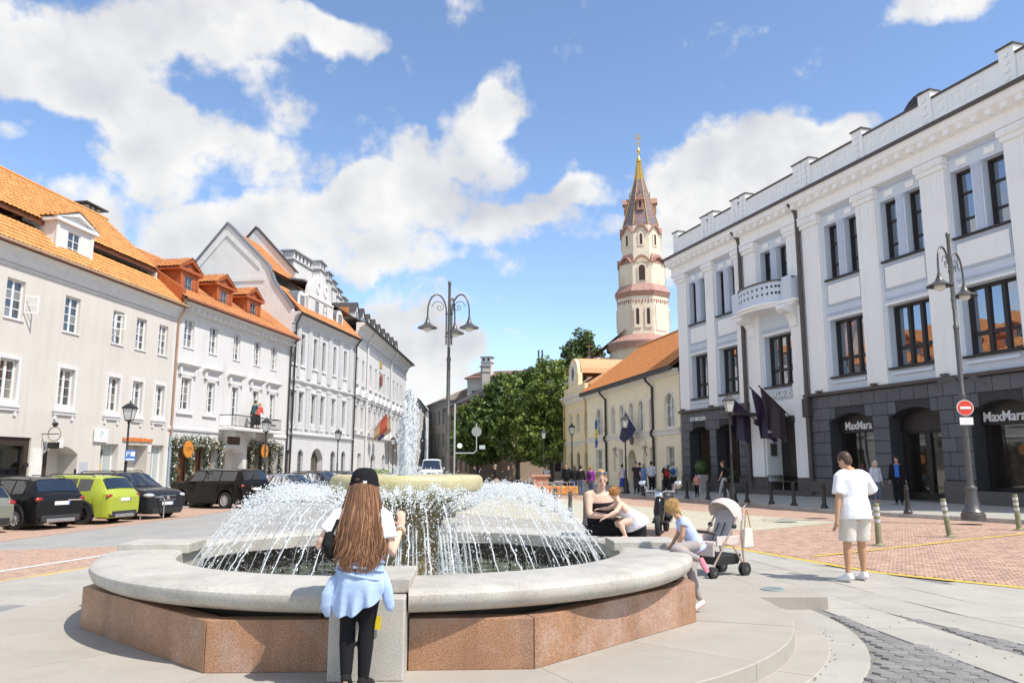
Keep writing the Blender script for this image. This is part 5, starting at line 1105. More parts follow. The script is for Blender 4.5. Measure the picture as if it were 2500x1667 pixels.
for k in range(8):
    a=R(45*k-9)   # face centres
    def face(r,w,z0,z1,m,name,par,t=.08,arch=True):
        n=10; pts=[(-w,z0),(w,z0),(w,z1-w)]+[(w*math.cos(math.pi*i/n),z1-w+w*math.sin(math.pi*i/n)) for i in range(1,n)]+[(-w,z1-w)] if arch else [(-w,z0),(w,z0),(w,z1),(-w,z1)]
        o=MB().yprism(pts,-t,t).mesh(name,m); return link(name,o,par,(r*math.cos(a),r*math.sin(a),0),rz=a+math.pi/2)
    c=math.cos(R(22.5))
    if k%2==0:
        for s in (-1,1):
            o=face(3.26*c,.42,17.6,20.2,M('church cream light',(.70,.61,.49),rough=.9),'blind_arch',CH,.10); o.location.x+=-s*.62*math.sin(a); o.location.y+=s*.62*math.cos(a)
            o=face(3.26*c,.17,18.0,19.9,holem,'slit_window',CH,.13); o.location.x+=-s*.62*math.sin(a); o.location.y+=s*.62*math.cos(a)
    else: face(3.25*c,.95,17.3,20.3,M('church cream light',(.70,.61,.49),rough=.9),'blind_panel',CH,.06,False)
    f=MB()
    for i in range(7): f.box(-1.15+i*.35,-1.0+i*.35,-.05,.05,20.7-(.15 if i%2 else 0),21.0)
    link('zigzag_frieze',f.mesh('zigzag_frieze',chb),CH,(3.24*c*math.cos(a),3.24*c*math.sin(a),0),rz=a+math.pi/2,kind='stuff')
    if k%2==0:
        face(2.86*c,.52,23.2,25.35,chw,'belfry_surround',CH,.12); face(2.86*c,.36,23.3,25.15,holem,'belfry_opening',CH,.15)
    # scalloped cornices
    for (r,w,zb,h,tag_) in ((2.88*c,1.08,25.5,.9,'belfry_arch'),(2.46*c,.93,29.3,1.1,'crown_arch')):
        n=10; pts=[(-w,zb)]+[(-w+.001+2*w*i/n,zb+h*math.sin(math.pi*i/n)) for i in range(1,n)]+[(w,zb)]; pin=[(x*.82,zb+(z-zb)*.72) for x,z in pts]
        b=MB()
        for i in range(len(pts)-1): b.yprism([pts[i],pts[i+1],pin[i+1],pin[i]],-.25,.12)
        link(tag_,b.mesh(tag_,chb),CH,(r*math.cos(a),r*math.sin(a),0),rz=a+math.pi/2)
    face(2.45*c,.36,27.6,29.4,chw,'window_surround',CH,.10); face(2.45*c,.14,27.8,29.1,holem,'slit_window',CH,.13)
    if k%2==1: link('hood_roof',MB().add([(-1.1,0,0),(1.1,0,0),(.7,.35,1.2),(-.7,.35,1.2)],[(0,1,2,3)]).mesh('hood_roof',chr_),CH,(2.92*c*math.cos(a),2.92*c*math.sin(a),25.5),rz=a+math.pi/2)
    # spire panels, ribs
    e0=R(22.5+45*k-9); MB().tube([(2.34*math.cos(e0),2.34*math.sin(e0),30.3),(.62*math.cos(e0),.62*math.sin(e0),36.6),(.22*math.cos(e0),.22*math.sin(e0),39.0)],[.065,.045,.05],6).build('gilt_rib',gold,CH)
    if k%2==0:
        d=MB(); d.box(-.42,.42,-.5,.3,0,1.25); d.yprism([(-.55,1.2),(.55,1.2),(0,2.0)],-.6,.5); do=link('spire_dormer',d.mesh('spire_dormer',chb),CH,(1.62*math.cos(a),1.62*math.sin(a),32.2),rz=a-math.pi/2)
        link('finial',MB().tube([(0,0,0),(0,0,.8)],.04,5).mesh('finial',iron),do,(0,-.4,2.0)); link('slit_window',MB().box(-.12,.12,.29,.33,.3,1.1).mesh('slit_window',holem),do)
stage('spire',2.30,30.3,.60,36.6,slate); stage('spire_lattice',.60,36.6,.20,39.0,M('gilt lattice',(.62,.42,.12),rough=.35,metal=.6,var=.5,vs=6))
MB().lathe([(.05,38.9),(.32,39.0),(.34,39.2),(.12,39.6),(.08,40.0),(.10,40.1),(.26,40.35),(.10,40.62),(.05,40.9)],14).build('gilt_ball',gold,CH,smooth=50); b=MB(); b.box(-.05,.05,-.05,.05,40.8,42.8); b.box(-.45,.45,-.05,.05,42.0,42.1); b.box(-.25,.25,-.05,.05,42.35,42.45); b.hexa([(-.3,-.05,41.45),(.3,-.05,41.25),(.3,.05,41.25),(-.3,.05,41.45)],[(-.3,-.05,41.55),(.3,-.05,41.35),(.3,.05,41.35),(-.3,.05,41.55)]); b.build('cross',gold,CH)
MB().box(-5.5,6,4,26,0,13).build('nave',chw,CH); b=MB(); b.yprism([(-6,12.6),(6.4,12.6),(.2,19.2)],3.5,26); b.build('nave_roof',chb,CH); MB().box(-6.2,-3.5,-1.5,8,0,14.3).build('porch',chw,CH); b=MB(); b.add([(-6.6,-2,14.2),(-2.4,-2,17.6),(-2.4,8,17.6),(-6.6,8,14.2)],[(0,1,2,3)]); b.build('porch_roof',chb,CH)
MB().lathe([(3.9,0),(3.9,15.0),(4.15,15.2),(4.2,15.7),(4.3,15.75),(2.4,16.7),(.2,17.2)],20,(-.3,-1.2,0),cap=False).build('apse',chw,CH,smooth=30); MB().lathe([(4.32,15.55),(4.34,15.8),(2.4,16.78),(.2,17.3)],20,(-.3,-1.2,0),cap=False).build('apse_roof',chr_,CH,smooth=30)
MB().lathe([(4.25,15.0),(4.3,15.5)],36,(-.3,-1.2,0),cap=False).build('apse_frieze',chb,CH)
for (x,y,z) in ((-5.9,6,14),(5.6,5,15.6)):
    MB().lathe([(.9,0),(.75,.7),(.3,1.4),(.15,1.6),(.25,1.85),(.1,2.1),(.04,3.2)],10,(x,y,z)).build('cupola',chr_,CH,smooth=40); MB().box(x-.35,x+.35,y-.04,y+.04,z+2.7,z+2.78).build('cupola_cross',gold,CH)
# ---------------------------------------------------------------- houses at the end of the street
gh=M('grey house',(.38,.36,.33),rough=.9,var=.08,vs=.8); gh2=M('brown house',(.30,.22,.17),rough=.9,var=.1); pinkh=M('pink render',(.56,.44,.37),rough=.9,var=.05)
def far_house(label,p0,p1,h,depth,m,roofm,ridge,bays,floors,group=None,z0=-.3,pitch_in=None):
    l,r=wmat(p0,p1); L=math.hypot(p1[0]-p0[0],p1[1]-p0[1]); H=thing('house',label,'house',l,r,group); w=L/bays; hs=[]
    for i in range(bays):
        for f_ in range(floors):
            zz=1+f_*(h-1)/floors; hs.append((w*(i+.3),w*(i+.7),zz,zz+(h-1)/floors*.62))
    wall('wall',H,0,L,z0,h,hs,m,depth=depth,reveal=.2)
    for a,b,c,d in hs: window(H,a,b,c,d,.15,frameg,glass,1,2,.07,.05,single=True)
    MB().xprism([(-.4,h),(-.4,h+.15),(depth/2,h+ridge),(depth+.3,h+.1),(depth+.3,h)],-.3,L+.3).build('roof',roofm,H); molding('cornice',H,0,L,corn(h-.5,h,.3),m)
    return H
rustroof=M('rusty sheet roof',(.36,.31,.27),rough=.6,var=.2,vs=1,stain=(.36,.15,.06),stains=.6)
hA=far_house('narrow grey house with rusty sheet roof at the street corner',(-12.6,118),(-9.0,106),10.6,9,gh,rustroof,2.4,4,3)
hB=far_house('brown grey house beside the trees with dark roof',(-9.0,105.8),(-5.0,91),9.2,9,gh2,darkroof,3,5,3); chimney(hB,8,9,3,4,10.5,14.2,gh)
hC=far_house('pink gabled house at the far end of the street',(-24,172),(-15,172),8.6,8,pinkh,tilem2,2.2,4,2)
hD=far_house('low white house with dark red roof at the far street end',(-22,150),(-13.5,148),4.4,8,whiter,M('dark red tile',(.24,.07,.035),rough=.85,var=.2,vs=2),5.2,5,1)
hE=far_house('pale house behind the trees with brown roof and chimneys',(-6,104),(9,99),13.2,10,M('pale house',(.52,.50,.47),rough=.9),M('brown roof',(.20,.10,.07),rough=.8),1.6,7,3); chimney(hE,1.6,3.0,1,2,12.5,16.2)
for x in (9.4,9.9): MB().tube([(x,2,13.5),(x,2,17)],.12,6).build('flue_pipe',greyiron,hE)
hF=far_house('long pale house closing the left side of the far street',(-12.2,100),(-15.5,165),10,9,whiter,darkroof,3,12,3)
# ---------------------------------------------------------------- trees
def leaf_tree(name,label,loc,h,blobs,n,mats,size=.25,trunk=.28,group=None,seed=1,cat='tree'):
    rg=random.Random(seed); t=thing(name,label,cat,loc,rg.uniform(0,6),group); b=MB(); top=max(bb[2] for bb in blobs)
    b.tube([(0,0,-.2),(.05,0,h*.18),(-.05,.08,h*.36),(.1,.05,h*.6),(.05,0,h*.82)],[trunk,trunk*.8,trunk*.6,trunk*.38,trunk*.12],9)
    for (x,y,z,rx,ry,rz) in blobs:
        z0=min(z*.75,h*.5); b.tube([(0,.03,z0*.6),(x*.45,y*.45,(z0*.6+z)/2),(x*.9,y*.9,z)],[trunk*.4,trunk*.22,trunk*.06],6)
    b.build('trunk',bark,t,smooth=50)
    tot=sum(bb[3]*bb[4]*bb[5] for bb in blobs); cr=[MB() for _ in mats]
    for (x,y,z,rx,ry,rz) in blobs:
        m=int(n*(rx*ry*rz)/tot); ncl=max(6,int(m/26))
        for c in range(ncl):   # leaves grow in clumps at the twig ends
            v=Vector((rg.gauss(0,1),rg.gauss(0,1),rg.gauss(0,1))).normalized()*(rg.uniform(.35,1.08)**.6); cc=Vector((x+v.x*rx,y+v.y*ry,z+v.z*rz)); k=rg.choices(range(len(mats)),[3,2,2,1][:len(mats)])[0]
            foliage(cr[k],cc,(size*2.6,size*2.6,size*1.7),26,size,rg)
    for k,c in enumerate(cr):
        if c.f: c.build('crown',mats[k],t,kind='stuff')
    return t
leaf_tree('linden_tree','big dark green tree in the middle of the trees behind the square',(0.6,86,0),13,[(0,0,8.5,4.2,4,3.6),(-2.6,.5,6.2,3,3,3),(2.6,-.5,7,3,3,3.4),(-.5,-1.5,4.2,4.2,3,2.4),(1.2,0,11,2,2,1.7),(-1.8,0,10.3,2,2,1.6)],15000,leafm[:3],.24,seed=1,group='trees behind the square')
leaf_tree('linden_tree','sunlit yellow green tree nearest the ochre house',(4.0,80,0),13,[(0,0,9.2,2.8,3,3.2),(1.4,.3,6.6,2.2,2.4,3),(-1.6,-.8,6.0,2.6,2.4,2.8),(.3,-.6,11.6,1.5,1.5,1.3),(0,-1,3.8,3,2.4,1.9)],13000,[leafm[1],leafm[3],leafm[0]],.22,seed=2,group='trees behind the square')
leaf_tree('linden_tree','lower dark tree at the left end of the trees beside the lamp post',(-4.0,88,0),10,[(0,0,6.2,2.8,2.8,3),(-1,.5,4.2,2.6,2.4,2.4),(1.4,-.5,7.8,2,2,1.8),(.4,-.5,3.4,3,2.4,1.6)],9000,[leafm[0],leafm[2],leafm[1]],.24,seed=3,group='trees behind the square')
leaf_tree('spreading_tree','dark tree rising above the roofs in front of the church',(10.2,112,0),22,[(0,0,17,3,3,3),(-1.8,0,19.4,1.2,1.2,1.5),(1.2,0,20,1.3,1.2,1.8),(2.2,0,17.5,1.6,1.4,1.8),(-2.6,0,16,1.6,1.5,1.6)],7000,[leafm[2],leafm[0]],.28,seed=4)
# ---------------------------------------------------------------- street furniture
def big_lamp(loc,label,arms,reach,h=8.0,sign=False):
    t=thing('street_lamp',label,'street lamp',loc,0,'tall iron street lamps')
    MB().lathe([(.30,0),(.30,.16),(.27,.18),(.27,.22),(.20,.30),(.16,.55),(.14,.78),(.16,.80),(.16,.86),(.09,.92),(.085,1.0)],20).build('base',greyiron,t,smooth=40)
    MB().lathe([(.085,1.0),(.078,3.3),(.088,3.3),(.088,3.42),(.068,3.45),(.062,5.2),(.075,5.2),(.075,5.3),(.05,5.33),(.045,h-.15),(.06,h-.12),(.06,h-.05),(.02,h)],14).build('pole',greyiron,t,smooth=40)
    for a in arms:
        d=Vector((math.cos(a),math.sin(a),0)); P=lambda r,z:Vector((0,0,0))+d*r+Vector((0,0,z)); b=MB(); hz=h-.25
        pts=[P(.10,hz-2.0),P(.10,hz-.9)]+[P(.10+(reach-.10)/2-(reach-.10)/2*math.cos(math.pi*k/10),hz-.9+.62*math.sin(math.pi*k/10)) for k in range(1,11)]+[P(reach,hz-1.1)]
        b.tube(pts,.028,8)
        sp=[P(.14+.28*math.cos(.8*k)*math.exp(-.16*k)+.22,hz-.72+.28*math.sin(.8*k)*math.exp(-.16*k)) for k in range(0,14)]; b.tube(sp,.012,5)
        ar=b.build('arm',greyiron,t,smooth=60); c=P(reach,hz-1.1)
        for z in (hz-.95,hz-1.75): MB().box(-.02,.14,-.03,.03,z,z+.06).build('clamp',greyiron,ar,rz=a)
        MB().lathe([(.04,0),(.05,-.06),(.07,-.12),(.10,-.20),(.17,-.27),(.30,-.33),(.34,-.36),(.34,-.38),(.27,-.36),(.10,-.30)],20,c,cap=False).build('lamp_shade',greyiron,ar,smooth=40)
        MB().ball(c+Vector((0,0,-.38)),.15,.15,.13,12,8).build('bulb',lampglass,ar,smooth=60)
    return t
lr=big_lamp((12.4,21.4,gz(12.4)+.12),'tall iron street lamp with no entry sign, by the shop windows',[R(222),R(42)],.95)
b=MB()
for s in (-1,1): b.box(min(.06*s,.62*s),max(.06*s,.62*s),-.015,.015,3.72,3.76); b.yprism([(s*.10,3.76),(s*.34,3.92),(s*.5,3.80),(s*.6,3.76)][::s],-.012,.012); b.tube([(s*.62,0,3.74),(s*.66,0,3.66),(s*.62,0,3.62)],.014,5)
b.build('sign_bracket',iron,lr,rz=R(-8))
ns=thing('no_entry_sign','round red no entry sign with white bar on the street lamp','road sign',(12.4,21.4,gz(12.4)+.12),R(-8)); redp=M('sign red',(.72,.06,.03),rough=.4); whp=M('sign white paint',(.82,.82,.80),rough=.45)
MB().lathe([(0,0),(.215,0),(.215,.02),(0,.02)],28).build('disc_border',whp,ns); ns.children[0].rotation_euler=(R(90),0,0); ns.children[0].location=(0,-.10,3.0); d2=MB().lathe([(0,0),(.197,0),(.197,.02),(0,.02)],28).build('disc',redp,ns); d2.rotation_euler=(R(90),0,0); d2.location=(0,-.105,3.0); MB().box(-.14,.14,-.135,-.128,2.965,3.035).build('bar',whp,ns); MB().box(-.17,.17,-.13,-.11,2.54,2.74).build('sub_plate',whp,ns)
big_lamp((-2.16,26.3,0),'tall three armed iron street lamp behind the fountain',[R(205),R(335),R(80)],.78)
def lantern(loc,label,h=4.45,rz=0,flat=iron,sign=None):
    t=thing('lantern_lamp',label,'street lamp',loc,rz,'lantern street lamps'); MB().lathe([(.20,0),(.20,.12),(.15,.2),(.14,.6),(.10,.72),(.10,.8),(.055,.9),(.05,2.0),(.058,2.02),(.058,2.08),(.042,2.1),(.038,h-.85),(.06,h-.83),(.06,h-.78),(.03,h-.76)],14).build('post',flat,t,smooth=40)
    g=MB(); 
    for (z0,w0,z1,w1) in ((h-.72,.11,h-.28,.19),): g.hexa([(-w0,-w0,z0),(w0,-w0,z0),(w0,w0,z0),(-w0,w0,z0)],[(-w1,-w1,z1),(w1,-w1,z1),(w1,w1,z1),(-w1,w1,z1)])
    g.build('lantern_glass',lampglass,t); f=MB()
    for s in ((-1,-1),(1,-1),(1,1),(-1,1)): f.tube([(s[0]*.11,s[1]*.11,h-.74),(s[0]*.195,s[1]*.195,h-.27)],.014,5)
    f.box(-.12,.12,-.12,.12,h-.77,h-.72); f.box(-.22,.22,-.22,.22,h-.28,h-.24); f.hexa([(-.23,-.23,h-.24),(.23,-.23,h-.24),(.23,.23,h-.24),(-.23,.23,h-.24)],[(-.08,-.08,h-.08),(.08,-.08,h-.08),(.08,.08,h-.08),(-.08,.08,h-.08)]); f.lathe([(.07,h-.08),(.05,h-.04),(.03,h),(.01,h+.06)],8); f.build('lantern_frame',flat,t)
    return t
L1=lantern((-15.2,31,gz(-15)),'black lantern lamp with blue parking sign beside the cream house')
lantern((-13.1,41.7,gz(-13)),'black lantern lamp before the balcony of the white house'); lantern((-12.2,55,gz(-12)),'black lantern lamp before the arched door of the grey house')
LR=lantern((9.06,32.5,gz(9)+.12),'black lantern lamp in front of the left violet flag'); lantern((6.5,45,gz(6.5)+.12),'black lantern lamp in front of the yellow house door'); lantern((4.1,53.7,.12),'black lantern lamp before the ochre house'); lantern((2.5,62,.12),'small lantern lamp before the dark trees'); lantern((-10.6,70,gz(-10)),'lantern lamp by the flags of the long white house')
ps=thing('parking_sign','blue parking sign on the lantern lamp by the cream house','road sign',(-15.2,31,gz(-15)),R(25)); blp=M('sign blue',(.06,.17,.50),rough=.4)
MB().box(-.05,.33,-.12,-.10,2.12,2.54).build('plate',blp,ps); MB().box(-.01,.61,-.126,-.121,2.30,2.61).build('white_field',whp,ps) if False else None; text('sign_letter','P',.28,whp,ps,(.05,-.122,2.38),(R(90),0,0),.003); MB().box(.15,.30,-.125,-.121,2.30,2.48).build('symbol_panel',whp,ps); MB().box(-.02,.30,-.125,-.121,2.15,2.21).build('text_panel',whp,ps)
bm_=MB().lathe([(.13,0),(.13,.05),(.095,.09),(.075,.16),(.062,.70),(.075,.72),(.075,.75),(.055,.77),(.065,.80),(.05,.85),(.0,.87)],14).mesh('bollard',iron,smooth=40)
bm2=MB().lathe([(.13,0),(.13,.05),(.095,.09),(.075,.16),(.062,.70),(.075,.72),(.075,.75),(.055,.77),(.065,.80),(.05,.85),(.0,.87)],14).mesh('grey bollard',greyiron,smooth=40)
def bollards(pts,labs,grp,me,dz=0):
    for (x,y),l in zip(pts,labs): tag(link('bollard',me,None,(x,y,gz(x)+dz)),l,'bollard',grp)
W_=['first','second','third','fourth','fifth','sixth','seventh','eighth','ninth','tenth']
bollards([(2.08,22.5),(1.9,25.9),(1.61,29.3),(1.24,32.7),(.8,36.1),(.35,39.5)],['grey iron bollard standing right beside the seated woman']+['grey iron bollard, %s to the left of the seated woman'%w for w in W_[:5]],'bollards behind the fountain',bm2)
bollards([(12.15,24.4),(10.97,27.9),(10.55,29.7),(10.2,31.2),(9.75,32.9),(9.3,34.6),(8.9,36.0),(8.3,37.6),(7.6,39.8),(6.95,42.0)],['dark bollard beside the man in the blue shirt','dark bollard left of the man in white, before the first shop window','dark bollard in front of the right edge of the entrance','dark bollard in front of the entrance recess','dark bollard in front of the left edge of the entrance','dark bollard behind the black lantern by the violet flag','dark bollard behind the small child in pink','dark bollard at the foot of the box tree planter','dark bollard near the group before the yellow house','dark bollard beside the group before the yellow house, farthest in its row'],'bollards along the right pavement',bm_,.126)
olive=M('olive plastic',(.23,.23,.13),rough=.5,var=.15,vs=8); wref=M('white reflective band',(.56,.56,.55),rough=.35)
for (x,y),l,ti in (((7.55,16.47),'olive flexible post with white bands behind the man in white',0),((9.85,17.98),'leaning olive flexible post with white bands, middle of the three',R(-6)),((12.3,19.35),'olive flexible post with white bands nearest the street lamp',R(-2))):
    t=thing('delineator_post',l,'post',(x,y,gz(x)+.012),0,'olive flexible posts'); t.rotation_euler=(0,ti,0)
    b=MB(); b.lathe([(.13,0),(.13,.02),(.075,.035),(.06,.06)],14)
    pr=[(.058,.06)]
    for k in range(10): pr+=[(.062,.08+k*.034),(.056,.09+k*.034)]
    pr+=[(.058,.45),(.058,.84),(.05,.86),(0,.86)]; b.lathe(pr,14); b.build('post',olive,t,smooth=40)
    for z in (.47,.60,.72): MB().lathe([(.0595,z),(.0595,z+.07)],14,cap=False).build('band',wref,t,smooth=60)
def hoop(b,x,y,w,h,a,r=.024):
    d=Vector((math.cos(a),math.sin(a),0)); c=Vector((x,y,0)); P=[c-d*w/2,c-d*w/2+Vector((0,0,h-.08)),c-d*(w/2-.08)+Vector((0,0,h)),c+d*(w/2-.08)+Vector((0,0,h)),c+d*w/2+Vector((0,0,h-.08)),c+d*w/2]; b.tube(P,r,7)
tag(MB().tube([(0,0,0),(0,0,.72),(.06,0,.8),(.72,.1,.8),(.78,.1,.72),(.78,.1,0)],.025,8).build('bicycle_stand',steel,loc=(-13.35,28.6,gz(-13.3))),'steel bicycle stand in front of the dark car with bright headlight','bicycle stand')
for k in range(4): 
    b=MB(); hoop(b,0,0,.8,.82,R(20)); tag(b.build('bicycle_stand',steel,loc=(1.75+k*.42,41.5+.35*k,0)),['leftmost steel hoop of the bicycle rack by the pale setts','second steel hoop of the bicycle rack from the left','third steel hoop of the bicycle rack from the left','rightmost steel hoop of the bicycle rack by the pale setts'][k],'bicycle stand','bicycle rack hoops')
tag(MB().box(-1.3,1.3,-.15,.15,.05,.55).build('orange_barrier',M('orange barrier',(.70,.25,.05),rough=.5,var=.5,vs=2,stain=(.72,.55,.12),stains=1),loc=(2.5,45.6,0),bevel=.08),'low orange and yellow barrier behind the bicycle rack','barrier')
k_=thing('kiosk_counter','small salmon coloured street counter before the dark trees','counter',(1.9,52,.0)); MB().box(-.5,.5,-.4,.4,.0,1.0).build('cabinet',M('salmon box',(.60,.26,.16),rough=.6),k_,bevel=.02); MB().box(-.62,.62,-.5,.5,1.0,1.12).build('counter_top',M('salmon top',(.64,.33,.22)),k_)
# road sign mast near the middle lamp
sg=thing('sign_mast','grey mast with a round sign seen from behind and a mirror','road sign',(-3.0,41,0)); MB().tube([(0,0,0),(0,0,4.9)],.05,8).build('mast',steel,sg); MB().tube([(0,0,2.35),(1.0,0,2.35),(1.15,0,2.5),(1.15,0,3.9)],.035,7).build('bracket',steel,sg); d=MB().lathe([(0,0),(.26,0),(.26,.03),(0,.03)],24).build('sign_back',M('sign back',(.34,.34,.33),rough=.5,metal=.4),sg); d.rotation_euler=(R(90),0,0); d.location=(1.15,-.06,3.45); d=MB().lathe([(0,0),(.13,0),(.13,.1),(0,.1)],20).build('mirror',chrome,sg); d.rotation_euler=(R(90),0,0); d.location=(.28,-.1,2.72); MB().box(1.3,1.6,-.1,.1,2.55,2.75).build('lamp_head',steel,sg)
# clipped box trees in planters by the shops
def box_tree(loc,label,planter,hh,group='clipped box trees'):
    t=thing('box_tree',label,'potted tree',loc,rR,group); rg=random.Random(int(loc[0]*100)); b=MB()
    if planter=='box': MB().box(-.28,.28,-.28,.28,0,hh).build('planter',M('pale planter',(.50,.46,.42),rough=.7),t,bevel=.02)
    else: MB().lathe([(.16,0),(.22,hh*.9),(.25,hh)],14).build('planter',M('dark planter',(.05,.045,.04)),t,smooth=40)
    MB().ball((0,0,hh+.42),.36,.36,.36,12,8).build('core',leafm[2],t); 
    for _ in range(60):
        v=Vector((rg.gauss(0,1),rg.gauss(0,1),rg.gauss(0,1))).normalized()*.40; foliage(b,(v.x,v.y,v.z+hh+.42),(.07,.07,.07),18,.03,rg)
    b.build('foliage',leafm[2],t,kind='stuff')
def onR(u,y): c,s=math.cos(rR),math.sin(rR); return (lR[0]+u*c-y*s,lR[1]+u*s+y*c,gz(10)+.12)
box_tree(onR(.2,-1.0),'clipped round box tree in a dark pot at the house corner','pot',.75); box_tree(onR(3.95,-.95),'clipped round box tree in a pale square planter between the arches','box',1.0); box_tree(onR(7.0,-1.1),'round plant in a dark pot behind the lantern by the entrance','pot',.6)
for k,(x,y) in enumerate(((-10.9,63),(-10.3,63.6))):
    t=thing('round_shrub',['round green shrub left of its twin before the flags','round green shrub right of its twin before the flags'][k],'shrub',(x,y,gz(x)),0,'round shrubs before the flags'); rg=random.Random(k); b=MB(); MB().lathe([(.3,0),(.38,.55)],12).build('planter',M('white planter',(.7,.7,.68)),t); MB().ball((0,0,1.05),.5).build('core',leafm[1],t)
    for _ in range(70):
        v=Vector((rg.gauss(0,1),rg.gauss(0,1),rg.gauss(0,1))).normalized()*.55; foliage(b,(v.x,v.y,v.z+1.05),(.1,.1,.1),14,.05,rg)
    b.build('foliage',leafm[3],t,kind='stuff')
t=thing('flower_planter','white and green flowers in a planter beside the water jet','planter',(-9.4,62,gz(-9.4))); b,b2=MB(),MB(); rg=random.Random(9)
for k in range(14): foliage(b,(k*.16-1.1,0,.9),(.25,.2,.5),22,.07,rg); foliage(b2,(k*.16-1.1,-.1,.95),(.25,.15,.5),7,.06,rg)
b.build('leaves',leafm[0],t,kind='stuff'); b2.build('blossoms',tr[0],t,kind='stuff'); MB().box(-1.3,1.3,-.2,.2,0,.5).build('trough',M('white planter',(.7,.7,.68)),t)
# ---------------------------------------------------------------- vehicles
def interp(tab,t):
    for (a,x),(b,y) in zip(tab,tab[1:]):
        if a<=t<=b: return x+(y-x)*(t-a)/(b-a) if b>a else y
    return tab[-1][1]
SUV=dict(top=[(0,.50),(.02,.57),(.06,.615),(.14,.645),(.25,.675),(.40,.965),(.46,.992),(.60,1.0),(.80,.985),(.89,.955),(.955,.70),(.985,.64),(1,.55)],belt=[(0,.50),(.2,.60),(.5,.615),(.9,.665),(1,.60)],ws=(.255,.395),rw=(.895,.95),sw=[(.335,.53),(.545,.71),(.725,.84)])
BOX=dict(top=[(0,.56),(.015,.62),(.05,.655),(.24,.69),(.345,.965),(.42,.992),(.60,1.0),(.90,.985),(.94,.96),(.975,.70),(.99,.66),(1,.55)],belt=[(0,.52),(.2,.64),(.5,.655),(.9,.67),(1,.60)],ws=(.245,.34),rw=(.943,.972),sw=[(.30,.50),(.515,.70),(.715,.90)])
WAG=dict(top=[(0,.46),(.02,.54),(.08,.59),(.24,.66),(.40,.97),(.47,1.0),(.60,1.0),(.82,.96),(.90,.92),(.965,.66),(.985,.62),(1,.52)],belt=[(0,.5),(.2,.60),(.5,.62),(.9,.65),(1,.58)],ws=(.245,.395),rw=(.905,.96),sw=[(.34,.53),(.545,.71),(.725,.86)])
VAN=dict(top=[(0,.42),(.02,.50),(.10,.56),(.14,.60),(.25,.95),(.32,1.0),(.9,1.0),(.97,.98),(1,.9)],belt=[(0,.42),(.2,.56),(1,.56)],ws=(.142,.25),rw=(.98,.995),sw=[(.22,.36)])
WB=[(0,.80),(.03,.90),(.08,.955),(.16,.985),(.5,1),(.85,.985),(.95,.945),(.985,.90),(1,.84)]
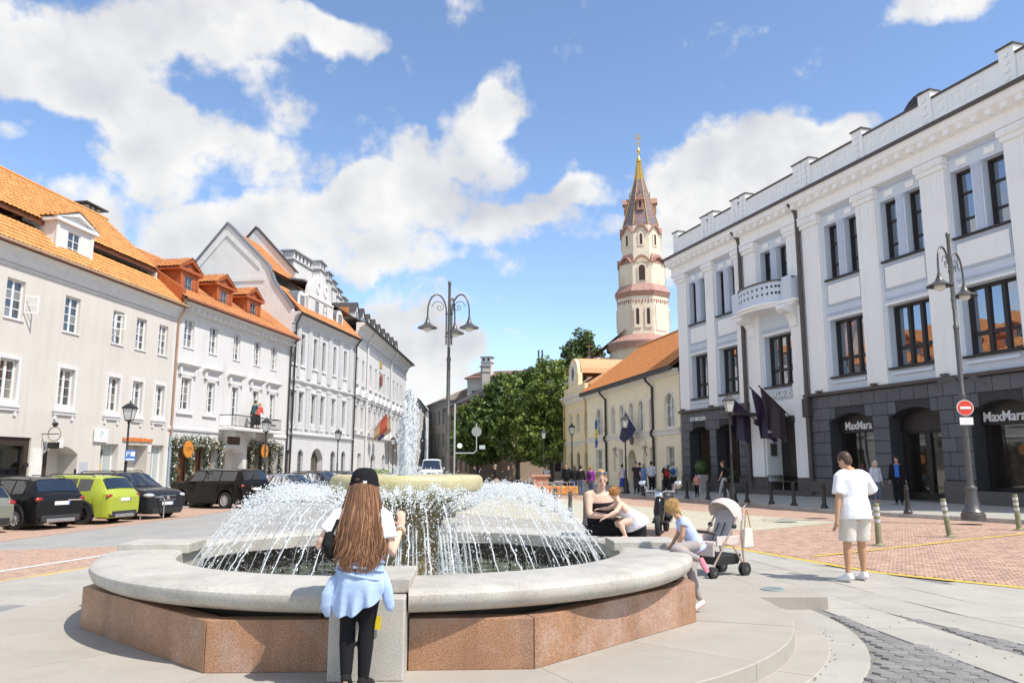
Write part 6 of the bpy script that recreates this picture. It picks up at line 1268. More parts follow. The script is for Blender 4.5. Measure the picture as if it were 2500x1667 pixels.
def car(name,label,loc,hd,L,W,H,paint,P=SUV,wr=.345,rimm=None,spokes=10,clad=None,face='rear',rails=True,lightm=None,skid=False,group='parked cars',cat='car',wheelx=(.30,-.285),tailc=(.30,.018,.015)):
    T_=thing(name,label,cat,loc,hd,group); xf,xr=L*wheelx[0],L*wheelx[1]; base=.20; Ra=wr+.055
    def sec(t):
        x=L/2-t*L; w=W/2*interp(WB,t); zt=H*interp(P['top'],t); zb=min(H*interp(P['belt'],t),zt-.03); zf=base+(.10 if t<.02 or t>.98 else 0)
        za=zf
        for c in (xf,xr):
            if abs(x-c)<Ra: za=max(za,wr+math.sqrt(Ra*Ra-(x-c)**2))
        cb=clampf((zt-zb)/(H*.28),0,1); yr=.93*w+(.755*W/2-.93*w)*cb; zr=(zt-.012)+(-.045)*cb
        z3=max(.42*H,za+.06); z3=min(z3,zb-.02)
        return [(x,0,zf),(x,.84*w,za if za>zf else zf),(x,.965*w,za+.05),(x,w,z3),(x,.985*w,zb),(x,yr,zr),(x,yr*.72,zt),(x,0,zt+.012)]
    ts=sorted(set([i/46 for i in range(47)]+[p[0] for p in P['top']]+[(L/2-(c+d))/L for c in (xf,xr) for d in (-Ra+.002,Ra-.002,-Ra*.92,Ra*.92,-Ra*.7,Ra*.7,0)]))
    S=[sec(t) for t in ts]; K=8; b=MB(); vs=[]; idx={}
    for i,s in enumerate(S):
        for k,p in enumerate(s): idx[i,k,1]=len(vs); vs.append(p)
        for k,p in enumerate(s):
            if k in (0,7): idx[i,k,-1]=idx[i,k,1]
            else: idx[i,k,-1]=len(vs); vs.append((p[0],-p[1],p[2]))
    fs=[]
    for i in range(len(S)-1):
        for k in range(K-1):
            fs.append((idx[i,k,1],idx[i+1,k,1],idx[i+1,k+1,1],idx[i,k+1,1])); fs.append((idx[i,k,-1],idx[i,k+1,-1],idx[i+1,k+1,-1],idx[i+1,k,-1]))
    for i in (0,len(S)-1):
        r=[idx[i,k,1] for k in range(K)]+[idx[i,k,-1] for k in range(K-2,0,-1)]; fs.append(tuple(r))
    b.add(vs,fs); body=b.build('body',paint,T_,smooth=32)
    def strip(name,tr,path,off,mat=carglass,n=8):
        q=MB(); G=[]
        for i in range(n+1):
            t=tr[0]+(tr[1]-tr[0])*i/n; G.append([Vector(p) for p in path(sec(t))])
        nrm=(G[0][0]-G[0][-1]).cross(G[-1][0]-G[0][0])
        o=Vector(off)
        for i in range(n):
            for k in range(len(G[0])-1): q.quad(G[i][k]+o,G[i+1][k]+o,G[i+1][k+1]+o,G[i][k+1]+o)
        return q.build(name,mat,T_,smooth=40)
    lerp3=lambda a,c,f:tuple(a[i]+(c[i]-a[i])*f for i in range(3))
    for s in (1,-1):
        for (a,c) in P['sw']: strip('side_window',(a,c),lambda q:[(p[0],s*p[1],p[2]) for p in (lerp3(q[4],q[5],.10),lerp3(q[4],q[5],.5),lerp3(q[4],q[5],.90))],(0,s*.008,.002))
    cross=lambda q,e:[(p[0],p[1],p[2]) for p in (lerp3(q[5],q[6],e),q[6],q[7])]+[(p[0],-p[1],p[2]) for p in (q[6],lerp3(q[5],q[6],e))]
    strip('windscreen',P['ws'],lambda q:cross(q,.10),(.010,0,.008)); strip('rear_window',P['rw'],lambda q:cross(q,.25),(-.012,0,.006))
    wt=MB().lathe([(wr*.62,-.10),(wr*.93,-.105),(wr,-.08),(wr,.08),(wr*.93,.105),(wr*.62,.10)],28,cap=False).mesh('tyre',rubber,smooth=35); rm=rimm or M('alloy',(.62,.62,.63),rough=.35,metal=.25)
    rb=MB(); rb.lathe([(wr*.62,.02),(wr*.66,.09),(wr*.60,.10),(wr*.57,.03)],28,cap=False)
    for k in range(spokes):
        a=2*math.pi*k/spokes; c,s_=math.cos(a),math.sin(a); q=[(.03,-.018),(wr*.60,-.026),(wr*.60,.026),(.03,.018)]; rb.hexa([(c*u-s_*v,s_*u+c*v,.055) for u,v in q],[(c*u-s_*v,s_*u+c*v,.085) for u,v in q])
    rb.lathe([(.0,.05),(.055,.05),(.055,.095),(.0,.10)],14); rmesh=rb.mesh('rim',rm,smooth=35); dk=MB().lathe([(0,.0),(wr*.62,.0)],20,cap=False).mesh('rim_back',blackpl)
    for x in (xf,xr):
        for s in (1,-1):
            wo=link('wheel',dk,T_,(x,s*(W/2-.115),wr),rot=(R(-90*s),0,0)); link('tyre',wt,wo); link('rim',rmesh,wo)
            if clad:
                m=MB(); n=14
                for k in range(n):
                    a0,a1=math.pi*k/n,math.pi*(k+1)/n; ro,ri=Ra+.055,Ra-.01
                    m.add([(x+r_*math.cos(a_),s*(W/2*.99+.006+d_),wr+r_*math.sin(a_)) for (r_,a_,d_) in ((ri,a0,.012),(ro,a0,0),(ro,a1,0),(ri,a1,.012))],[(0,1,2,3)])
                m.build('arch_trim',clad,T_)
    if clad:
        for s in (1,-1): MB().box(xr+Ra,xf-Ra,min(s*(W/2-.03),s*(W/2+.012)),max(s*(W/2-.03),s*(W/2+.012)),.24,.40).build('sill_trim',clad,T_)
    for s in (1,-1):
        for t in [P['sw'][0][0]-.02]+[ (a[1]+c[0])/2 for a,c in zip(P['sw'],P['sw'][1:])]:
            q=sec(t); MB().tube([(p[0],s*(p[1]+.003),p[2]) for p in (q[2],q[3],q[4])],.006,5).build('door_seam',blackpl,T_)
    lm=lightm or glassy('headlight glass',(.55,.56,.56),.25); tm=M('tail light red %.2f'%tailc[0],tailc,rough=.2,spec=.8)
    for s in (1,-1):
        MB().ball((L/2-.17,s*W*.375,H*.505),.20,.20,.085,12,8).build('headlight',lm,T_,smooth=60); MB().ball((-L/2+.085,s*W*.40,H*.575),.07,.15,.075,12,8).build('tail_light',tm,T_,smooth=60)
        MB().ball((L*.155,s*(W/2+.10),H*.655),.07,.11,.07,10,7).build('door_mirror',paint,T_,smooth=60)
        hn=MB(); hn.box(-.02*L-.09,-.02*L+.09,min(s*W*.492,s*W*.505),max(s*W*.492,s*W*.505),H*.54,H*.555); hn.build('door_handle',paint,T_); 
        if rails: MB().tube([(L*.06,s*W*.335,H*.985),(L*.03,s*W*.335,H*1.022),(-L*.30,s*W*.335,H*1.005),(-L*.33,s*W*.335,H*.965)],.016,6).build('roof_rail',clad or blackpl,T_)
    dk2=clad or blackpl
    MB().box(L/2-.16,L/2+.012,-W*.34,W*.34,.22,.40).build('front_bumper_trim',dk2,T_,bevel=.03); MB().box(-L/2-.012,-L/2+.16,-W*.37,W*.37,.24,.44).build('rear_bumper_trim',dk2,T_,bevel=.03)
    g=MB().box(L/2-.05,L/2+.008,-W*.20,W*.20,H*.40,H*.50).build('grille',blackpl,T_,bevel=.02); MB().tube([(L/2+.01,-W*.19,H*.405),(L/2+.01,W*.19,H*.405),(L/2+.01,W*.19,H*.495),(L/2+.01,-W*.19,H*.495),(L/2+.01,-W*.19,H*.405)],.010,5).build('grille_frame',chrome,g)
    MB().lathe([(.0,0),(.065,0),(.065,.012),(0,.012)],16,(0,0,0)).build('badge',chrome,g).matrix_local=Matrix.Translation((L/2+.014,0,H*.455))@Matrix.Rotation(R(90),4,'Y')
    plm=M('plate white',(.80,.80,.80),rough=.4); plb=M('plate blue',(.03,.10,.42),rough=.4)
    for x,s,z in ((L/2+.02,1,H*.335),(-L/2-.012,-1,H*.50)):
        p=MB().box(x-.008,x+.008,-.26,.26,z-.055,z+.055).build('number_plate',plm,T_); MB().box(x-.010,x+.010,.215*s if s>0 else -.26,.26 if s>0 else -.215,z-.052,z+.052).build('plate_strip',plb,p)
    if skid: MB().box(-L/2-.03,-L/2+.1,-W*.27,W*.27,.22,.33).build('skid_plate',M('silver trim',(.55,.55,.55),metal=.8,rough=.35),T_,bevel=.02)
    MB().box(-L/2+.12,-L/2+.16,-.05,.05,H*.615,H*.64).build('tailgate_badge',chrome,T_)
    return T_
black=carpaint('black paint',(.012,.012,.014)); lime=carpaint('lime paint',(.36,.42,.05)); dgrey=carpaint('graphite paint',(.022,.023,.027)); brownb=carpaint('brown black paint',(.010,.008,.0075)); sage=carpaint('sage grey paint',(.24,.25,.20),.3); blues=carpaint('blue silver paint',(.30,.34,.40),.4); whitep=carpaint('white van paint',(.72,.72,.72))
def gl(x): return gz(x)+.006
clad=M('grey cladding',(.035,.035,.037),rough=.6)
car('parked_car','sage grey car cut by the left edge of the picture',(-17.0,23.35,gl(-17)),R(160),4.6,1.80,1.48,sage,WAG,.33)
tx=car('parked_car','black compact SUV with silver wheels, left of the lime green car',(-15.8,25.3,gl(-15.8)),R(158),4.11,1.76,1.58,black,SUV,.34,spokes=9,clad=clad,skid=True)
b=MB()
for k in range(7): b.box(-2.075+.0,-2.05,-.25-k*.07,-.20-k*.07,.86,.885)
b.build('sticker_row',M('sticker white',(.7,.6,.5)),tx,kind='stuff')
car('parked_car','lime green crossover with dark wheels between two black cars',(-15.35,27.35,gl(-15.3)),R(171),4.45,1.78,1.61,lime,SUV,.345,rimm=M('dark alloy',(.035,.035,.037),rough=.4,metal=.5),spokes=5,clad=clad,skid=True)
car('parked_car','graphite SUV facing right with bright headlight, behind the lime green car',(-14.8,30.1,gl(-14.8)),R(-23),4.63,1.89,1.71,dgrey,SUV,.36,spokes=7,face='front')
car('parked_car','big boxy brown black SUV seen from its side before the garlanded house',(-13.8,37.2,gl(-13.8)),R(154.6),4.78,1.93,1.80,brownb,BOX,.38,spokes=12,rails=False)
car('parked_car','blue silver car half hidden by the left spray',(-12.0,42.3,gl(-12)),R(-25),4.5,1.8,1.46,blues,WAG,.33)
car('parked_car','dark car with bluish windscreen beyond the blue silver car',(-11.5,47.0,gl(-11.5)),R(-25),4.5,1.8,1.55,dgrey,WAG,.33)
car('parked_car','black car farthest in the row, behind the edge of the bowl',(-11.3,53.5,gl(-11.3)),R(-25),4.5,1.8,1.5,black,SUV,.33)
car('delivery_van','white delivery van coming down the far street',(-7.2,71,0),R(-86),5.4,2.0,2.3,whitep,VAN,.34,rails=False,cat='van',group='vehicles in the far street')
car('far_car','grey car in the far street left of the white van',(-9.4,80,0),R(-86),4.4,1.8,1.5,blues,WAG,.33,rails=False,group='vehicles in the far street')
# ---- scooter beyond the rim
sc=thing('motor_scooter','black motor scooter with chrome handlebar and round mirrors behind the blond child','motor scooter',(3.75,19.9,0),R(252))
MB().tube([(.55,0,.30),(.52,0,.55),(.40,0,.80),(.36,0,1.0)],[(.20,.10),(.26,.14),(.24,.12),(.10,.08)],12).build('front_fairing',carpaint('scooter black',(.012,.012,.013)),sc,smooth=60)
MB().tube([(.1,0,.34),(-.2,0,.36),(-.75,0,.55),(-.95,0,.62)],[(.22,.12),(.24,.16),(.22,.2),(.10,.1)],12).build('rear_body',carpaint('scooter black',(.012,.012,.013)),sc,smooth=60); MB().tube([(.05,0,.72),(-.35,0,.78),(-.8,0,.82)],[(.12,.05),(.17,.07),(.12,.06)],10).build('seat',rubber,sc,smooth=60); MB().box(-.1,.45,-.2,.2,.28,.33).build('footboard',blackpl,sc,bevel=.02)
for x in (.72,-.78):
    w=MB().lathe([(.14,-.06),(.22,-.06),(.25,-.03),(.25,.03),(.22,.06),(.14,.06)],20,cap=False).build('wheel',rubber,sc,smooth=40); w.rotation_euler=(R(90),0,0); w.location=(x,0,.25); MB().lathe([(0,-.03),(.15,-.03),(.15,.03),(0,.03)],14).build('hub',steel,w)
hb=MB(); hb.tube([(.36,0,.98),(.30,.15,1.06),(.20,.36,1.04)],.016,7); hb.tube([(.36,0,.98),(.30,-.15,1.06),(.20,-.36,1.04)],.016,7); hb.build('handlebar',chrome,sc,smooth=60); MB().ball((.46,0,.95),.10,.11,.09).build('headlamp',chrome,sc,smooth=60); MB().tube([(.42,0,.6),(.72,0,.25)],.03,6).build('fork',steel,sc)
for s in (1,-1): MB().tube([(.24,s*.30,1.05),(.24,s*.40,1.20)],.008,5).build('mirror_stem',chrome,sc); MB().ball((.24,s*.44,1.25),.025,.085,.06,12,8).build('mirror',chrome,sc,smooth=60)
MB().ball((-.95,0,.85),.2,.2,.17,10,8).build('top_case',blackpl,sc,smooth=50)
# ---------------------------------------------------------------- people
skinm=M('skin',(.60,.36,.25),rough=.55,var=.08,vs=12,spec=.35); skinl=M('light skin',(.70,.46,.35),rough=.55,var=.08,vs=12,spec=.35); skint=M('tanned skin',(.52,.29,.17),rough=.55,var=.1,vs=12,spec=.35)
def cloth(n,c,b=.35,bs=14,**k): return M('cloth '+n,c,rough=.9,var=.08,vs=9,bump=b,bs=bs,spec=.2,**k)
def hairm(n,c): return M('hair '+n,c,rough=.5,var=.35,vs=40,bump=.25,bs=60,spec=.4,strx=(1,1,.35))
def tub(b,pts,rad,side=None,n=12):
    P=[Vector(p) for p in pts]; Rr=[r if isinstance(r,(tuple,list)) else (r,r) for r in rad]
    d0=(P[0]-P[1]).normalized(); d1=(P[-1]-P[-2]).normalized(); m0=min(Rr[0]); m1=min(Rr[-1])
    sc=lambda r,f:(r[0]*f,r[1]*f)
    PP=[P[0]+d0*m0*.95,P[0]+d0*m0*.7]+P+[P[-1]+d1*m1*.7,P[-1]+d1*m1*.95]; RR=[sc(Rr[0],.3),sc(Rr[0],.72)]+Rr+[sc(Rr[-1],.72),sc(Rr[-1],.3)]
    b.tube(PP,RR,n,True,side)
def soft(b,name,mat,parent,vox,it=3,label=None):
    o=b.build(name,mat,parent,label=label); r=o.modifiers.new('remesh','REMESH'); r.mode='VOXEL'; r.voxel_size=vox; r.use_smooth_shade=True
    if it: s=o.modifiers.new('smooth','SMOOTH'); s.factor=.5; s.iterations=it
    return o
V=Vector
def ik(a,c,l1,l2,pole):
    a,c=V(a),V(c); d=c-a; L=min(d.length,(l1+l2)*.999); d=d.normalized(); x=(l1*l1-l2*l2+L*L)/(2*L); h=math.sqrt(max(0,l1*l1-x*x)); p=V(pole); p=(p-d*p.dot(d)); p=p.normalized() if p.length>1e-6 else V((0,1,0)); return a+d*x+p*h
def stand(h=1.75,walk=0,lean=0,lh=None,rh=None,bw=1.0,look=(0,1,0),lf=None,rf=None):
    s=h/1.75; J={'s':s,'bw':bw}
    J['pel']=V((0,0,.95))*s; J['neck']=V((0,lean,1.46))*s; J['look']=V(look).normalized(); J['head']=J['neck']+(V((0,.02,.165))+J['look']*.02)*s
    for sd,k in ((-1,'L'),(1,'R')):
        J['sh'+k]=J['neck']+V((sd*.175*bw,-.01,-.05))*s; J['hip'+k]=J['pel']+V((sd*.085,0,-.02))*s
        st=walk*sd; J['an'+k]=V((sd*.085,st*.30,.085+(.07 if st<0 else 0)))*s if (lf if k=='L' else rf) is None else V(lf if k=='L' else rf)*s
        J['kn'+k]=ik(J['hip'+k],J['an'+k],.43*s,.42*s,(0,1,0)); J['toe'+k]=J['an'+k]+V((sd*.03,.16,-.05 if st>=0 else -.07))*s
        w=(lh if k=='L' else rh); w=V((sd*.27,.04-st*.22,.86)) if w is None else V(w); J['wr'+k]=w*s; J['el'+k]=ik(J['sh'+k],J['wr'+k],.285*s,.25*s,(sd*.5,-1,-.2))
    return J
def hand(b,w,dr,up,s,side,curl=.5,fine=True):
    w=V(w); d=V(dr).normalized(); u=V(up); u=(u-d*u.dot(d)).normalized(); x=d.cross(u)*side
    tub(b,[w,w+d*.05*s,w+d*.088*s],[(.024*s,.018*s),(.040*s,.014*s),(.040*s,.012*s)],x,8)
    if not fine: tub(b,[w+d*.08*s,w+d*.15*s-u*.02*s],[(.036*s,.011*s),(.026*s,.009*s)],x,8); return
    for k,(o,l) in enumerate(((-.030,.062),(-.010,.074),(.011,.070),(.030,.054))):
        r=w+d*.085*s+x*o*s; m=r+(d*(1-curl*.35)-u*curl*.6).normalized()*l*.5*s+x*o*.12*s; e=m+(d*(1-curl)-u*curl*1.1).normalized()*l*.5*s; tub(b,[r,m,e],[.0088*s,.0082*s,.0066*s],None,7)
    r=w+d*.03*s-x*.030*s; m=r+(d*.6-x*.8-u*.2).normalized()*.036*s; e=m+(d*.9-x*.3-u*.4).normalized()*.030*s; tub(b,[r,m,e],[.0115*s,.010*s,.0075*s],None,7)
def head_frame(J):
    y=J['look']; x=y.cross(V((0,0,1))).normalized(); z=x.cross(y); return Matrix((x,y,z)).transposed()
def body(J,parent,vox,mat,fine=True,feet=True,hcurl=.5,name='body',chub=1.0):
    s=J['s']; bw=J['bw']; b=MB(); side=(J['shR']-J['shL']).normalized(); p,n=J['pel'],J['neck']; sp=n-p
    tub(b,[p-sp*.12,p+sp*.02,p+sp*.26,p+sp*.52,p+sp*.76,p+sp*.90,p+sp*.97],[(.13*s*bw*chub,.10*s*chub),(.165*s*bw*chub,.115*s*chub),(.135*s*bw*chub,.098*s*chub),(.15*s*bw*chub,.108*s*chub),(.165*s*bw,.105*s),(.15*s*bw,.082*s),(.075*s,.06*s)],side,14)
    tub(b,[n-sp.normalized()*.03*s,J['head']-V((0,0,.05))*s],[.055*s,.05*s],None,10)
    Hm=head_frame(J); h=J['head']; b.ball(h+Hm@V((0,-.005,.02))*s,.074*s,.094*s,.105*s,14,10,Hm); b.ball(h+Hm@V((0,.022,-.05))*s,.055*s,.068*s,.072*s,12,8,Hm)
    b.ball(h+Hm@V((0,.095,-.015))*s,.013*s,.018*s,.024*s,8,6,Hm); b.ball(h+Hm@V((0,.070,-.088))*s,.026*s,.022*s,.022*s,8,6,Hm)
    for sd in (-1,1): b.ball(h+Hm@V((sd*.076,-.01,-.005))*s,.010*s,.022*s,.032*s,8,6,Hm)
    for k,sd in (('L',-1),('R',1)):
        a,e,w=J['sh'+k],J['el'+k],J['wr'+k]; tub(b,[a+(n-a)*.25,a,a.lerp(e,.35),e.lerp(a,.1),e,e.lerp(w,.3),w.lerp(e,.08),w],[.052*s*chub,.055*s*chub,.047*s*chub,.038*s*chub,.037*s*chub,.040*s*chub,.026*s,.024*s],None,10)
        hd=J.get('hd'+k,(w-e).normalized()*.8+V((0,.2,-.1))); hand(b,w,hd,J.get('hu'+k,V((-sd,0,0)) if abs(hd.z)>.5 else V((0,0,1))),s,sd,hcurl,fine)
        hp,kn,an=J['hip'+k],J['kn'+k],J['an'+k]; tub(b,[hp+V((0,0,.02))*s,hp.lerp(kn,.3),hp.lerp(kn,.85),kn,kn.lerp(an,.28),kn.lerp(an,.65),an],[.085*s*chub,.082*s*chub,.058*s*chub,.054*s*chub,.055*s*chub,.040*s*chub,.034*s],None,12)
        if feet: t=J['toe'+k]; tub(b,[an+(an-t)*.22-V((0,0,.035))*s,an.lerp(t,.5)-V((0,0,.012))*s,t],[(.030*s,.034*s),(.038*s,.028*s),(.036*s,.018*s)],side,8)
    return soft(b,name,mat,parent,vox)
def shirt(J,parent,vox,mat,sleeve=.5,low=-.06,g=1.0,loose=.018,name='shirt',neckdrop=.93,flare=0):
    s=J['s']; bw=J['bw']*g; b=MB(); side=(J['shR']-J['shL']).normalized(); p,n=J['pel'],J['neck']; sp=n-p; L=loose*s
    nd=neckdrop; pts=[p+sp*low,p+sp*.12,p+sp*.30,p+sp*.52]+([p+sp*.76,p+sp*.86,p+sp*.935,p+sp*.985] if nd>.8 else [p+sp*nd]); rr=[(.165+flare,.118+flare*.7),(.160+flare*.5,.114+flare*.4),(.146,.106),(.154,.112)]+([(.160,.108),(.140,.092),(.098,.072),(.062,.056)] if nd>.8 else [(.160,.108)])
    b.tube(pts,[(r[0]*s*bw+L,r[1]*s*g+L) for r in rr],18,True,side)
    for k in 'LR':
        a,e,w=J['sh'+k],J['el'+k],J['wr'+k]
        if sleeve>0:
            if sleeve<=1: q=a.lerp(e,sleeve); b.tube([a+(n-a)*.62,a+(n-a)*.25,a+(e-a)*.08,a.lerp(q,.55),q],[.035*s+L*.5,.050*s+L*.7,.058*s+L*.8,.058*s+L,.056*s+L*1.5],12,True)
            else: q=e.lerp(w,sleeve-1); b.tube([a+(n-a)*.35,a,a.lerp(e,.5),e,q],[.058*s+L,.060*s+L,.052*s+L,.046*s+L,.034*s+L],12,True)
    return soft(b,name,mat,parent,vox,2)
def trousers(J,parent,vox,mat,to=1.9,loose=.012,name='trousers',g=1.0,flare=0.0,top=.10):
    s=J['s']; b=MB(); p,n=J['pel'],J['neck']; sp=n-p; L=loose*s; side=(J['hipR']-J['hipL']).normalized()
    b.tube([p-sp*.16,p-sp*.02,p+sp*top],[(.13*s*g+L,.105*s*g+L),(.168*s*J['bw']*g+L,.118*s*g+L),(.150*s*J['bw']*g+L,.108*s*g+L)],16,True,side)
    for k in 'LR':
        hp,kn,an=J['hip'+k],J['kn'+k],J['an'+k]
        if to<=1: q=hp.lerp(kn,to); b.tube([hp+V((0,0,.03))*s,hp.lerp(q,.5),q],[.090*s*g+L,.086*s*g+L+flare*.5,.078*s*g+L+flare],14)
        else: q=kn.lerp(an,to-1); b.tube([hp+V((0,0,.03))*s,hp.lerp(kn,.3),hp.lerp(kn,.85),kn,kn.lerp(q,.35),q],[.088*s*g+L,.085*s*g+L,.062*s*g+L,.058*s*g+L,.058*s*g+L,.040*s*g+L+flare],14)
    return soft(b,name,mat,parent,vox,2)
def skirt(J,parent,vox,mat,z1=.35,name='skirt',r1=.24):
    s=J['s']; b=MB(); p=J['pel']; b.tube([p+V((0,0,.10))*s,p-V((0,0,.06))*s,V((p.x,p.y,z1*1.0*s+.15*s)),V((p.x,p.y,z1*s))],[(.15*s,.11*s),(.18*s,.14*s),(r1*.85*s,.18*s),(r1*s,.2*s)],16,True,(1,0,0)); return soft(b,name,mat,parent,vox,2)
def shoes(J,parent,vox,mat,sole=None,big=1.0):
    s=J['s']*big; side=(J['hipR']-J['hipL']).normalized()
    for k in 'LR':
        b=MB(); an,t=J['an'+k],J['toe'+k]; d=t-an; b.tube([an-d*.36-V((0,0,.052))*s,an-d*.30-V((0,0,.03))*s,an+d*.15-V((0,0,.015))*s,an+d*.6-V((0,0,.020))*s,t+d*.02-V((0,0,.004))*s,t+d*.16-V((0,0,.006))*s],[(.026*s,.020*s),(.038*s,.045*s),(.042*s,.050*s),(.048*s,.038*s),(.046*s,.030*s),(.026*s,.018*s)],12,True,side); b.tube([an+V((0,0,.03))*s,an-V((0,0,.02))*s],[.042*s,.046*s],10)
        o=soft(b,'shoe',mat,parent,vox,1)
def hair(J,parent,vox,mat,style='short'):
    s=J['s']; Hm=head_frame(J); h=J['head']; b=MB(); b.ball(h+Hm@V((0,-.018,.040))*s,.083*s,.096*s,.096*s,14,10,Hm); b.ball(h+Hm@V((0,-.036,.0))*s,.078*s,.068*s,.080*s,12,8,Hm)
    if style in('long','bob'):
        e=.30 if style=='long' else .13; q=h+Hm@V((0,-.06,.02))*s; b.tube([q,q+V((0,-.03,-.10))*s,q+V((0,-.04,-e))*s],[(.085*s,.06*s),(.095*s,.055*s),(.06*s,.03*s)],12,True,Hm@V((1,0,0)))
    if style=='bun': b.ball(h+Hm@V((0,-.10,.08))*s,.045*s)
    return soft(b,'hair',mat,parent,vox,1)
def walker(label,loc,rz,h=1.72,top=('t',(.1,.1,.1),.6),bot=('trousers',(.05,.05,.06),1.95),hr=('short',(.05,.03,.02)),shoe=(.1,.1,.1),skin=skinm,pose={},pack=None,vox=.028,group='people in the square',fine=False,g=1.0,cat='person'):
    t=thing('person',label,cat,loc,rz,group); J=stand(h,**pose); body(J,t,vox,skin,fine,name='body')
    shirt(J,t,vox,cloth(top[0],top[1]),top[2],loose=.016 if vox>.02 else .018,g=g,low=-.10)
    if bot[0]=='skirt': skirt(J,t,vox,cloth('b%.2f%.2f'%bot[1][:2],bot[1]),bot[2])
    else: trousers(J,t,vox,cloth('b%.2f%.2f'%bot[1][:2],bot[1]),bot[2])
    hair(J,t,vox*.8,hairm('h%.2f'%hr[1][0],hr[1]),hr[0]); shoes(J,t,vox*.7,cloth('s%.2f'%shoe[0],shoe))
    if pack:
        s=J['s']; b=MB(); c=J['neck']-V((0,.19,.27))*s; b.ball(c,.15*s,.10*s,.21*s,12,8); soft(b,'backpack',cloth('p%.2f%.2f'%pack[:2],pack),t,vox,1)
    return t
def ga(S,y): return (S-1250)/1930.*y
# ---- girl with long hair in front of the fountain
gl_=thing('person','girl with long brown hair, black cap and blue shirt round her waist, seen from behind','person',(-1.03,5.49,.17))
s=.84; J={'s':s,'bw':.98,'pel':V((0,0,.76)),'neck':V((.0,.02,1.195)),'look':V((.05,1,-.08)).normalized(),'head':V((.0,.045,1.335))}
J.update(shL=V((-.145,.0,1.16)),shR=V((.145,.0,1.155)),elL=V((-.285,-.055,.955)),elR=V((.205,-.03,.895)),wrL=V((-.16,.13,.96)),wrR=V((.248,.14,1.05)),hipL=V((-.072,0,.745)),hipR=V((.072,0,.745)),knL=V((-.085,.03,.41)),knR=V((.045,.03,.40)),anL=V((-.075,-.02,.10)),anR=V((.030,.03,.07)),toeL=V((-.09,.10,.035)),toeR=V((.05,.16,.03)))
J['hdR']=V((-.05,.22,1)); J['huR']=V((0,-1,.2)); J['hdL']=V((.6,.6,.2)); J['huL']=V((0,0,1))
body(J,gl_,.0085,skinl,True,hcurl=.25); shirt(J,gl_,.011,cloth('white tee',(.78,.78,.79)),.62,low=.05,g=1.0); trousers(J,gl_,.011,cloth('black legging',(.014,.014,.016),.15),1.98,loose=.006,name='leggings'); shoes(J,gl_,.010,cloth('black shoe',(.02,.02,.02)))
denim=cloth('pale blue shirt',(.40,.52,.74),.6,10)
b=MB(); n=44
def ring(z,rx,ry,wob,ph=0,cx=0): return [(cx+rx*(1+wob*math.sin(5*a+ph))*math.cos(a),ry*(1+wob*math.sin(7*a+ph))*math.sin(a),z) for a in [2*math.pi*k/n for k in range(n)]]
Rg=[ring(.93,.130,.100,.01),ring(.86,.142,.108,.02,1),ring(.80,.155,.118,.03,2),ring(.755,.165,.13,.05,3),ring(.72,.178,.145,.06,4)]
low=[]
for k in range(n):
    a=2*math.pi*k/n; back=max(0,-math.sin(a)); z=.70-.22*back**.7*(1-.35*math.cos(a+.35)); low.append((.186*(1+.08*math.sin(7*a))*math.cos(a)-.015*back,(.150+.035*math.sin(11*a))*math.sin(a),z+.012*math.sin(9*a)))
def midr(f):
    out=[]
    for k,(p,q) in enumerate(zip(Rg[-1],low)):
        a=2*math.pi*k/n; m=1+f*(.05*math.sin(5*a+2*f)+.045*math.sin(9*a-1.5*f))+.03*math.sin(math.pi*f); out.append(((p[0]+(q[0]-p[0])*f)*m,(p[1]+(q[1]-p[1])*f)*m,p[2]+(q[2]-p[2])*f))
    return out
L_=Rg+[midr(.2),midr(.4),midr(.6),midr(.8),low]+[[(p[0]*.93,p[1]*.92,p[2]+.01) for p in low],[(p[0]*.9,p[1]*.9,p[2]) for p in Rg[-1]]]
for r in L_: b.v+=r
b.f+=[(i*n+k,i*n+(k+1)%n,(i+1)*n+(k+1)%n,(i+1)*n+k) for i in range(len(L_)-1) for k in range(n)]
o=b.build('tied_shirt',denim,gl_,smooth=80); sb=o.modifiers.new('sub','SUBSURF'); sb.levels=1; sb.render_levels=2
b=MB(); tub(b,[(-.165,-.06,.74),(-.205,-.085,.64),(-.215,-.07,.55),(-.20,-.06,.50)],[(.020,.034),(.025,.04),(.027,.04),(.018,.026)],(0,1,0)); soft(b,'sleeve',denim,gl_,.012,2)
b=MB(); tub(b,[(.15,-.02,.77),(.185,-.05,.68),(.20,-.05,.60),(.212,-.05,.545)],[(.018,.03),(.024,.04),(.030,.042),(.026,.03)],(0,1,0)); soft(b,'sleeve',denim,gl_,.012,2)
b=MB(); 
for k in range(4): zz=.845-.03*k; b.tube([((.150+.006*k)*math.cos(a),(.115+.006*k)*math.sin(a)-.002,zz+.035*math.cos(a+k)) for a in [math.pi+math.pi*i/12 for i in range(13)]],.011,7)
b.build('shirt_folds',denim,gl_,smooth=80)
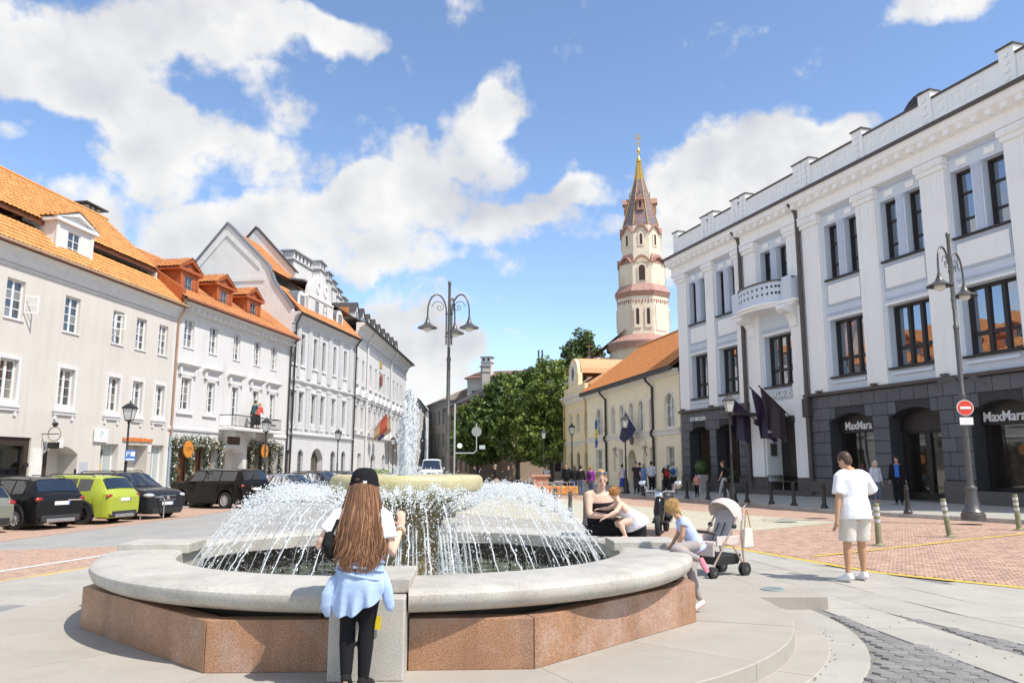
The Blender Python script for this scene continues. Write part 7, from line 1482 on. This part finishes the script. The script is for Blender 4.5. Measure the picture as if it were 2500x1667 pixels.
# cap
capm=cloth('black cap',(.012,.012,.013),.1,60); b=MB(); Hm=head_frame(J); hc=J['head']; n=20; vs=[];rows=7
for i in range(rows+1):
    t=math.pi/2*i/rows
    for k in range(n): a=2*math.pi*k/n; vs.append(hc+Hm@V((.098*math.cos(t)**.55*math.cos(a),-.012+.112*math.cos(t)**.55*math.sin(a),.018+.118*math.sin(t)))) if i<rows else vs.append(hc+Hm@V((.004*math.cos(a),-.012+.004*math.sin(a),.137)))
b.add(vs,[(i*n+k,i*n+(k+1)%n,(i+1)*n+(k+1)%n,(i+1)*n+k) for i in range(rows) for k in range(n)]+[tuple(range(rows*n,rows*n+n))]); cp=b.build('cap',capm,gl_,smooth=80)
b=MB(); b.tube([hc+Hm@V((.098*math.cos(a),-.012+.112*math.sin(a),.020)) for a in [2*math.pi*k/24 for k in range(25)]],[(.006,.012)]*25,6,False); b.build('cap_band',capm,cp); b=MB(); b.hexa([hc+Hm@V(p) for p in ((-.08,.07,.012),(.08,.07,.012),(.055,.20,-.012),(-.055,.20,-.012))],[hc+Hm@V(p) for p in ((-.08,.07,.022),(.08,.07,.022),(.055,.20,-.004),(-.055,.20,-.004))]); b.build('cap_bill',capm,cp)
MB().box(-.013,.013,-.004,.004,-.009,.009).build('buckle',M('cap buckle',(.8,.78,.74),rough=.3),cp,loc=hc+Hm@V((.030,-.125,.03))); MB().ball(hc+Hm@V((-.02,-.110,.045)),.026,.012,.016).build('cap_opening',M('cap gap',(.05,.025,.015)),cp)
# long hair: many wavy locks over a core
rg=random.Random(21); hb=[MB(),MB(),MB()]
for k in range(1500):
    a=rg.uniform(-1.62,1.62); rr=rg.uniform(.86,1.02); lay=rg.random()
    x0=.098*math.sin(a)*rr; y0=.03-.118*math.cos(a)*rr; z0=1.345-.02*abs(a)+rg.uniform(-.02,.03); xe=x0*1.32+rg.gauss(0,.020)+(.01 if a>0 else -.015); ze=.805+rg.uniform(-.035,.085)+.10*abs(a/1.6)**2
    ph=rg.uniform(0,6.28); cl=math.floor(a*9); am=.006+.004*math.sin(cl*3.7)+rg.uniform(0,.002); ph=cl*2.3+rg.uniform(-.5,.5); f=10+1.5*math.sin(cl*1.9); pts=[];rd=[]; N_=16
    for i in range(N_+1):
        t=i/N_; z=z0+(ze-z0)*t; w=am*(t**1.2)*2.0; x=x0+(xe-x0)*min(1,t*1.25)**.8+w*math.sin(f*t+ph); yb=-.118-.028*math.sin(min(1,t*1.6)*math.pi/2)-.012*lay; y=y0+(yb*math.cos(a*.75)-y0+.028)*min(1,t*1.6)+w*.8*math.cos(f*t+ph)
        if t>.85: x+=rg.uniform(-.004,.004)+.012*math.sin(ph)*(t-.85)/.15; y-=.01*(t-.85)/.15
        pts.append((x,y,z)); rd.append(.0042*(1-.75*t**3)*(.6+.4*min(1,t*6)))
    hb[rg.choices((0,1,2),(5,4,2))[0]].tube(pts,rd,5)
for k,c in enumerate(((.17,.078,.038),(.28,.135,.066),(.42,.235,.125))): hb[k].build('hair',M('long hair %d'%k,c,rough=.36,var=.25,vs=30,spec=.55),gl_,smooth=80,kind='stuff')
b=MB(); b.tube([(.0,-.02,1.34),(.0,-.045,1.2),(0,-.085,1.0),(0,-.10,.88)],[(.085,.07),(.098,.045),(.115,.030),(.085,.014)],14,True,(1,0,0)); b.build('hair_core',M('long hair 0',(.15,.068,.032)),gl_,smooth=80)
# bag and bracelet
bagm=cloth('black bag',(.016,.016,.018),.2,30); b=MB(); tub(b,[(-.19,.02,1.10),(-.205,.01,1.03),(-.215,.0,.95),(-.205,-.0,.895)],[(.02,.06),(.045,.115),(.055,.135),(.04,.11)],(1,0,0)); soft(b,'shoulder_bag',bagm,gl_,.012,2); MB().tube([(-.20,.11,1.02),(-.165,.05,1.14),(-.13,.0,1.21),(-.155,-.07,1.12),(-.205,-.10,.99)],[(.012,.003)]*5,6,True,(1,0,0)).build('bag_strap',bagm,gl_)
w=J['wrR']; e=(J['wrR']-J['elR']).normalized(); u=e.orthogonal().normalized(); v_=e.cross(u)
for q,(mm_,rr) in enumerate(((M('pearl beads',(.75,.62,.55),rough=.3),.0088),(M('gold beads',(.6,.42,.25),rough=.35),.007))):
    b=MB()
    for k in range(14): a=2*math.pi*k/14; b.ball(w-e*(.010+.016*q)+u*.030*math.cos(a)+v_*.030*math.sin(a),rr,None,None,7,5)
    b.build('bracelet',mm_,gl_,smooth=70,kind='stuff')
# ---- man in white
mn=thing('person','man in white T-shirt and cream shorts with bowed head, seen from behind','person',(4.98,11.55,.014),R(14))
J=stand(1.90,lean=.03,lh=(-.30,-.02,.80),rh=(.20,.26,1.10),bw=1.08,look=(-.35,1,-.55),lf=(-.15,.02,.085),rf=(.15,.10,.085))
J['hipL'].x-=.025; J['hipR'].x+=.025; J['shL'].z-=.02; J['shR'].z-=.02; J['elR']=ik(J['shR'],J['wrR'],.285*J['s'],.25*J['s'],(1,-.5,-.3)); J['head']=J['neck']+V((-.03,.07,.115))*J['s']; J['hdR']=V((-.5,.8,.2)); J['huR']=V((0,0,1))
body(J,mn,.012,skint,True,hcurl=.45); shirt(J,mn,.014,cloth('white tshirt',(.80,.80,.82),.5,8),.95,low=-.27,g=1.12,loose=.020,flare=.012); trousers(J,mn,.014,cloth('cream shorts',(.66,.61,.54),.5,9),.93,loose=.020,name='shorts',flare=.010,g=1.05); shoes(J,mn,.011,cloth('white sneaker',(.82,.82,.83),.1),big=1.08)
hair(J,mn,.012,hairm('short dark blond',(.075,.042,.024)),'short')
for k in 'LR': 
    an=J['an'+k]; MB().lathe([(.052,0),(.052,.05),(.048,.055)],14,an+V((0,-.005,-.01)),cap=False).build('sock',cloth('white sneaker',(.82,.82,.83)),mn)
tag(MB().box(-.037,.037,-.005,.005,-.075,.075).build('phone',blackpl,loc=V((4.98,11.55,0))+Matrix.Rotation(R(14),3,'Z')@(J['wrR']+V((-.06,.13,.06))),rz=R(40)),'dark phone held by the man in white','phone')
# ---- woman sitting on the rim with a toddler
wo=thing('person','blond woman in black with sunglasses on her head, sitting on the fountain rim','person',(1.16,10.35,.77),R(205))
s=.98; J={'s':s,'bw':1.05,'pel':V((0,-.02,.10)),'neck':V((.02,.03,.57)),'look':V((.35,1,-.28)).normalized(),'head':V((.03,.07,.71))}
J.update(shL=V((-.18,.03,.51)),shR=V((.19,.0,.52)),elL=V((-.27,.10,.27)),elR=V((.24,.10,.27)),wrL=V((-.14,.28,.28)),wrR=V((.02,.30,.26)),hipL=V((-.10,.0,.09)),hipR=V((.10,.0,.09)),knL=V((-.42,.24,.10)),knR=V((-.28,.36,.09)),anL=V((-.46,.16,-.30)),anR=V((-.30,.30,-.32)),toeL=V((-.50,.26,-.36)),toeR=V((-.34,.42,-.38)))
J['hdL']=V((.7,.4,.1)); J['hdR']=V((-.8,.4,.15)); J['huL']=V((0,0,1)); J['huR']=V((0,0,1))
body(J,wo,.011,skinl,True,hcurl=.6,chub=1.16); shirt(J,wo,.012,cloth('black top',(.016,.015,.017),.2),0,low=.0,g=1.12,neckdrop=.70,name='strap_top',loose=.014); trousers(J,wo,.014,cloth('black trousers',(.015,.014,.016),.2),1.97,loose=.035,g=1.2,name='wide_trousers',flare=.03); shoes(J,wo,.012,cloth('b shoe',(.03,.03,.03)))
blond=hairm('blond',(.44,.28,.11)); hair(J,wo,.012,blond,'bun')
b=MB(); 
for sd in (-1,1): MB().tube([(sd*.10,.06,.56),(sd*.11,.02,.57),(sd*.10,-.05,.54)],[(.010,.004)]*3,6,True,(1,0,0)).build('shoulder_strap',cloth('black top',None),wo)
def face_bits(t,J,lipc=(.45,.10,.08),smile=True):
    Hm=head_frame(J); h=J['head']; s=J['s']
    for sd in (-1,1):
        MB().ball(h+Hm@V((sd*.031,.086,.008))*s,.0125*s,.008*s,.0085*s,8,6,Hm).build('eye',M('eye dark',(.05,.035,.03),rough=.2),t,smooth=60); MB().tube([h+Hm@V((sd*.014,.093,.030))*s,h+Hm@V((sd*.032,.091,.035))*s,h+Hm@V((sd*.048,.080,.029))*s],.0035*s,5).build('eyebrow',M('brow',(.18,.10,.05)),t)
    MB().tube([h+Hm@V((-.024,.078,-.052))*s,h+Hm@V((0,.092,-.060))*s,h+Hm@V((.024,.078,-.052))*s],.0055*s,6).build('mouth',M('lips',lipc,rough=.4),t)
face_bits(wo,J,(.50,.07,.06))
Hm=head_frame(J); sg_=thing('sunglasses','dark sunglasses pushed up on the blond woman\'s hair','sunglasses',wo.location,R(205))
for sd in (-1,1): MB().ball(J['head']+Hm@V((sd*.042,.066,.105)),.034,.010,.026,12,8,Hm@Matrix.Rotation(R(35),3,'X')).build('lens',glassy('lens',(.012,.010,.012),.2),sg_,smooth=60); MB().tube([J['head']+Hm@V((sd*.075,.06,.10)),J['head']+Hm@V((sd*.085,-.02,.05))],.004,5).build('temple',blackpl,sg_)
MB().tube([J['head']+Hm@V((-.012,.072,.112)),J['head']+Hm@V((.012,.072,.112))],.004,5).build('bridge',blackpl,sg_)
# toddler
bb=thing('person','ginger toddler in a floral dress on the seated woman\'s lap','person',(1.40,10.03,.90),R(95))
s=.50; J={'s':s,'bw':1.0,'pel':V((0,-.10,.10)),'neck':V((0,.06,.31)),'look':V((.2,1,-.5)).normalized(),'head':V((0,.11,.415))}
J.update(shL=V((-.085,.05,.28)),shR=V((.085,.05,.28)),elL=V((-.15,.12,.20)),elR=V((.14,.16,.22)),wrL=V((-.17,.28,.12)),wrR=V((.10,.28,.22)),hipL=V((-.06,-.10,.08)),hipR=V((.06,-.10,.08)),knL=V((-.10,.06,.05)),knR=V((.10,.06,.05)),anL=V((-.11,.0,-.10)),anR=V((.11,.0,-.10)),toeL=V((-.12,.08,-.12)),toeR=V((.12,.08,-.12)))
J['s']=.56; body(J,bb,.009,skinl,True,chub=1.25)
fl=M('floral cloth',(.70,.75,.80),rough=.9,var=.12,vs=8,bump=.3,bs=12,stain=(.62,.24,.36),stains=16); b=MB(); b.tube([(0,.05,.285),(0,.0,.21),(0,-.08,.14),(0,-.16,.06),(0,-.19,.0)],[(.075,.05),(.09,.07),(.11,.10),(.155,.15),(.17,.165)],18,True,(1,0,0)); soft(b,'dress',fl,bb,.012,2)
b=MB(); Hm=head_frame(J); h=J['head']; b.ball(h+Hm@V((0,-.012,.02)),.058,.066,.064,14,10,Hm); b.ball(h+Hm@V((0,-.055,.045)),.022); soft(b,'hair',hairm('ginger',(.50,.24,.08)),bb,.009,1); face_bits(bb,{'head':h,'look':J['look'],'s':.6}); b=MB(); rg=random.Random(6)
for k in range(420):
    v=V((rg.gauss(0,1),rg.gauss(-.5,1),rg.gauss(.5,.9))).normalized(); p0=h+Hm@V((v.x*.058,v.y*.064-.010,v.z*.063+.02)); q=Hm@V((v.x*.4+rg.gauss(0,.6),v.y*.4+rg.gauss(0,.6),-.5)); b.tube([p0,p0+q*.010,p0+q*.02],[.003,.0025,.001],4)
b.build('hair_curls',hairm('ginger',None),bb,kind='stuff')
# ---- blond child leaning on the right of the rim
kd=thing('person','blond child in a pale blue top kneeling on the fountain rim with one leg down','person',(1.93,8.52,.17),R(90))
# local x = world y.., forward(+y) = world -x
J={'s':.62,'bw':.95,'pel':V((0,-.03,.66)),'neck':V((0,.14,.94)),'look':V((.12,1,-.55)).normalized(),'head':V((.0,.215,1.045))}
J.update(shL=V((-.10,.12,.91)),shR=V((.10,.11,.91)),elL=V((-.13,.14,.76)),elR=V((.13,.13,.76)),wrL=V((-.08,.20,.645)),wrR=V((.08,.22,.645)),hipL=V((-.06,-.03,.645)),hipR=V((.06,-.03,.645)),knL=V((-.13,.25,.645)),knR=V((.05,.0,.42)),anL=V((-.22,-.03,.52)),anR=V((-.17,-.02,.10)),toeL=V((-.25,-.07,.42)),toeR=V((-.20,.075,.045)))
J['knR']=V((-.12,.06,.37)); J['hdL']=V((0,.5,-.6)); J['hdR']=V((0,.5,-.6))
body(J,kd,.009,skint,True,chub=1.05); leg=cloth('grey legging',(.33,.30,.30),.2,10); MATS.pop('cloth grey legging',None); leg=M('patterned legging',(.33,.30,.30),rough=.9,var=.1,stain=(.52,.36,.26),stains=9)
trousers(J,kd,.0095,leg,1.9,loose=.012,name='leggings',g=1.1); shirt(J,kd,.010,cloth('pale blue top',(.46,.54,.84),.5,14),.30,low=-.20,g=1.08,loose=.016)
pk=M('pink sole',(.72,.22,.30),rough=.6); shw=cloth('white sandal',(.80,.78,.80),.1); shoes(J,kd,.008,shw)
for k in 'LR':
    an,t=J['an'+k],J['toe'+k]; d=(t-an); b=MB(); b.tube([an-d*.40-V((0,0,.036)) if k=='R' else an-d*.3+V((-.025,0,0)),an.lerp(t,.4)-V((0,0,.030)) if k=='R' else an.lerp(t,.4)+V((-.025,0,0)),t+d*.20-V((0,0,.012)) if k=='R' else t+d*.1+V((-.02,0,0))],[(.022,.009),(.030,.010),(.022,.008)],10,True,(1,0,0) if k=='R' else (0,1,0)); b.build('sole',pk,kd,smooth=60)
Hm=head_frame(J); h=J['head']; b=MB(); b.ball(h+Hm@V((0,-.014,.022)),.062,.072,.068,14,10,Hm); b.ball(h+Hm@V((0,-.045,-.02)),.05,.04,.06,12,8,Hm); soft(b,'hair',hairm('pale blond',(.58,.38,.16)),kd,.009,1); rg=random.Random(4); b=MB()
for k in range(700):
    v=V((rg.gauss(0,1),rg.gauss(-.35,1),rg.gauss(.5,.9))).normalized(); p0=h+Hm@V((v.x*.062,v.y*.070-.012,v.z*.066+.022)); q=Hm@V((v.x+rg.gauss(0,.5),v.y+rg.gauss(0,.5),v.z*.5-.35+rg.gauss(0,.5))); b.tube([p0,p0+q*.010,p0+q*.014+V((rg.gauss(0,.007),rg.gauss(0,.007),-.016))],[.0030,.0024,.0010],4)
for sd in (1,):
    pts=[h+Hm@V((sd*.05,-.06,-.01))+V((0,-.01*i,-.022*i)) for i in range(6)]; b.tube(pts,[.018,.020,.018,.017,.014,.006],8)
b.build('hair_curls',hairm('pale blond',None),kd,kind='stuff'); face_bits(kd,{'head':h,'look':J['look'],'s':.62})
# ---- people farther off
pw_=gz(13)+.12
walker('grey haired woman in white top and striped cardigan beside the shop window',(13.35,29.0,pw_),R(200),1.63,('stripe',(.62,.62,.66),1.7),('trousers',(.16,.18,.24),1.6),('bob',(.55,.50,.44)),(.5,.45,.4),vox=.018)
walker('man in open black hoodie and blue T-shirt by the shop door',(14.35,29.4,pw_),R(150),1.80,('black hoodie',(.018,.018,.02),1.9),('trousers',(.015,.015,.017),1.95),('short',(.06,.035,.02)),(.12,.12,.12),pose=dict(look=(.2,1,-.5)),vox=.018)
b=MB(); b.box(-.075,.075,.13,.155,1.02,1.48); o=b.build('tee_front',cloth('royal blue tee',(.05,.17,.55)),bpy.data.objects['person.006'] if 'person.006' in bpy.data.objects else None)
walker('woman in black top with backpack and pale trousers walking left',(10.0,37.3,gz(10)+.12),R(75),1.72,('black tee b',(.02,.02,.022),.6),('trousers',(.50,.50,.52),1.75),('bun',(.16,.07,.03)),(.55,.45,.4),pose=dict(walk=.8),pack=(.02,.02,.02),vox=.022)
walker('small child in pink top and black trousers behind a bollard',(8.95,38.3,gz(9)+.12),R(10),1.15,('pink tee',(.66,.28,.22),.7),('trousers',(.02,.02,.02),1.9),('short',(.02,.015,.012)),vox=.022)
F_=[(1645,44.5,R(-20),1.76,'tourist in grey shirt with a blue backpack near the house corner',('grey shirt',(.52,.52,.52),.6),('shorts',(.03,.03,.03),.95),('short',(.25,.22,.18)),(.03,.13,.32),{}),
(1626,44.0,R(10),1.62,'tourist in white hat and dark clothes with a red bag',('dark tee c',(.03,.03,.03),.6),('trousers',(.02,.02,.02),1.9),('bob',(.62,.60,.57)),(.45,.03,.03),{}),
(1591,45.6,R(0),1.80,'man in white shirt and black trousers beside the yellow house group',('white shirt d',(.66,.66,.68),1.4),('trousers',(.02,.02,.025),1.95),('short',(.03,.02,.015)),None,{}),
(1572,46.4,R(170),1.68,'woman in light blue dress in the group at the yellow house',('blue blouse',(.18,.30,.55),.8),('skirt',(.18,.30,.55),.35),('long',(.30,.18,.08)),None,{}),
(1554,44.2,R(160),1.78,'man in black T-shirt and dark trousers left in the yellow house group',('black tee e',(.03,.03,.035),.6),('trousers',(.05,.05,.055),1.95),('short',(.02,.015,.01)),None,{}),
(1563,47.5,R(30),1.75,'dark dressed person half hidden in the yellow house group',('dark top f',(.025,.025,.03),1.5),('trousers',(.03,.03,.03),1.95),('short',(.02,.015,.01)),None,{}),
(1520,45.2,R(25),1.66,'woman in white top and blue skirt near the black lantern',('white top g',(.60,.60,.63),.3),('skirt',(.06,.07,.30),.42),('bun',(.02,.015,.012)),None,{}),
(1442,42.8,R(-30),1.70,'person in purple hoodie with a dark backpack behind the seated woman',('purple hoodie',(.30,.06,.32),1.8),('trousers',(.08,.10,.16),1.95),('bob',(.30,.22,.15)),(.05,.02,.07),{}),
(1418,46.0,R(-15),1.72,'person in black jacket and jeans by the ochre house lantern',('black jacket h',(.02,.02,.022),1.9),('trousers',(.14,.18,.26),1.95),('short',(.02,.015,.012)),None,{}),
(1403,47.0,R(10),1.72,'woman in black jacket and blue jeans walking by the lantern',('black jacket i',(.022,.02,.02),1.9),('trousers',(.08,.13,.26),1.95),('long',(.06,.03,.02)),None,dict(walk=.7)),
(1383,47.5,R(170),1.84,'man in dark suit at the edge of the dark trees',('dark suit',(.018,.018,.02),1.95),('trousers',(.018,.018,.02),1.95),('short',(.05,.03,.02)),None,{}),
(1335,55.0,R(180),1.70,'red haired woman in white top and green trousers before the trees',('white top j',(.60,.60,.58),.4),('trousers',(.03,.16,.09),1.95),('long',(.40,.14,.05)),None,dict(rh=(.12,.18,1.50))),
(1210,46.5,R(100),1.78,'walker in black top and orange shorts right of the bowl',('black tee k',(.02,.02,.02),1.6),('shorts',(.48,.20,.11),.9),('short',(.25,.12,.05)),None,dict(walk=.9,lh=(-.12,.25,1.12))),
(1160,60,R(90),1.75,'dark figure under the trees right of the lamp post',('black tee l',(.02,.02,.02),1.6),('trousers',(.03,.03,.035),1.95),('short',(.02,.02,.02)),None,dict(walk=.6)),
(1240,58,R(-90),1.70,'dark dressed person walking in the shade of the trees',('dark top m',(.04,.03,.035),1.6),('trousers',(.03,.03,.035),1.95),('short',(.2,.15,.1)),None,dict(walk=.7))]
for S_,y,rz,h,lab,top,bot,hr,pack,pose in F_:
    x=ga(S_,y); zz=gz(x)+(.12 if x>6.2 or y>46 and x>5.5 else 0); walker(lab,(x,y,zz),rz,h,top,bot,hr,pack=pack,pose=pose,vox=.030,group='people at the back of the square')
def on2(u,y,z): c,s=math.cos(r2),math.sin(r2); return (l2[0]+u*c-y*s,l2[1]+u*s+y*c,z)
walker('man in dark teal T-shirt leaning on the balcony rail',on2(7.75,-.62,3.925),r2-math.pi/2-.35+math.pi/2-R(90),1.78,('teal tee',(.03,.08,.09),.7),('trousers',(.03,.03,.03),1.95),('short',(.03,.02,.015)),pose=dict(lean=.16,lh=(-.16,.36,.98),rh=(.16,.36,.98),look=(.3,1,-.4)),vox=.028,group='people on the balcony')
walker('woman in coral blouse and black skirt leaning on the balcony rail',on2(8.45,-.60,3.925),r2-R(90)-.2,1.70,('coral blouse',(.62,.10,.07),1.3),('skirt',(.02,.02,.02),.3),('bob',(.45,.30,.16)),pose=dict(lean=.14,lh=(-.16,.36,.98),rh=(.16,.36,.98),look=(.3,1,-.4)),vox=.028,group='people on the balcony')
# ---- stroller
st=thing('stroller','pale pink stroller with dark wheels and a white bag, right of the fountain','stroller',(3.14,12.3,.012),R(122))
# local +y is the way the seat faces
pinkf=cloth('pale pink fabric',(.60,.52,.49),.04,30); greyf=cloth('grey padding',(.42,.41,.43),.3,12); rose=M('rose metal',(.62,.46,.38),rough=.3,metal=.7)
for sd in (-1,1):
    MB().tube([(sd*.23,-.34,.16),(sd*.23,-.30,.60),(sd*.22,-.36,.98),(sd*.21,-.46,1.06)],.014,7).build('push_bar',rose,st); MB().tube([(sd*.23,.34,.14),(sd*.23,.05,.50),(sd*.23,-.22,.86)],.015,7).build('front_leg',rose,st); MB().tube([(sd*.23,-.34,.14),(sd*.23,-.12,.44),(sd*.23,.08,.50)],.013,7).build('rear_leg',rose,st); MB().tube([(sd*.21,-.43,1.05),(sd*.19,-.52,1.04),(sd*.10,-.54,1.01)],.020,7).build('handle',blackpl,st)
    MB().ball((sd*.245,-.14,.74),.03,.05,.04).build('hinge',blackpl,st,smooth=60)
    for y_,rw in ((.34,.085),(-.34,.10)):
        for q in (-1,1):
            w=MB().lathe([(.03,-.016),(rw*.8,-.018),(rw,-.010),(rw,.010),(rw*.8,.018),(.03,.016)],20).build('wheel',rubber,st,smooth=40); w.rotation_euler=(0,R(90),0); w.location=(sd*.235+q*.028,y_,rw); MB().lathe([(0,-.02),(.035,-.02),(.035,.02),(0,.02)],12).build('hub',greyiron,w)
b=MB(); b.hexa([(-.19,-.05,.44),(.19,-.05,.44),(.19,.24,.46),(-.19,.24,.46)],[(-.19,-.05,.50),(.19,-.05,.50),(.19,.24,.51),(-.19,.24,.51)]); b.build('seat',pinkf,st,bevel=.02); b=MB(); b.hexa([(-.19,-.10,.46),(.19,-.10,.46),(.19,-.04,.46),(-.19,-.04,.46)],[(-.18,-.30,.98),(.18,-.30,.98),(.18,-.25,.99),(-.18,-.25,.99)]); b.build('backrest',greyf,st,bevel=.02); b=MB(); b.hexa([(-.17,.22,.30),(.17,.22,.30),(.17,.26,.30),(-.17,.26,.30)],[(-.18,.22,.48),(.18,.22,.48),(.18,.26,.48),(-.18,.26,.48)]); b.build('leg_rest',pinkf,st,bevel=.01)
b=MB(); n=10; G=[]
for i in range(n+1):
    a=R(172-118*i/n); G.append([(.245*math.sin(ph_),-.20+.30*math.cos(a)*max(.02,math.cos(ph_))**.45,.80+.36*math.sin(a)*max(.02,math.cos(ph_))**.45) for ph_ in [R(-88+17.6*k) for k in range(11)]])
for i in range(n):
    for k in range(10): b.quad(G[i][k],G[i][k+1],G[i+1][k+1],G[i+1][k])
o=b.build('canopy',pinkf,st,smooth=70); m_=o.modifiers.new('sub','SUBSURF'); m_.levels=2; m_.render_levels=2
for sd in (-1,1): MB().box(min(sd*.19,sd*.21),max(sd*.19,sd*.21),-.28,.20,.46,.60).build('side_panel',pinkf,st,bevel=.008)
MB().tube([(-.21,.22,.64),(-.15,.30,.66),(.15,.30,.66),(.21,.22,.64)],.022,8).build('bumper_bar',blackpl,st); b=MB(); b.hexa([(-.18,-.28,.17),(.18,-.28,.17),(.18,.18,.17),(-.18,.18,.17)],[(-.21,-.32,.32),(.21,-.32,.32),(.21,.20,.32),(-.21,.20,.32)]); b.build('basket',blackpl,st,bevel=.02)
for sd in (-1,1): MB().tube([(sd*.06,-.14,.78),(sd*.07,-.03,.60),(sd*.02,.06,.53)],[(.014,.004)]*3,6,True,(1,0,0)).build('harness_strap',blackpl,st)
hbg=thing('hand_bag','white hand bag hanging from the stroller handle','bag',(3.14,12.3,.012),R(122)); b=MB(); b.hexa([(-.30,-.50,.42),(-.26,-.50,.42),(-.26,-.28,.42),(-.30,-.28,.42)],[(-.31,-.47,.70),(-.25,-.47,.70),(-.25,-.31,.70),(-.31,-.31,.70)]); b.build('pouch',cloth('white bag',(.66,.64,.58),.1),hbg,bevel=.012); MB().tube([(-.28,-.46,.70),(-.26,-.44,.90),(-.25,-.42,.97),(-.26,-.38,.90),(-.28,-.33,.70)],.008,6).build('bag_strap',M('tan strap',(.35,.20,.09)),hbg)
